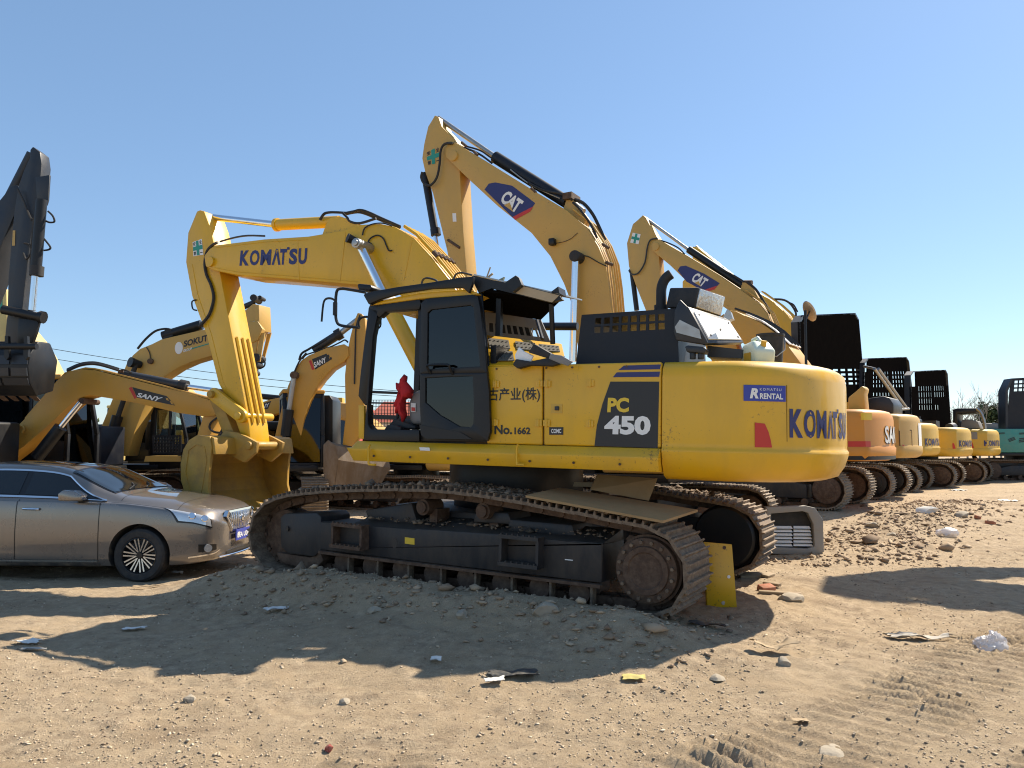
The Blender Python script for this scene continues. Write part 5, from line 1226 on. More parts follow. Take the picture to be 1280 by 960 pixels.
c = f.hit(223.5, 435, 1, -.266); m = MB(); m.prism([(c.x + .10*math.cos(k*.393), c.z + .155*math.sin(k*.393)) for k in range(16)], -.268, -.262); m.build('logo_disc', WHITE, b_, f)
print_text('SOKUTO', f, [(229.5, 434), (267, 424.5), (267, 416), (230, 426)], -.266, BLACKP, b_, off=.035)
print_shape(f, [(230, 439.5), (262, 430), (262, 428.8), (240, 435)], -.266, GREENP, b_, 'decal'); print_text('GROUP', f, [(229, 440.5), (240, 437.2), (240, 434), (229, 437)], -.268, WHITE, b_, off=.02)
cb = cyl_px(SK, f, (147, 520), (132, 572), -.42, .13, BLACK, 'boom_cylinder'); cyl_px(SK, f, (170, 455), (147, 522), -.42, .06, RUBBER, 'piston_rod', cb)
ar = f.n([(318, 376), (323, 371), (332, 374), (336, 381), (337, 383)], -.2)
a_ = MB().prism(f.n([(306, 388), (316, 380), (323, 381), (324, 414), (318, 452), (312, 480), (303, 480), (300, 440), (298, 405)], -.22), -.22, .22).build('arm', TAN, SK, f, bevel=.015)
m = MB(); q = f.n3([(323.5, 381), (338, 384.5), (339.5, 416), (324.5, 413.5)], [-.23, .22, .22, -.23]); q2 = [p + Vector((-.12, .0, 0)) for p in q]; m.hexa(q, q2); m.build('arm_end', TAN, a_, f, bevel=.01)
m = MB(); q = f.n3([(325, 416), (331, 416), (325, 452), (319, 452)], -.2); m.hexa(q, [p+Vector((0, .05, 0)) for p in q]); q = f.n3([(334, 417), (339, 416), (330, 450), (326, 452)], .15); m.hexa(q, [p+Vector((0, .05, 0)) for p in q]); m.build('arm_rib', TAN, a_, f)
m = MB(); c = f.hit(320, 374, 1, 0); m.cyl((c.x, -.2, c.z), (c.x, .25, c.z), .09, seg=14); c2 = f.hit(327, 373, 1, .1); m.cyl((c2.x, -.05, c2.z), (c2.x, .3, c2.z), .05, seg=10); m.build('arm_pin', RUBBER, a_, f)
safety_cross(f, [(312.5, 414), (321.5, 412), (321.5, 400.5), (312.5, 403)], -.226, a_, chars=False)
m = MB(); 
for p, r in (((324, 448), .10), ((321, 456), .09), ((318, 466), .07)): c = f.hit(*p, 1, 0); m.cyl((c.x, -.25, c.z), (c.x, .25, c.z), r, seg=12)
m.build('bucket_link', RUBBER, SK, f)
hose_px(SK, f, [(326, 446), (331, 452), (330, 458), (324, 461)], -.1, .02)
m = MB(); us = [0] + edges(9, .03, .06, .94) + [1]; vs = [0] + edges(5, .04, .08, .92) + [1]
A, B, C, D = f.n3([(191, 567), (226, 567), (226, 544), (190, 544)], -.6); holed(m, A, B, C, D, (0, .05, 0), us, vs, {(i, j) for i in range(1, 18, 2) for j in range(1, 10, 2)}); m.build('cab_guard', BLACK, SK, f)
MB().prism(f.n([(180, 577), (226, 577), (226, 570), (182, 570)], -.8), -.8, -.2).build('step_bar', TAN, SK, f)
# orange machine with bucket on the ground, seen left of the cab
f0 = on_ground(-6.4, 19.3, 250)
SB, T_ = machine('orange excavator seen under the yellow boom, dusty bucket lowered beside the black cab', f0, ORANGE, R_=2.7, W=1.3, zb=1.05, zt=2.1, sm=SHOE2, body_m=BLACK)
f = Frame(-5, 18.3, 0, 0)
b_ = box_boom(SB, f, [(340, 560), (352, 510), (360, 482), (368, 464), (376, 451), (386, 444), (408, 435), (430, 430), (435, 433)], [(436, 445), (430, 452), (415, 461), (403, 474), (395, 485), (388, 500), (380, 525), (372, 570), (345, 572)], .24, ORANGE, n=-.24)
cb = cyl_px(SB, f, (392, 438), (422, 419), .0, .11, GREYD, 'arm_cylinder'); cyl_px(SB, f, (420, 420), (427, 416), 0, .14, RUBBER, 'cylinder_cap', cb); cyl_px(SB, f, (425, 417), (448, 399), 0, .07, STEEL, 'piston_rod', cb)
hose_px(b_, f, [(374, 450), (377, 442), (385, 437), (392, 433), (400, 429), (408, 424)], -.1, .03); hose_px(b_, f, [(378, 449), (382, 444), (390, 441), (412, 434), (425, 428), (431, 425), (435, 428)], -.2, .02)
MB().tube(smooth_pts(f.n3([(366, 470), (374, 452), (383, 441)], -.27), 3), .022).build('hydraulic_hose', RUBBER, b_, f)
m = MB(); c = f.hit(368, 469, 1, -.35); m.cyl((c.x, -.42, c.z), (c.x, -.2, c.z), .09, seg=14); m.build('boom_pin', RUST, b_, f)
cb = cyl_px(SB, f, (361, 512), (357, 545), -.36, .12, BLACK, 'boom_cylinder'); cyl_px(SB, f, (367.5, 471), (361, 514), -.36, .06, STEEL, 'piston_rod', cb)
print_shape(f, [(390, 449), (408, 442), (413, 450), (394, 462)], -.245, BLACKP, b_, 'decal'); print_shape(f, [(386, 451), (389, 450), (393, 461.5), (390, 462.5)], -.245, REDP, b_, 'decal')
print_text('SANY', f, [(393, 460), (408, 452.5), (407, 446), (392, 453)], -.249, WHITE, b_, off=.03)
for px in ([(409, 444), (411, 443), (412, 446), (410, 447)], [(412, 447), (414, 446), (415, 449), (413, 450)]): print_shape(f, px, -.249, BLACKP, b_, 'decal')
a_ = MB().prism(f.n([(444, 398), (447, 391), (452, 392), (456, 398), (458, 420), (458, 470), (452, 540), (440, 558), (428, 556), (432, 520), (431, 470), (434, 440), (438, 420)], -.2), -.2, .2).build('arm', ORANGE, SB, f, bevel=.015)
hose_px(a_, f, [(450, 394), (445, 410), (444, 440), (443, 480)], -.23, .02)
bk = [(404, 556), (412, 551), (446, 553), (478, 564), (482, 580), (478, 602), (470, 608)]
m = MB(); pf = f.n([(404, 556), (410, 550), (418, 556), (423, 575), (418, 607), (408, 607), (404, 590)], -.5)
m.prism(pf, -.5, -.44); m.build('bucket_side', BUCKET_G, SB, f, bevel=.01)
q = f.n3([(412, 552), (418, 556), (423, 575), (419, 606)], -.5); q2 = f.n3([(482, 570), (486, 575), (488, 585), (476, 606)], .6)
m = MB()
for i in range(3): m.hexa([q[i], q[i+1], q2[i+1], q2[i]], [p+Vector((-.03, .06, 0)) for p in (q[i], q[i+1], q2[i+1], q2[i])])
m.build('bucket', BUCKET_G, SB, f, smooth=50)
MB().prism(f.n([(384, 577), (384, 500), (390, 494), (412, 494), (416, 500), (416, 577)], .5), .5, 1.4).build('cab_guard', BLACK, SB, f, bevel=.03)
# small orange boom farther back
f0 = on_ground(-9.5, 26, 190)
SCM, T_ = machine('small orange excavator far back between the two raised arms, only its boom showing', f0, ORANGE, R_=2.5, W=1.3, sm=SHOE2)
f = Frame(-8, 26, 0, 0)
b_ = box_boom(SCM, f, [(300, 540), (312, 515), (322, 505), (335, 500), (356, 496)], [(358, 506), (350, 516), (336, 520), (322, 530), (310, 560)], .24, ORANGE, n=-.24)
print_shape(f, [(322, 506.5), (339, 501), (335, 511), (322, 514)], -.245, BLACKP, b_, 'decal'); print_text('NY', f, [(327, 511), (336, 508.5), (337, 503.5), (328, 506)], -.249, WHITE, b_, off=.03)
cyl_px(SCM, f, (322, 495), (352, 498), 0, .10, BLACK, 'arm_cylinder')
# dark grey machine: arm and bucket hanging at the left edge
f0 = on_ground(-11.6, 12.4, 184)
VO, T_ = machine('dark grey excavator mostly outside the left edge, arm hanging with an empty bucket', f0, GREYD, R_=2.9, W=1.4, sm=SHOE2)
f = Frame(-8, 12.4, 0, 0)
ap_ = [(23, 232), (30, 212), (37, 197), (37.5, 187), (41, 183), (46, 187), (50, 190), (52, 205), (50, 228), (47, 250), (44, 264), (38, 300), (32, 350), (28, 388), (34, 400), (26, 440), (18, 438), (5, 430), (9, 390), (10, 350), (14, 300), (18, 262)]
a_ = MB().prism(f.n(ap_, -.2), -.2, .06).build('arm', GREYD, VO, f, bevel=.015)
m = MB(); q = f.n([(45, 222), (63, 219), (61, 250), (59, 257), (47, 252)], -.24); m.prism(q, -.26, -.22); m.build('cylinder_ear', GREYD, a_, f, bevel=.008)
cb = cyl_px(VO, f, (52, 250), (44.5, 341), -.30, .085, BLACK, 'bucket_cylinder'); cyl_px(VO, f, (46.5, 333), (45.5, 345), -.30, .105, RUBBER, 'cylinder_cap', cb); cyl_px(VO, f, (44, 343), (40, 388), -.30, .055, CHROME, 'piston_rod', cb)
m = MB(); m.cyl(f.hit(4, 387, 1, -.32), f.hit(53, 397, 1, -.32), .075, seg=12); m.cyl(f.hit(50, 396, 1, -.33), f.hit(55, 397, 1, -.33), .10, seg=12); m.build('link_pin', BLACK, VO, f)
for pts in ([(22, 236), (30, 252), (36, 268), (40, 275)], [(42, 272), (41, 290), (39, 312), (38, 336)], [(53, 296), (58, 302), (63, 309), (61, 312), (55, 313)], [(60, 264), (66, 270), (68, 277), (62, 278), (57, 276)], [(30, 304), (37, 306), (39, 315), (33, 324), (29, 316)]): hose_px(a_, f, pts, -.26, .016)
bm_ = MB().prism(f.n([(-40, 300), (-10, 262), (14, 232), (21, 231), (25, 240), (18, 268), (0, 310), (-12, 352), (-40, 420)], -.1), -.1, .34).build('boom', GREYD, VO, f, bevel=.015)
cb = cyl_px(VO, f, (-20, 310), (40, 192), .3, .08, GREYD, 'arm_cylinder')
print_shape(f, [(16, 288), (19, 288), (18.5, 307), (15, 307)], -.205, mat('ochre print', (.45, .30, .10), .6), a_, 'sticker')
m = MB(); c = f.hit(36, 403, 1, -.25); m.cyl((c.x, -.27, c.z), (c.x, -.2, c.z), .05, seg=10); m.build('pin_cap', YELP, a_, f)
m = MB(); m.prism(f.n([(24, 398), (50, 400), (46, 415), (40, 432), (22, 430)], -.31), -.33, -.26); m.build('bucket_link', BLACK, VO, f, bevel=.01)
xa, xb = f.hit(-30, 460, 1, -.35).x, f.hit(38, 460, 1, -.35).x
zt_, zb_ = f.hit(20, 425, 1, -.2).z, f.hit(20, 495, 1, -.2).z; dz_ = zt_-zb_
BKV = MB().prism_x([(.15, zt_), (-.18, zt_-.02*dz_), (-.36, zt_-.25*dz_), (-.40, zt_-.5*dz_), (-.34, zt_-.78*dz_), (-.15, zb_), (.30, zb_+.12*dz_), (.38, zt_-.3*dz_)], xa, xb).build('bucket', BLACK, VO, f, bevel=.03)
for (y0, z0), (y1, z1), n_ in (((-.385, .30), (-.41, .46), 3), ((-.42, .52), (-.40, .66), 3), ((-.39, .70), (-.33, .82), 2)):
    for k in range(n_):
        x0 = xa + (xb-xa)*k/n_ + .02; x1 = xa + (xb-xa)*(k+1)/n_ - .02; q = [(x0, y0, zt_-z0*dz_), (x1, y0, zt_-z0*dz_), (x1, y1, zt_-z1*dz_), (x0, y1, zt_-z1*dz_)]
        MB().hexa(q, [(p[0], p[1]+.05, p[2]) for p in q]).build('wear_plate', GREYD, BKV, f)
for x in (8, 32): MB().prism(f.n([(x-2, 420), (x+2, 420), (x+3, 446), (x, 450), (x-3, 446)], -.5), -.5, -.44).build('bucket_ear', BLACK, BKV, f)
m = MB(); m.cyl(f.hit(-5, 433, 1, -.5), f.hit(46, 433, 1, -.5), .05, seg=12); m.build('bucket_pin', BLACK, BKV, f)
for k in range(5): x = xa + (xb-xa)*(k+.5)/5; MB().rings([[(x-.06, -.16, zb_+.03), (x+.06, -.16, zb_+.03), (x+.06, -.10, zb_-.01), (x-.06, -.10, zb_-.01)], [(x-.04, .02, zb_-.05), (x+.04, .02, zb_-.05), (x+.04, .03, zb_-.07), (x-.04, .03, zb_-.07)]]).build('bucket_tooth', RUST, BKV, f)
# pale yellow machine behind it
f0 = on_ground(-13.2, 17.5, 190)
PY, T_ = machine('pale yellow excavator behind the dark bucket, boom sloping down behind it', f0, PALE, R_=2.8, W=1.38, sm=SHOE2)
f = Frame(-11, 17.5, 0, 0)
b_ = box_boom(PY, f, [(14, 398), (30, 410), (42, 424), (54, 443), (64, 463), (70, 500), (74, 560)], [(34, 560), (28, 500), (20, 440), (8, 420)], .26, PALE, n=-.26)
tt = f.n([(30, 412), (42, 428), (52, 444), (62, 464), (68, 500)], -.26)
for k in range(4): MB().tube([(p[0]-.02*k, -.30-.0*k, p[1]-.07*k) for p in tt], .025, 6).build('boom_tube', PALE, b_, f)
a_ = MB().prism(f.n([(-8, 372), (4, 360), (8, 362), (9, 420), (4, 470), (-10, 470)], -.2), -.2, .2).build('arm', PALE, PY, f, bevel=.015)
print_shape(f, [(-4, 376), (3, 374), (3, 386), (-4, 388)], -.206, GREENP, a_, 'cross_sign')
# red and yellow machines far back, seen through the gap
f0 = on_ground(-6.8, 27.5, 180)
RD, T_ = machine('red excavator far back, its folded arm showing beside the orange arm', f0, RED, R_=2.6, W=1.3, sm=SHOE2)
f = Frame(-6.5, 26.5, 0, 0)
box_boom(RD, f, [(403, 545), (402, 510), (405, 497), (410, 494), (416, 500), (417, 515), (416, 545)], [], .22, RED, n=-.22)
cyl_px(RD, f, (384, 505), (404, 498), 0, .07, GREYD, 'arm_cylinder')
box_boom(RD, f, [(418, 530), (416, 505), (420, 497), (428, 497), (428, 535)], [], .2, Y_SMALL, 'arm', n=-.1)
f0 = on_ground(-13.5, 24.5, 188)
PZ, T_ = machine('pale excavator in the cluttered back row left of the big bucket', f0, PALE, R_=2.7, W=1.35, sm=SHOE2)
box_boom(PZ, f0, [(-5.5, 1.6), (-3.0, 3.1), (-2.1, 3.2), (-.2, 2.0)], [(-.3, 1.6), (-2.2, 2.7), (-3.0, 2.6), (-5.5, 1.2)], .22, PALE, px=False)
f0 = on_ground(-9.0, 31.0, 186)
PW, T_ = machine('yellow excavator far back behind the bucket, low boom', f0, TAN, R_=2.7, W=1.35, sm=SHOE2)
# machine outside the frame on the right; its raised boom throws the shadow in the right foreground

f0 = on_ground(-7.2, 24.0, 214)
BK2, T_ = machine('dark orange excavator behind the folded bucket, tracks lit by the sun', f0, ORANGE, R_=2.6, W=1.3, zb=1.05, zt=2.1, sm=SHOE2, body_m=BLACK)
box_boom(BK2, f0, [(-5.5, 1.4), (-3.0, 2.9), (-2.1, 3.0), (-.2, 2.0)], [(-.3, 1.6), (-2.2, 2.5), (-3.0, 2.4), (-5.5, 1.0)], .22, ORANGE, px=False)
f0 = on_ground(-2.6, 20.8, 28)
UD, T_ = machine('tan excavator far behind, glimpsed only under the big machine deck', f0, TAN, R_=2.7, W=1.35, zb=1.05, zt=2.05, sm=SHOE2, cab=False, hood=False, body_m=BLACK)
f0 = on_ground(-15.5, 29.0, 186)
BL3, T_ = machine('tan excavator at the far left of the back row, behind the orange boom', f0, TAN, R_=2.7, W=1.35, sm=SHOE2, body_m=BLACK)
box_boom(BL3, f0, [(-5.5, 1.6), (-3.0, 4.1), (-2.1, 4.2), (-.2, 2.0)], [(-.3, 1.6), (-2.2, 3.6), (-3.0, 3.5), (-5.5, 1.2)], .24, TAN, px=False)
# ------------------------------------------------------------------ the sedan
CARP = mat('bronze car paint', (.19, .168, .15), .27, metal=.55, dirt=.12, up=.12, dirt_col=(.30, .25, .19), scale=1.4, var=.04, coat=1.0)
CARLOW = mat('dark sill plastic', (.03, .03, .03), .6, dirt=.4, dirt_col=DUST)
HEADL = mat('headlamp lens', (.62, .64, .66), .08, metal=.5, coat=1)
fc = Frame(-3.645, 10.28, -.012, 183)
fc.M = fc.M @ Matrix.Scale(.98, 4)
CAR = thing('parked_car', 'bronze grey sedan parked at the left edge in the shade of the machines', 'car', fc)
def itp(tab, u): xs = [t[0] for t in tab]; return float(np.interp(u, xs, [t[1] for t in tab]))
def sm_tab(tab):                            # denser, rounder table
    P = smooth_pts([(a, b, 0) for a, b in tab], 6); return [(p.x, p.y) for p in P]
wT = sm_tab([(0, .40), (.02, .58), (.07, .70), (.18, .80), (.38, .865), (.7, .905), (1.1, .925), (2.2, .93), (3.6, .93), (4.4, .905), (4.8, .84), (4.93, .74), (4.98, .55)])
zsT = sm_tab([(0, .66), (.03, .72), (.12, .80), (.35, .865), (.7, .925), (1.1, .97), (1.5, .99), (2.4, 1.01), (3.6, 1.04), (4.4, 1.06), (4.85, 1.0), (4.98, .86)])
zcT = sm_tab([(0, .72), (.03, .805), (.12, .875), (.35, .965), (.7, 1.03), (1.1, 1.075), (1.27, 1.095), (1.45, 1.15), (1.7, 1.26), (1.95, 1.37), (2.15, 1.43), (2.45, 1.47), (2.85, 1.488), (3.3, 1.472), (3.8, 1.39), (4.2, 1.25), (4.5, 1.12), (4.8, 1.07), (4.98, .90)])
zrT = sm_tab([(0, .69), (.12, .85), (.35, .93), (.7, .995), (1.1, 1.035), (1.25, 1.055), (1.45, 1.11), (1.7, 1.21), (1.95, 1.315), (2.2, 1.372), (2.6, 1.402), (3.0, 1.405), (3.4, 1.38), (3.8, 1.30), (4.1, 1.19), (4.35, 1.09), (4.6, 1.065), (4.98, .88)])
wrT = sm_tab([(0, .30), (.12, .55), (.35, .64), (.7, .69), (1.1, .74), (1.25, .76), (1.5, .725), (1.95, .665), (2.5, .635), (3.4, .625), (4.0, .65), (4.35, .70), (4.98, .5)])
zbT = [(0, .34), (.05, .24), (.3, .20), (.7, .18), (4.4, .18), (4.8, .26), (4.98, .4)]
def half_ring(u):
    w, zs, zc, zr, wr, zb = (itp(t, u) for t in (wT, zsT, zcT, zrT, wrT, zbT))
    k = min(1, u/.25)
    return [Vector(p) for p in ((u, 0, zb), (u, w-.16, zb), (u, w-.035, zb+.05), (u, w-.012, .40), (u, w, .55 + .08*k), (u, w-.018, zs-.045), (u, w-.065, zs), (u, wr, zr), (u, wr*.62, zc-(zc-zr)*.25), (u, 0, zc))]
def S(u, v, off=0.0):                       # v runs 0 (keel) .. 9 (roof line) .. 18 (keel, far side)
    far = v > 9
    vv = 18-v if far else v
    P = half_ring(u); i = min(int(vv), 8); t = vv-i
    ex = [P[1] * 1.0] ; ex[0] = Vector((u, -P[1].y, P[1].z)); last = Vector((u, -P[8].y, P[8].z))
    Q = [ex[0]] + P + [last]
    p0, p1, p2, p3 = Q[i], Q[i+1], Q[i+2], Q[i+3]
    if i in (5, 6): tt = .35
    p = .5*((2*p1) + (p2-p0)*t + (2*p0-5*p1+4*p2-p3)*t*t + (3*p1-p0-3*p2+p3)*t**3)
    if i == 6 and 1.25 < u < 4.4: p = p1 + (p2-p1)*t
    if far: p = Vector((p.x, -p.y, p.z))
    return p
def Sn(u, v, off):
    e = 1e-2; p = S(u, v); a = S(min(u+e, 4.97), v)-S(max(u-e, .001), v); b = S(u, min(v+e, 17.99))-S(u, max(v-e, .01)); n = a.cross(b)
    if n.length < 1e-9: return p
    n.normalize()
    c = Vector((u if 0.3 < u < 4.7 else 2.5, 0, .7))
    if n.dot(p-c) < 0: n = -n
    return p + n*off
us_ = [0, .008, .02, .04, .07, .11, .16, .22, .3, .4, .5] + list(np.arange(.6, 4.75, .07)) + [4.8, 4.86, 4.91, 4.95, 4.98]
vsv = []
for i in range(9): vsv += [i + k/4 for k in range(4)]
vsv = vsv + [9]; vsv = vsv + [18-v for v in vsv[-2:0:-1]]
mb = MB(); mb.rings([[S(u, v) for v in vsv] for u in us_])
body = mb.build('body', CARP, CAR, fc, smooth=40)
cut = MB()
for u in (.90, 3.80):
    for y0, y1 in ((.60, 1.15), (-1.15, -.60)): cut.cyl((u, y0, .335), (u, y1, .335), .385, seg=40)
co = cut.build('cutter', CARLOW, None, fc)
bpy.context.view_layer.update()
md = body.modifiers.new('arch', 'BOOLEAN'); md.operation = 'DIFFERENCE'; md.object = co; md.solver = 'EXACT'
dg = bpy.context.evaluated_depsgraph_get(); dg.update()
nm = bpy.data.meshes.new_from_object(body.evaluated_get(dg)); body.modifiers.clear(); body.data = nm
if len(nm.materials) < 2: nm.materials.append(CARLOW)
bpy.data.objects.remove(co)
_bm = bmesh.new(); _bm.from_mesh(nm)
for e in _bm.edges:
    if len(e.link_faces) == 2 and e.calc_face_angle(0) > R(32): e.smooth = False
_bm.to_mesh(nm); _bm.free()
for p in nm.polygons:
    c = p.center
    for u in (.90, 3.80):
        if abs(c.y) < .905 and (math.hypot(c.x-u, c.z-.335) < .386) and ((abs(math.hypot(c.x-u, c.z-.335)-.385) < .03 and abs(p.normal.y) < .35) or abs(abs(c.y)-.60) < .004): p.material_index = 1
def patch(us, vs, off, m, name, parent=body, nu=12, nv=4, edge=None):
    """skin laid on the body surface; us/vs give the four edges as functions or ranges"""
    g = []
    for i in range(nu+1):
        for j in range(nv+1):
            s, t = i/nu, j/nv
            v = vs[0] + (vs[1]-vs[0])*t
            u0 = us[0](t) if callable(us[0]) else us[0]; u1 = us[1](t) if callable(us[1]) else us[1]
            g.append(Sn(u0+(u1-u0)*s, v, off))
    mb = MB(); mb.add(g, [(i*(nv+1)+j, (i+1)*(nv+1)+j, (i+1)*(nv+1)+j+1, i*(nv+1)+j+1) for i in range(nu) for j in range(nv)])
    o = mb.build(name, m, parent, fc, smooth=60)
    return o
DK = mat('black trim', (.008, .008, .009), .3)
GLC = mat('dark car window', (.010, .013, .015), .05, coat=0, spec=.6, var=.0)
for sgn in (0, 1):
    vv = (lambda a: 18-a) if sgn else (lambda a: a)
    win = [((lambda t: 1.50+.50*t), 2.46), (2.54, (lambda t: 3.50-.05*t)), (3.55, (lambda t: 4.15-.32*t))]
    patch((lambda t: 1.40+.53*t, lambda t: 4.22-.32*t), (vv(6.10), vv(6.93)), .004, DK, 'window_trim', nu=30)
    for a, b in win: patch((a, b), (vv(6.16), vv(6.88)), .008, GLC, 'window', nu=14)
    for v0, v1, u0, u1 in ((6.06, 6.12, 1.36, 4.28), (6.90, 6.955, 1.95, 3.88)): patch((u0, u1), (vv(v0), vv(v1)), .011, CHROME, 'chrome_strip', nu=40, nv=1)
    pa = [Sn(1.36+.60*t, vv(6.10+.83*t), .011) for t in [k/10 for k in range(11)]]
    MB().tube(pa, .010, 6).build('chrome_strip', CHROME, body, fc)
    for u in (1.42, 2.50, 3.62):
        patch((u-.005, u+.005), (vv(2.3), vv(6.0)), .0025, DK, 'door_seam', nu=1, nv=16)
    patch((1.42, 3.45), (vv(2.15), vv(2.26)), .010, CHROME, 'sill_strip', nu=30, nv=1)
    patch((1.40, 3.46), (vv(1.2), vv(2.0)), .006, CARLOW, 'sill', nu=30, nv=3)
    for u in (2.20, 3.28):
        m = MB(); p = [Sn(u+.20*k/6, vv(4.75), .012+.035*math.sin(math.pi*k/6)) for k in range(7)]; m.tube(p, .016, 8); m.build('door_handle', CHROME, body, fc)
    sy = -1 if sgn else 1
    m = MB(); m.rings([[(1.56+a*.30-.03*b*b, sy*(.92+.20*b), 1.075 + h) for a, h in ((0, -.055), (.5, -.065), (1, -.06), (1.02, .03), (.8, .075), (.3, .06), (0, .01))] for b in (.15, .5, .85, 1.0)])
    mi = m.build('side_mirror', CARP, CAR, fc, bevel=.015); MB().box(1.62, 1.74, sy*.84 if sy > 0 else -.95, .95 if sy > 0 else -.84, 1.0, 1.04).build('mirror_foot', DK, mi, fc)
patch((1.33, (lambda t: 1.97+.06*math.sin(math.pi*t))), (7.14, 18-7.14), .006, DK, 'windshield_rim', nu=12, nv=24)
patch(((lambda t: 1.36-.02*math.sin(math.pi*t)), (lambda t: 1.93+.06*math.sin(math.pi*t))), (7.22, 18-7.22), .010, GLC, 'windshield', nu=12, nv=24)
patch((3.92, 4.33), (7.2, 18-7.2), .008, GLC, 'rear_window', nu=8, nv=20)
patch((2.15, 2.75), (8.2, 18-8.2), .004, GLC, 'sunroof', nu=6, nv=10)
m = MB()
for a, b in ((.55, -.15), (.0, -.62)): m.tube([Sn(1.33, 9-a*1.6, .02), Sn(1.42, 9-(a+b)*.8, .02), Sn(1.50, 9-(a+b*2)*.55, .02)], .008, 5)
m.build('wiper', RUBBER, body, fc, kind='stuff')
for u0, u1, v0, v1 in ((.46, .465, 5.0, 9), (1.18, 1.186, 6.3, 9)):
    for f_ in (lambda a: a, lambda a: 18-a): patch((u0, u1), (f_(v0), f_(v1)), .002, DK, 'bonnet_seam', nu=1, nv=12)
for f_ in (lambda a: a, lambda a: 18-a):
    patch((.45, 1.30), (f_(5.93), f_(5.97)), .002, DK, 'bonnet_seam', nu=20, nv=1)
    h_ = patch(((lambda t: .075+.03*t), (lambda t: .42+.18*t)), (f_(4.55), f_(5.75)), .008, HEADL, 'headlight', nu=14, nv=5)
    h2 = patch(((lambda t: .065+.03*t), (lambda t: .44+.20*t)), (f_(4.45), f_(5.85)), .004, DK, 'headlight_rim', nu=14, nv=5)
    for uu, r in ((.14, .045), (.27, .045)):
        p = Sn(uu, f_(5.1), .006); q = Sn(uu, f_(5.1), .016); MB().cyl(p, q, r, r*.8, 14).build('lamp_lens', CHROME, h_, fc)
    p, q = Sn(.10, f_(3.0), .0), Sn(.10, f_(3.0), .018); MB().cyl(p, q, .05, seg=16).build('fog_lamp', HEADL, body, fc)
    patch((.035, .19), (f_(2.72), f_(3.28)), .003, DK, 'fog_recess', nu=6, nv=3)
    patch((.02, .30), (f_(2.32), f_(2.46)), .012, CHROME, 'bumper_strip', nu=12, nv=1)
# grille, badge, plate, lower intake
gpts = [(-.36, .825), (.36, .825), (.40, .76), (.27, .575), (-.27, .575), (-.40, .76)]
def nose(y): return -.012 + .19*max(0, abs(y)-.05)**1.7
m = MB(); m.rings([[(nose(y)-.0, y, z) for y, z in gpts], [(nose(y)+.09, y, z) for y, z in gpts]]); GR = m.build('grille', DK, CAR, fc)
m = MB(); k = 6
go = [(nose(y)-.022, y*1.05, .69+(z-.69)*1.12) for y, z in gpts]; gi = [(nose(y)-.026, y*.93, .69+(z-.69)*.90) for y, z in gpts]
for i in range(6):
    j = (i+1) % 6; q = [go[i], go[j], gi[j], gi[i]]; m.hexa(q, [(p[0]+.05, p[1], p[2]) for p in q])
m.build('grille_surround', CHROME, GR, fc)
for i in range(13):
    y = -.30 + .05*i; zt_ = .815 if abs(y) < .33 else .785; zb_ = .585 if abs(y) < .25 else .60 + (abs(y)-.25)*.8
    MB().box(nose(y)-.020, nose(y)+.02, y-.010, y+.010, zb_, zt_).build('grille_bar', CHROME, GR, fc, bevel=.004)
m = MB(); m.cyl((-.045, 0, .705), (-.02, 0, .705), .052, seg=20); m.build('badge', CHROME, GR, fc, bevel=.005)
m = MB(); m.cyl((-.047, 0, .705), (-.044, 0, .705), .042, seg=20); m.build('badge_face', BLACKP, GR, fc)
for k_ in (-1, 0, 1): MB().prism_x([(k_*.022-.009, .675), (k_*.022+.009, .690), (k_*.022+.009, .735), (k_*.022-.009, .72)], -.0495, -.0472).build('badge_shield', CHROME, GR, fc)
PL = MB().box(-.055, -.04, -.22, .22, .435, .575).build('number_plate', BLUEP, CAR, fc)
lettering('\u7696A U06', quadmap((-.058, .19, .462), (-.058, -.19, .462), (-.058, -.19, .548), (-.058, .19, .548)), WHITE, PL, fc, off=.02)
m = MB(); m.rings([[(nose(y)-.006, y, z) for y, z in ((-.42, .40), (.42, .40), (.36, .28), (-.36, .28))], [(nose(y)+.06, y, z) for y, z in ((-.42, .40), (.42, .40), (.36, .28), (-.36, .28))]]); m.build('lower_intake', DK, CAR, fc)
m = MB(); m.tube([(nose(y)-.02, y, .262) for y in np.linspace(-.55, .55, 13)], .012, 6); m.build('intake_strip', CHROME, CAR, fc)
# wheels
WHEELS = [(.90, .79), (3.80, .79), (.90, -.79), (3.80, -.79)]
RIMD = mat('black rim', (.012, .012, .013), .3); RIMS = mat('machined rim', (.62, .60, .57), .25, metal=.9)
tp_m = MB(); pr = [(.215, -.10), (.235, -.115), (.30, -.118), (.328, -.095), (.336, -.05), (.336, .05), (.328, .095), (.30, .118), (.235, .115), (.215, .10)]
tp_m.rings([[(r*math.cos(2*math.pi*k/48), y, r*math.sin(2*math.pi*k/48)) for k in range(48)] for r, y in pr], cap=False)
rim_m = MB(); rim_m.rings([[(r*math.cos(2*math.pi*k/48), y, r*math.sin(2*math.pi*k/48)) for k in range(48)] for r, y in ((.222, .108), (.214, .112), (.208, .10), (.200, .02), (.05, .02), (.0001, .03))], cap=False)
sp_m = MB()
for k in range(10):
    a = 2*math.pi*k/10
    for da in (-.20, .20):
        p0 = Vector((.045*math.cos(a), .085, .045*math.sin(a))); p1 = Vector((.213*math.cos(a+da), .100, .213*math.sin(a+da)))
        d = (p1-p0).normalized(); w_ = Vector((-d.z, 0, d.x))
        sp_m.hexa([p0-w_*.007, p1-w_*.013, p1+w_*.006, p0+w_*.004], [p + Vector((0, -.04, 0)) for p in (p0-w_*.007, p1-w_*.013, p1+w_*.006, p0+w_*.004)])
hubm = MB(); hubm.cyl((0, .06, 0), (0, .098, 0), .048, .038, 20)
w0 = None
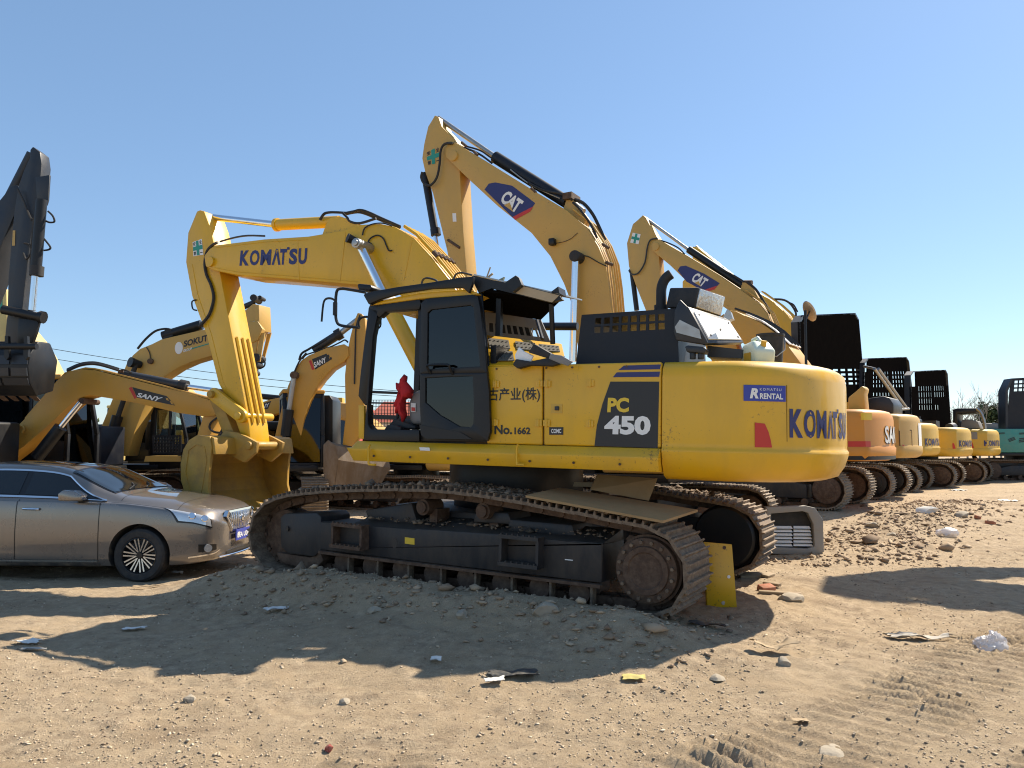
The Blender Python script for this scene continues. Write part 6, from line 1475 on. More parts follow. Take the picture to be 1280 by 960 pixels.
for i, (u, y) in enumerate(WHEELS):
    M = fc.M @ Matrix.Translation((u, y, .325)) @ (Matrix.Rotation(math.pi, 4, 'Z') if y < 0 else Matrix.Identity(4)) @ Matrix.Rotation(.2+.3*i, 4, 'Y')
    if w0 is None:
        wh = tp_m.build('wheel', TYRE, CAR, M=M, smooth=30); w0 = [wh, rim_m.build('rim', RIMD, wh, M=M), sp_m.build('spokes', RIMS, wh, M=M), hubm.build('hub_cap', RIMD, wh, M=M)]
    else:
        wh = w0[0].copy(); COL.objects.link(wh); put(wh, M, CAR)
        for c in w0[1:]: d = c.copy(); COL.objects.link(d); put(d, M, wh)
# ------------------------------------------------------------------ excavator outside the frame on the right: only its shadow is seen
f = on_ground(13.75, 9.25, 56)
OX, T_ = machine('excavator standing just outside the right edge, its boom shadow lying across the dirt', f, TAN, R_=3.0, W=1.45, zb=1.15, zt=2.3)
box_boom(OX, f, [(-.1, 2.2), (-.8, 4.9), (-1.6, 6.8), (-2.4, 7.5), (-5.8, 8.6), (-6.0, 8.2)], [(-5.8, 7.8), (-2.6, 6.0), (-1.9, 5.3), (-.6, 1.8)], .30, TAN, px=False)
box_boom(OX, f, [(-5.0, 8.9), (-5.6, 9.2), (-6.2, 8.0), (-5.9, 6.6), (-4.9, 5.0)], [(-4.5, 5.1), (-5.0, 6.8), (-5.1, 8.0)], .3, TAN, 'arm', px=False)
MB().cyl((-2.0, 0, 7.5), (-5.3, 0, 9.0), .13).build('arm_cylinder', BLACK, OX, f)
MB().prism([(-5.0, 5.1), (-4.1, 5.1), (-3.7, 4.4), (-4.1, 3.7), (-4.8, 3.8), (-4.4, 4.4), (-4.9, 4.7)], -.6, .6).build('bucket', BUCKETM, OX, f, bevel=.02)

# ------------------------------------------------------------------ raised lid and lamp on the big machine's hood
NL = -1.25
a = FU.n3([(843, 389), (849, 374), (858, 356), (866, 360), (884, 431), (845, 425), (842.5, 415)], NL)
m = MB(); m.prism([(p.x, p.z) for p in FU.n3([(843, 389), (850, 374), (860, 384), (885, 428), (882, 431), (845, 425), (842, 414)], NL)], NL, NL+.06)
HL = m.build('hood_lid', GREYD, BIG, FU, bevel=.01)
q0 = FU.n3([(860, 383), (885, 429)], NL); q1 = FU.n3([(911, 399), (930, 428)], [NL+.9, NL+.9])
q = [q0[1], q1[1], q1[0], q0[0]]; nr = (q[1]-q[0]).cross(q[3]-q[0]).normalized()
if nr.z < 0: nr = -nr
m = MB(); m.hexa(q, [p - nr*.05 for p in q]); m.build('lid_frame', GREYD, HL, FU, bevel=.008)
g_ = quadmap(*q)
qq = [g_(.06, .10), g_(.95, .10), g_(.93, .86), g_(.06, .86)]; m = MB(); m.hexa([p + nr*.012 for p in qq], [p - nr*.01 for p in qq]); wp = m.build('lid_lining', WHITEP, HL, FU, bevel=.004)
for u, v in ((.14, .8), (.86, .76), (.5, .42), (.14, .2), (.88, .2)): c = g_(u, v); m = MB(); m.cyl(c+nr*.01, c+nr*.02, .012, seg=8); m.build('rivet', GREY, wp, FU)
m = MB(); m.prism(FU.n([(844, 409), (850, 400), (874, 412), (877, 424), (846, 416)], NL-.005), NL-.02, NL-.004); m.build('lid_window', STEEL, HL, FU)
m = MB(); m.prism(FU.n([(857, 434), (860, 432), (880, 434), (884, 437), (882, 442), (859, 440)], NL-.02), NL-.05, NL+.1); m.cyl(FU.hit(866, 449, 1, NL), FU.hit(866, 440, 1, NL), .03, seg=8); m.cyl(FU.hit(876, 449, 1, NL), FU.hit(876, 440, 1, NL), .03, seg=8)
m.build('lid_hinge', GREYD, HL, FU, bevel=.006)
m = MB(); m.prism(FU.n([(884, 432), (929, 437), (927, 448), (884, 446)], NL+.3), NL+.3, NL+.8); m.build('lid_base', GREYD, BIG, FU)
# box lamp lying on top of the lid
q = FU.n3([(867.5, 384.5), (901.5, 396), (907.5, 370.5), (873, 359)], [NL+.25, NL+.75, NL+.75, NL+.25]); bk_ = [p + Vector((-.30, .08, .03)) for p in q]
LB = thing('lamp_box', 'square metal box wrapped in clear film on top of the raised lid', 'box', FU)
m = MB(); m.hexa(q, bk_); m.build('case', RUBBER, LB, FU, bevel=.015)
film = mat('crinkled film', (.62, .62, .60), .18, metal=.55, dirt=.5, dirt_col=(.35, .35, .34), scale=9, bump=1.0, bscale=22)
g_ = quadmap(*q); nr2 = (q[1]-q[0]).cross(q[3]-q[0]).normalized(); nr2 = nr2 if nr2.y < 0 else -nr2
qq = [g_(.05, .05), g_(.95, .05), g_(.95, .95), g_(.05, .95)]; m = MB(); m.hexa([p + nr2*.012 for p in qq], [p - nr2*.02 for p in qq]); m.build('front_film', film, LB, FU, bevel=.01)
for pp in (((859, 366), (862, 372), (864, 384), (861, 386)), ((909, 386), (913, 389), (916, 398), (911, 400), (904, 396))): m = MB(); m.prism(FU.n(list(pp), NL+.3), NL+.3, NL+.42); m.build('bracket', STEEL, LB, FU)
# jerry can and bucket on the counterweight
zcw = zc_t
c0 = FU.hit(947, 440, 1, -.95); c0.z = zcw - .01; jsc = max(.6, (FU.hit(944, 421, 1, -.95).z - zcw)/.275); jf = Frame(0, 0); jf.M = FU.M @ Matrix.Translation(c0) @ Matrix.Rotation(R(-55), 4, 'Z') @ Matrix.Scale(jsc, 4); jf.I = jf.M.inverted(); jf.o = jf.I @ CAM
JC = thing('jerry_can', 'milky white plastic jerry can with green tint on the counterweight', 'jerry can', jf)
canm = mat('milky plastic', (.62, .70, .58), .4, dirt=.3, dirt_col=(.45, .50, .36), scale=4)
m = MB(); m.rings([[(-.15, -.10, 0), (.15, -.10, 0), (.15, .10, 0), (-.15, .10, 0)], [(-.16, -.11, .14), (.16, -.11, .14), (.16, .11, .14), (-.16, .11, .14)], [(-.13, -.09, .22), (.06, -.09, .24), (.06, .09, .24), (-.13, .09, .22)]]); m.build('can_body', canm, JC, jf, bevel=.03, seg=3)
m = MB(); m.tube([(-.11, 0, .22), (-.09, 0, .265), (.0, 0, .275), (.05, 0, .235)], .018, 8); m.build('can_handle', canm, JC, jf)
MB().cyl((.11, 0, .18), (.125, 0, .23), .028, seg=12).build('can_cap', mat('yellow cap', (.6, .35, .03), .5), JC, jf)
MB().box(-.06, .07, -.118, -.112, .03, .12).build('can_label', mat('ochre label', (.5, .32, .04), .5), JC, jf)
c0 = FU.hit(963, 430, 1, -.35); c0.z = zcw - .01; bf = Frame(0, 0); bf.M = FU.M @ Matrix.Translation(c0); bf.I = bf.M.inverted(); bf.o = bf.I @ CAM
w_px = abs(proj(bf, (1, 0, .4))[0] - proj(bf, (0, 0, .4))[0]); rb = 20/ w_px*.95; ht = bf.hit(962, 418, 1, 0).z
PB = thing('plastic_bucket', 'black plastic bucket standing on the counterweight behind the jerry can', 'bucket', bf)
m = MB(); sg = 28; m.rings([[(r*math.cos(2*math.pi*k/sg), r*math.sin(2*math.pi*k/sg), z) for k in range(sg)] for r, z in ((rb*.8, 0), (rb*.95, ht*.93), (rb*.98, ht*.93), (rb, ht*.94), (rb, ht), (rb*.92, ht), (rb*.76, .02))]); m.build('bucket_shell', RUBBER, PB, bf)
m = MB(); m.tube([(rb*1.0, -.02, ht*.9), (rb*1.03, -rb*.5, ht*.55), (rb*.5, -rb*1.0, ht*.35), (-rb*.5, -rb*1.0, ht*.45), (-rb*1.0, -.02, ht*.9)], .006, 6); m.build('bail', STEEL, PB, bf)
# scraps on the grip panel, twigs on the cover, jacket in the cab
m = MB(); m.prism(FU.n([(662, 441), (669, 430), (692, 443), (688, 449)], -1.52), -1.56, -1.48); m.prism(FU.n([(642, 456), (646, 449), (664, 452), (688, 447), (700, 455), (690, 458), (664, 457), (648, 461)], -1.55), -1.58, -1.50)
tag(m.build('rubber_strip', RUBBER, None, FU, bevel=.01, kind=None), 'torn black rubber strips heaped on the grip panel behind the cab', 'rubber scrap')
m = MB(); m.prism(FU.n([(690, 443), (704, 445), (718, 453), (712, 458), (700, 454), (688, 449)], -1.57), -1.62, -1.60); tag(m.build('grey_flap', GREY, None, FU, bevel=.005), 'curled grey rubber flap at the right end of the black strips', 'rubber scrap')
m = MB(); m.prism(FU.n([(645, 444), (650, 434), (657, 440), (668, 445), (664, 455), (652, 457), (646, 452)], -1.50), -1.535, -1.50); tag(m.build('plastic_scrap', WHITEP, None, FU, bevel=.01), 'white plastic scrap caught between the grip panel and rubber strips', 'plastic scrap')
m = MB(); m.tube(FU.n3([(598, 364), (606, 352), (609, 345), (613, 334)], -1.2), .008, 5); m.tube(FU.n3([(606, 352), (612, 345), (616, 342)], -1.2), .012, 5); tag(m.build('twig', WOOD, None, FU), 'thin bent twig standing up from the raised cover', 'twig')
m = MB(); m.prism(FU.n([(621, 355), (624, 349), (630, 346), (627, 355)], -1.2), -1.2, -1.17); tag(m.build('dry_leaf', mat('dry leaf', (.22, .24, .17), .7), None, FU), 'curled dry leaf lying on the raised cover', 'leaf')
REDC = mat('red cloth', (.50, .018, .022), .85, scale=6, var=.25)
def crumple(mb, amp, seed, sc=14):
    r = np.array(mb.v); n = np.stack([fbm(r[:, 0]*sc+seed, r[:, 2]*sc, 3, seed), fbm(r[:, 1]*sc, r[:, 2]*sc+seed, 3, seed+5), fbm(r[:, 0]*sc, r[:, 1]*sc+r[:, 2]*sc, 3, seed+9)], -1)
    mb.v = [tuple(v) for v in r + n*amp]; return mb
def cloth_prism(px, n, t, fr, seed, amp=.05):
    pts = resample(fr.n(px, n), 40); c = (sum(p[0] for p in pts)/40, sum(p[1] for p in pts)/40); mb = MB()
    rs = []
    for k, y in ((.2, -.35), (.62, -.5), (.9, -.3), (1, 0), (.9, .3), (.62, .5), (.2, .35)): rs.append([(c[0]+(p[0]-c[0])*k, n+y*t, c[1]+(p[1]-c[1])*k) for p in pts])
    mb.rings(rs); return crumple(mb, amp, seed)
tag(cloth_prism([(503, 467), (507, 469), (510, 480), (516, 487), (514, 495), (507, 500), (506, 508), (506, 520), (504, 528), (500, 521), (497, 514), (493, 519), (494.5, 506), (496, 497), (498, 489), (499, 484), (495, 478), (500, 477)], -1.30, .11, FU, 3, .075).build('jacket', REDC, None, FU, smooth=70), 'crumpled red jacket hanging in the cab in front of the seat', 'jacket')
m = MB(); tag(crumple(m.prism(FU.n([(482, 537), (486, 532), (496, 531), (503, 534), (503, 538), (484, 538.5)], -1.36), -1.40, -1.2), .02, 5).build('floor_rag', RUBBER, None, FU, bevel=.015), 'black rag lying on the cab floor below the red jacket', 'rag')

# ------------------------------------------------------------------ boards, plate and louvre panel by the tracks
q = FT.n3([(657, 622), (829, 654), (872, 640), (700, 612)], [-1.70, -1.70, -1.02, -1.02])
m = MB(); m.hexa(q, [p + Vector((0, 0, .022)) for p in q]); tag(m.build('plywood_sheet', PLY, None, FT), 'long plywood sheet lying flat along the near track', 'plywood')
q = FT.n3([(738, 612), (811, 626), (822, 598), (747, 593)], [-.95, -.85, -.75, -.8]); m = MB(); m.hexa(q, [p + Vector((-.02, .03, .0)) for p in q])
tag(m.build('plywood_board', PLY, None, FT), 'short plywood board propped upright under the counterweight', 'plywood')
q = FT.n3([(716, 608), (742, 609), (745, 603), (718, 602.5)], [-.6]*4); m = MB(); m.hexa(q, [p + Vector((0, .05, 0)) for p in q]); tag(m.build('timber_offcut', WOOD, None, FT), 'pale timber offcut left of the propped plywood board', 'timber')
PLW = thing('steel_plate', 'yellow steel plate leaning upright behind the near sprocket', 'steel plate')
b0, b1 = gp(921.5, 759), gp(884, 757); b0.z -= .03; b1.z -= .03
pf = Frame(b0.x, b0.y, 0, 0); t0, t1 = pf.hit(915, 680.5, 1, .05), pf.hit(880, 677.5, 1, .12); t0, t1 = pf.M @ t0, pf.M @ t1
q = [b1, b0, t0, t1]; m = MB(); m.hexa(q, [p + Vector((-.008, .022, 0)) for p in q]); pl = m.build('plate', Y_MAIN, PLW, bevel=.004)
g_ = quadmap(*q)
for u, v, mm, r in ((.72, .94, RUST, .018), (.80, .50, WHITEP, .016), (.55, .10, STEEL, .018)): c = g_(u, v); m = MB(); m.cyl(c+Vector((0, -.004, 0)), c+Vector((0, .0, 0)), r, seg=10); m.build('bolt_hole', mm, pl)
gc = gp(1000, 693); lf = Frame(gc.x, gc.y, gc.z-.02, 6)
LP = thing('louvre_panel', 'pale grey machine cover with louvre slats standing on the dirt behind the far track', 'machine cover', lf)
op = lf.n([(958, 692), (958, 634), (1008, 632.5), (1019, 635), (1029, 650), (1030, 690), (1021, 694)], 0); ip_ = lf.n([(964, 684), (964, 642), (1003, 639), (1010, 641), (1017, 655), (1018.5, 683), (1010, 686)], 0)
PANEL = mat('pale panel paint', (.27, .26, .24), .6, dirt=.4, dirt_col=DUST)
m = MB(); ring_plate(m, op, ip_, 0, .16); lo = m.build('cover_frame', PANEL, LP, lf, bevel=.006)
MB().prism(op, .162, .172).build('back_sheet', RUBBER, LP, lf)
for k in range(6):
    y0 = 657 + k*4.4
    for xa, xb in ((964, 991), (992, 1013.5 + k*.6)):
        q = lf.n3([(xa, y0+3.6), (xb, y0+3.9), (xb-2, y0+.6), (xa, y0+.4)], [.05, .05, .09, .09]); m = MB(); m.hexa(q, [p + Vector((0, .012, 0)) for p in q]); m.build('louvre_slat', WHITEP, LP, lf)

# ------------------------------------------------------------------ stones, litter, gravel
STONE = mat('stone', (.33, .28, .21), .9, dirt=.5, dirt_col=(.42, .34, .24), scale=9, bump=.5, bscale=45, var=.25)
def rock_mb(sx, sy, sz, seed, sub=2):
    bm = bmesh.new(); bmesh.ops.create_icosphere(bm, subdivisions=sub, radius=1)
    v = np.array([x.co[:] for x in bm.verts]); fs = [tuple(x.index for x in f.verts) for f in bm.faces]; bm.free()
    r = np.random.default_rng(seed)
    for _ in range(9):                      # chip flat faces off the lump
        d = r.normal(size=3); d /= np.linalg.norm(d); h = r.uniform(.55, .85); k = v @ d; v = v - np.outer(np.maximum(k-h, 0), d)
    v = v*(1+.06*r.normal(size=(len(v), 1)))*np.array([sx, sy, sz]); mb = MB(); mb.add(v, fs); return mb
def place(mb, name, m, pos, label, cat, rot=0.0, group=None, smooth=25, bevel=0, tilt=0):
    M = Matrix.Translation(pos) @ Matrix.Rotation(rot, 4, 'Z') @ Matrix.Rotation(tilt, 4, 'X')
    return tag(mb.build(name, m, None, M=M, smooth=smooth, bevel=bevel), label, cat, group)
for k, (px, py, s_, lab) in enumerate([
    (683, 765, (.15, .08, .075), 'flat grey stone half buried in front of the track rollers'),
    (576, 771, (.07, .06, .05), 'round grey stone left of the flat buried stone in the shadow'),
    (488, 733, (.10, .07, .06), 'pale stone on top of the dirt bank below the front step'),
    (467, 765, (.07, .05, .04), 'small stone in the shadow below the dirt bank'),
    (990, 750, (.16, .12, .07), 'dark angular stone right of the broken wood pieces'),
    (980, 830, (.055, .05, .04), 'dark grey stone just below the curled cardboard'),
    (898, 850, (.07, .06, .03), 'pale crumbling stone on sunlit dirt below the plate'),
    (1203, 645, (.20, .13, .09), 'large brownish stone beside red brick crumbs on the right'),
    (236, 877, (.05, .04, .035), 'dark stone alone on the sunlit ground at lower left'),
    (430, 880, (.045, .04, .03), 'grey stone in the sun left of the track print'),
    (1040, 942, (.11, .07, .025), 'flat pale crust of dirt at the bottom right'),
    (1115, 670, (.12, .09, .06), 'brown clod at the foot of the rubble ridge'),
    (1090, 655, (.14, .10, .07), 'largest brown clod on top of the rubble ridge')]):
    p = gp(px, py); place(rock_mb(*s_, 100+k), 'stone', STONE, p + Vector((0, 0, s_[2]*.35)), lab, 'stone', rng.uniform(0, 3), 'stones lying on the dirt')
BRICK = mat('brick', (.36, .12, .06), .9, dirt=.5, dirt_col=(.42, .33, .23), scale=12, bump=.3)
for px, py, lab, r in ((958, 738, 'broken red brick among wood pieces beside the yellow plate', .4), (1222, 648, 'broken brick crumb right of the large brown stone', 1.2), (1238, 655, 'small red brick chip farthest right by the large stone', 2.0)):
    p = gp(px, py); place(MB().box(-.09, .09, -.05, .05, -.035, .035), 'brick', BRICK, p + Vector((0, 0, .02)), lab, 'brick', r, 'broken bricks', bevel=.012, tilt=.3)
for px, py, L_, W_, r, lab in ((934, 703, .40, .04, -.6, 'thin wooden slat pointing down beside the yellow plate'), (960, 722, .22, .09, .9, 'short pale wooden block upright among the debris'), (940, 722, .34, .16, .1, 'wide pale board flat beside the yellow plate'), (975, 745, .42, .05, -.35, 'long grey-green strip lying below the broken brick'), (965, 733, .2, .06, -.9, 'dark splintered piece of wood right of the brick')):
    p = gp(px, py); place(MB().box(-L_/2, L_/2, -W_/2, W_/2, -.015, .015), 'wood_piece', WOOD, p + Vector((0, 0, .03)), lab, 'wood', r, 'wood scraps', bevel=.004, tilt=.15)
def sheet(px, py, L_, W_, amp, seed, m, name, lab, cat, rot=0., up=.02, lift=0.0):
    p = gp(px, py); mb = MB(); nx, ny = 12, 8; r = np.random.default_rng(seed); vs = []
    for i in range(nx+1):
        for j in range(ny+1):
            x, y = (i/nx-.5)*L_, (j/ny-.5)*W_
            ragged = 1 + .35*float(fbm(np.array([i*.6+seed]), np.array([j*.6]), 2, seed)[0])
            z = amp*(float(fbm(np.array([x*14+seed]), np.array([y*14]), 3, seed)[0])*1.6 + .3) + lift*abs(x)/L_*2
            vs.append((x*ragged, y*ragged, z))
    fs = [(i*(ny+1)+j, (i+1)*(ny+1)+j, (i+1)*(ny+1)+j+1, i*(ny+1)+j+1) for i in range(nx) for j in range(ny)]
    mb.add(vs, fs); mb.add([(v[0], v[1], v[2]-.004) for v in vs], [f[::-1] for f in fs])
    return place(mb, name, m, p + Vector((0, 0, up)), lab, cat, rot, smooth=60)
BAGM = bpy.data.materials.new('thin plastic film'); BAGM.use_nodes = True
_b = BAGM.node_tree.nodes['Principled BSDF']; _b.inputs['Base Color'].default_value = (.85, .82, .82, 1); _b.inputs['Roughness'].default_value = .25; _b.inputs['Alpha'].default_value = .62
CARD = mat('cardboard', (.36, .26, .15), .85, dirt=.4, dirt_col=(.5, .4, .28)); RAG = mat('grey rag', (.42, .39, .34), .9, dirt=.5, dirt_col=(.5, .4, .28), scale=8); PAPER = mat('paper', (.70, .68, .63), .8, dirt=.3, dirt_col=DUST, scale=8); DARKP = mat('dark plastic sheet', (.04, .045, .05), .4, dirt=.4, dirt_col=(.3, .25, .18), scale=8); YPAP = mat('yellow paper', (.50, .41, .12), .8, dirt=.4, dirt_col=DUST, scale=8)
# see-through plastic bag
p = gp(1237, 812); mb = MB(); nu, nv = 40, 14; vs = []
for j in range(nv+1):
    for i in range(nu):
        a, e = 2*math.pi*i/nu, math.pi/2*j/nv
        rr = 1 + .35*float(fbm(np.array([math.cos(a)*1.7+3+j*.1]), np.array([math.sin(a)*1.7+j*.25]), 4, 77)[0]) - .09*abs(math.sin(a*9+j*.7)) - .05*abs(math.sin(a*17-j*.9))
        vs.append((.165*rr*math.cos(a)*math.cos(e)**.7, .125*rr*math.sin(a)*math.cos(e)**.7, .145*rr*math.sin(e)*(1+.18*math.cos(a+1))))
mb.add(vs, [(j*nu+i, j*nu+(i+1) % nu, (j+1)*nu+(i+1) % nu, (j+1)*nu+i) for j in range(nv) for i in range(nu)])
place(mb, 'plastic_bag', BAGM, p - Vector((0, 0, .005)), 'crumpled white see-through plastic bag on the dirt at right', 'plastic bag', .3, smooth=35)
p = gp(873/1.0 if False else 1160, 640); place(rock_mb(.26, .16, .12, 55), 'litter_bag', PAPER, p + Vector((0, 0, .05)), 'small white bag on the rubble far right', 'plastic bag')
p = gp(1183, 669); place(rock_mb(.22, .12, .10, 56), 'litter_bag', BAGM, p + Vector((0, 0, .04)), 'grey glossy bag lying right of the rubble ridge', 'plastic bag')
sheet(1150, 800, .50, .10, .05, 3, RAG, 'rag', 'long torn grey rag left of the plastic bag', 'rag', -.15)
sheet(1125, 795, .26, .03, .03, 4, DARKP, 'strap', 'dark strap end lying left of the grey rag', 'strap', -.05)
sheet(968, 816, .34, .10, .03, 5, CARD, 'cardboard', 'curled brown cardboard above the dark grey stone', 'cardboard', .1, .03, .06)
sheet(884, 783, .30, .10, .03, 6, DARKP, 'plastic_sheet', 'torn black plastic at the sunlit edge below the yellow plate', 'plastic sheet', -.3)
sheet(793, 850, .16, .09, .02, 7, YPAP, 'paper', 'yellow paper scrap in the sun just below the shadow edge', 'paper')
sheet(640, 845, .34, .12, .02, 8, DARKP, 'plastic_sheet', 'dark plastic sheet at the lowest tip of the shadow', 'plastic sheet', .1)
sheet(618, 853, .14, .07, .02, 9, PAPER, 'paper', 'grey paper scrap left of the dark plastic sheet', 'paper', .2)
sheet(545, 828, .08, .07, .04, 10, PAPER, 'paper', 'small white scrap in the shadow left of centre', 'paper')
sheet(345, 764, .22, .08, .03, 11, PAPER, 'paper', 'pale paper strip on the dark ground below the track front', 'paper', .15)
sheet(168, 788, .20, .07, .02, 12, PAPER, 'paper', 'white paper strip in the shadow in front of the car', 'paper', .1)
sheet(36, 805, .22, .09, .03, 13, PAPER, 'paper', 'crumpled pale paper at the left edge on the shadow line', 'paper', -.2)
sheet(42, 814, .18, .05, .02, 14, RAG, 'rag', 'flat grey strip just below the crumpled paper at left', 'rag')
sheet(222, 719, .12, .08, .05, 15, PAPER, 'paper', 'pinkish tissue on the lit strip beside the front wheel', 'paper')
sheet(190, 735, .40, .06, .03, 16, WOOD, 'bark_strip', 'dark strip of bark below the car door', 'bark', .3)
sheet(1262, 627, .5, .2, .05, 17, PAPER, 'paper', 'white sheet on the ground at the far right edge', 'paper')
sheet(1198, 614, .5, .2, .06, 18, PAPER, 'paper', 'pale litter behind the rubble near the last tracks', 'paper')
sheet(1000, 905, .10, .05, .02, 19, CARD, 'cardboard', 'tiny cardboard scrap on the rippled dirt lower right', 'cardboard')
p = gp(412, 940); place(crumple(rock_mb(.035, .025, .02, 66), .03, 3, 40), 'red_scrap', mat('dusty red cloth', (.28, .05, .04), .9, dirt=.7, dirt_col=(.4, .3, .2), scale=30), p + Vector((0, 0, .015)), 'small red cloth scrap beside the deep track print', 'cloth scrap')
# gravel: thousands of chips, one object
def chips(N, pos, size, seed):
    r = np.random.default_rng(seed)
    base = np.array([(1, 0, 0), (-1, 0, 0), (0, 1, 0), (0, -1, 0), (0, 0, 1), (0, 0, -.6), (.6, .6, .4), (-.6, .6, .3), (.6, -.6, .35), (-.6, -.6, .4)], float)
    tri = [(0, 6, 8), (0, 2, 6), (2, 7, 6), (2, 1, 7), (1, 9, 7), (1, 3, 9), (3, 8, 9), (3, 0, 8), (4, 6, 7), (4, 7, 9), (4, 9, 8), (4, 8, 6), (5, 2, 0), (5, 1, 2), (5, 3, 1), (5, 0, 3)]
    V = base[None]*(1 + .35*r.normal(size=(N, 10, 1)))
    V = V*(size[:, None, None]*r.uniform(.55, 1.2, size=(N, 1, 3))*np.array([1, 1, .75]))
    a = r.uniform(0, 6.28, N); c, s = np.cos(a), np.sin(a)
    X = V[..., 0]*c[:, None] - V[..., 1]*s[:, None]; Y = V[..., 0]*s[:, None] + V[..., 1]*c[:, None]
    P = np.stack([X + pos[:, 0:1], Y + pos[:, 1:2], V[..., 2] + pos[:, 2:3]], -1).reshape(-1, 3)
    T = (np.array(tri)[None] + (np.arange(N)*10)[:, None, None]).reshape(-1, 3)
    return P, T
def np_mesh(name, P, T, m):
    me = bpy.data.meshes.new(name); me.vertices.add(len(P)); me.vertices.foreach_set('co', P.astype(np.float32).ravel())
    me.loops.add(T.size); me.loops.foreach_set('vertex_index', T.astype(np.int32).ravel()); me.polygons.add(len(T))
    me.polygons.foreach_set('loop_start', np.arange(0, T.size, 3, dtype=np.int32)); me.polygons.foreach_set('loop_total', np.full(len(T), 3, np.int32)); me.update(); me.materials.append(m)
    o = bpy.data.objects.new(name, me); COL.objects.link(o); o['kind'] = 'stuff'; return o
def chip_mat(name, c0, c1):
    m = mat(name, (.4, .33, .24), .92); nt = m.node_tree; N, L = nt.nodes, nt.links
    g_ = N.new('ShaderNodeNewGeometry'); r = N.new('ShaderNodeValToRGB'); r.color_ramp.elements[0].color = (*c0, 1); r.color_ramp.elements[1].color = (*c1, 1)
    L.new(g_.outputs['Random Per Island'], r.inputs[0]); L.new(r.outputs[0], N['Principled BSDF'].inputs['Base Color']); return m
N = 60000
yy = 2.6*np.exp(rng.uniform(0, 1, N)**1.15*math.log(24/2.6)); xx = rng.uniform(-.72, .72, N)*yy
cl = vnoise(xx*.9, yy*.9, 71)*.6 + vnoise(xx*3, yy*3, 72)*.4
keep = rng.uniform(0, 1, N) < np.clip((cl-.30)*3.2, .05, 1)*(1 - .8*prints(xx, yy)[1]); xx, yy = xx[keep], yy[keep]
sz = rng.lognormal(math.log(.0040), .5, len(xx))*(1 + .05*yy); sz = np.clip(sz, .002, .015)
P, T = chips(len(xx), np.stack([xx, yy, hgt(xx, yy)+sz*.15], -1), sz, 5)
np_mesh('gravel', P, T, chip_mat('gravel chips', (.21, .15, .095), (.64, .51, .36)))
N = 3200                                    # rubble on the bank and the ridge
t = rng.uniform(0, 1, N); yy = 10.5 + 10*t; xx = 6.2 + (yy-13)*.75 + rng.normal(0, .8, N)
s_ = rng.uniform(-2.6, 3.0, 900); n_ = -2.05 + rng.normal(0, .4, 900)
xx = np.concatenate([xx, .03 + s_*_ca + n_*_sa]); yy = np.concatenate([yy, 9.2 - s_*_sa + n_*_ca])
sz = np.concatenate([rng.lognormal(math.log(.019), .60, N), rng.lognormal(math.log(.018), .55, 900)])
sz = np.clip(sz, .006, .13)
P, T = chips(len(xx), np.stack([xx, yy, hgt(xx, yy)+sz*.2], -1), sz, 8)
RUB_ = np_mesh('rubble', P, T, chip_mat('rubble lumps', (.20, .135, .085), (.46, .34, .22)))

P, T = chips(len(MUD_POS), MUD_POS, np.clip(rng.lognormal(math.log(.014), .6, len(MUD_POS)), .004, .06), 12)
md_ = np_mesh('dried_mud', P, T, chip_mat('dried mud lumps', (.11, .075, .05), (.28, .20, .13))); put(md_, FT.M, BIG)

# ------------------------------------------------------------------ far things
def bare_tree(x, y, h, seed, lab, grp):
    r = random.Random(seed); t = thing('bare_tree', lab, 'tree', Frame(x, y, H(x, y)), grp); fr = Frame(x, y, H(x, y)); tr = MB(); br = MB()
    top = Vector((r.uniform(-.2, .2), r.uniform(-.2, .2), h*.6)); tr.rings([[(p.x + q*math.cos(k*1.047), p.y + q*math.sin(k*1.047), p.z) for k in range(6)] for p, q in ((Vector((0, 0, -.2)), .12), (top*.5, .085), (top, .05))])
    def grow(p, d, l, rad, dep):
        e = p + d*l; br.cyl(p, e, rad, rad*.6, 5)
        if dep == 0: return
        for _ in range(3): nd = (d + Vector((r.uniform(-.7, .7), r.uniform(-.7, .7), r.uniform(.0, .5)))).normalized(); grow(p + (e-p)*r.uniform(.5, 1), nd, l*r.uniform(.55, .8), rad*.6, dep-1)
    for k in range(7): a = r.uniform(0, 6.28); grow(top*r.uniform(.45, 1), Vector((math.cos(a)*.5, math.sin(a)*.5, 1)).normalized(), h*r.uniform(.2, .32), .035, 2)
    bk_ = mat('pale bark', (.23, .21, .19), .9) if 'pale bark' not in bpy.data.materials else bpy.data.materials['pale bark']
    tr.build('trunk', bk_, t, fr); br.build('branches', bk_, t, fr)
for k, (px, ty, lab) in enumerate(((1196, 497, 'short bare tree second from left above the black cab guard'), (1207, 491, 'tall bare tree above the grey hood of the last yellow machine'), (1222, 490, 'bare tree just left of the round evergreen'), (1234, 492, 'bare tree rising behind the middle of the round evergreen'), (1249, 494, 'bare tree at the right side of the round evergreen'), (1257, 489, 'tallest bare tree, beside the teal machine hood'), (1189, 500, 'lowest bare tree at the edge of the raised black hood'))):
    y = 78 + (k*7) % 12; x = (px-640)/F*y; bare_tree(x, y, 1.66 + (556-ty)*y/F, 300+k, lab, 'bare trees on the horizon')
LEAF = mat('evergreen leaves', (.055, .085, .03), .7, scale=2, var=.5); LEAF2 = mat('spring leaves', (.11, .14, .045), .7, scale=2, var=.4); BARK = mat('bark', (.12, .09, .06), .9)
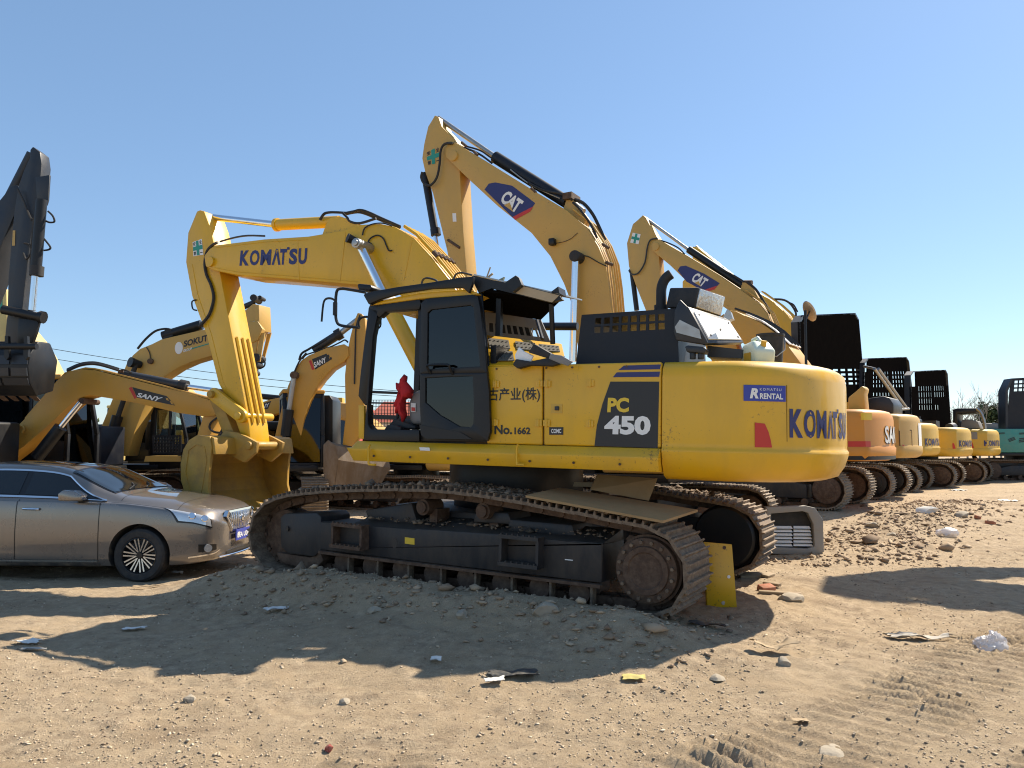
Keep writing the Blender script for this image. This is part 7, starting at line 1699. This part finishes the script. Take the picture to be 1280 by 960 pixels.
def leafy_tree(x, y, h, w, seed, m, lab):
    fr = Frame(x, y, H(x, y)); t = thing('leafy_tree', lab, 'tree', fr); r = np.random.default_rng(seed)
    tr = MB(); tr.cyl((0, 0, -.2), (0, 0, h*.6), .14, .07, 8)
    for k in range(6): a = r.uniform(0, 6.28); tr.cyl((0, 0, h*(.25+.05*k)), (w*.35*math.cos(a), w*.35*math.sin(a), h*(.5+.07*k)), .05, .02, 6)
    tr.build('trunk', BARK, t, fr)
    C = []
    while len(C) < 26:
        p = r.uniform(-1, 1, 3)
        if (p**2).sum() < 1: C.append((p[0]*w*.42, p[1]*w*.42, h*.58 + p[2]*h*.36))
    C = np.array(C); n = 5200; ci = C[r.integers(0, len(C), n)] + r.normal(0, 1, (n, 3))*np.array([w*.09, w*.09, h*.06])
    d1 = r.normal(size=(n, 3)); d1 /= np.linalg.norm(d1, axis=1)[:, None]; d2 = np.cross(d1, r.normal(size=(n, 3))); d2 /= np.linalg.norm(d2, axis=1)[:, None]; s = r.uniform(.09, .24, (n, 1))
    P = np.concatenate([ci + d1*s, ci + d2*s*.6, ci - d1*s, ci - d2*s*.6], 1).reshape(-1, 3)
    T = np.concatenate([np.stack([np.arange(n)*4, np.arange(n)*4+1, np.arange(n)*4+2], -1), np.stack([np.arange(n)*4, np.arange(n)*4+2, np.arange(n)*4+3], -1)])
    o = np_mesh('crown', P, T, m); put(o, fr.M, t); o['kind'] = 'stuff'
leafy_tree((1240-640)/F*84, 84, 1.66 + (556-503)*84/F, 3.4, 5, LEAF, 'dark round evergreen tree on the horizon left of the teal machine')
leafy_tree((100-640)/F*70, 70, 1.66 + (556-516)*70/F, 3.6, 6, LEAF2, 'pale green tree far off seen below the orange boom by the car')
# red-roofed building seen through the cab window
by = 62; bx = (492-640)/F*by; bf_ = Frame(bx, by, 0, -8)
BLD = thing('building', 'low pale building with a red hipped roof seen through the cab window', 'building', bf_)
wl = mat('pale plaster', (.55, .52, .47), .85); rf = mat('red roof tiles', (.34, .075, .04), .8, scale=1.5, var=.25, bump=.3)
ez = 1.66 + (556-528)*by/F; rz = 1.66 + (556-500)*by/F
MB().box(-2.0, 3.2, 0, 6, -.2, ez).build('wall', wl, BLD, bf_)
m = MB(); m.rings([[(-2.4, -.5, ez), (3.6, -.5, ez), (3.6, 6.5, ez), (-2.4, 6.5, ez)], [(-.9, 2.6, rz), (1.5, 2.6, rz), (1.5, 3.4, rz), (-.9, 3.4, rz)]]); m.build('roof', rf, BLD, bf_)
for k in range(4):
    x = -1.7 + 1.2*k; m = MB(); m.box(x, x+.7, -.04, .02, 1.0, 2.5); w_ = m.build('window', BLACKP, BLD, bf_); MB().box(x+.32, x+.38, -.06, -.045, 1.0, 2.5).build('frame', WHITEP, w_, bf_)
# power lines
for (pa, pb, lab) in (((40, 425), (520, 493), 'upper power line crossing the sky behind the left machines'), ((40, 437.5), (520, 499.5), 'lower power line crossing the sky behind the left machines')):
    wf = Frame(0, 90, 0, 0); a, b = wf.hit(*pa, 1, 0), wf.hit(*pb, 1, 0); d = b-a; a = a - d*.6; b = b + d*.25
    m = MB(); m.tube([wf.M @ (a + (b-a)*t - Vector((0, 0, 2.2*4*t*(1-t) - 1.3))) for t in np.linspace(0, 1, 24)], .035, 5); tag(m.build('power_line', GREYD), lab, 'power line', 'power lines')
# crouching person by the fourth machine's track
p = gp(1214, 603); pf = Frame(p.x, p.y, p.z, -20); M = pf.M
PS = thing('person', 'person in dark blue work clothes crouching beside the far yellow machines', 'person', pf)
CLO = mat('dark blue work cloth', (.018, .022, .05), .85, scale=8, var=.3); SKIN = mat('skin', (.42, .24, .16), .55); HAIR = mat('black hair', (.01, .009, .008), .6)
me = bpy.data.meshes.new('body')
J = {'pel': (0, 0, .22, .15), 'sp': (.06, 0, .42, .14), 'ch': (.16, 0, .62, .16), 'nk': (.22, 0, .76, .06), 'hd0': (.25, 0, .84, .085), 'hd': (.27, 0, .93, .10), 'ht': (.275, 0, 1.0, .07)}
for s_, k in ((-1, 'l'), (1, 'r')):
    J.update({k+'h': (0, .11*s_, .22, .11), k+'k': (.40, .16*s_, .46, .075), k+'a': (.16, .15*s_, .09, .05), k+'t': (.36, .16*s_, .04, .045), k+'s': (.17, .18*s_, .64, .075), k+'e': (.30, .25*s_, .42, .052), k+'w': (.50, .12*s_, .42, .038), k+'f': (.58, .09*s_, .42, .035)})
names = list(J); E = [('pel', 'sp'), ('sp', 'ch'), ('ch', 'nk'), ('nk', 'hd0'), ('hd0', 'hd'), ('hd', 'ht')]
for k in 'lr': E += [('pel', k+'h'), (k+'h', k+'k'), (k+'k', k+'a'), (k+'a', k+'t'), ('ch', k+'s'), (k+'s', k+'e'), (k+'e', k+'w'), (k+'w', k+'f')]
me.from_pydata([J[n][:3] for n in names], [(names.index(a), names.index(b)) for a, b in E], [])
bo = bpy.data.objects.new('body', me); COL.objects.link(bo); put(bo, M, PS)
sk = bo.modifiers.new('skin', 'SKIN'); sk.use_smooth_shade = True
for i, n in enumerate(names): me.skin_vertices[0].data[i].radius = (J[n][3], J[n][3])
me.skin_vertices[0].data[0].use_root = True
bo.modifiers.new('sub', 'SUBSURF').render_levels = 1; bo.modifiers['sub'].levels = 1
bpy.context.view_layer.update(); dg = bpy.context.evaluated_depsgraph_get(); dg.update(); nm = bpy.data.meshes.new_from_object(bo.evaluated_get(dg)); bo.modifiers.clear(); bo.data = nm
nm.materials.clear()
for mm in (CLO, SKIN): nm.materials.append(mm)
for q_ in nm.polygons:
    c = q_.center; q_.material_index = 1 if (c.z > .79 or c.x > .50) else 0; q_.use_smooth = True
hm = rock_mb(.108, .105, .075, 9, 3); hm.v = [(v[0]+.25, v[1], v[2]+.995) for v in hm.v]; hm.build('hair', HAIR, PS, M=M, smooth=80)
for s_ in (-1, 1): MB().cyl((.372, .035*s_, .955), (.378, .035*s_, .955), .012, seg=8).build('eye', BLACKP, PS, M=M)
MB().rings([[(.365, -.014, .93), (.365, .014, .93), (.362, .008, .965), (.362, -.008, .965)], [(.398, -.008, .925), (.398, .008, .925), (.372, .005, .96), (.372, -.005, .96)]]).build('nose', SKIN, PS, M=M)

for _n, _p in (('near plate', FB.hit(263, 590, 1, NBK)), ('back', FB.hit(226, 590, 1, NBK)), ('far', FB.hit(366, 562, 1, -NBK))): print('BUCKET', _n, tuple(round(c, 2) for c in FB.M @ _p))
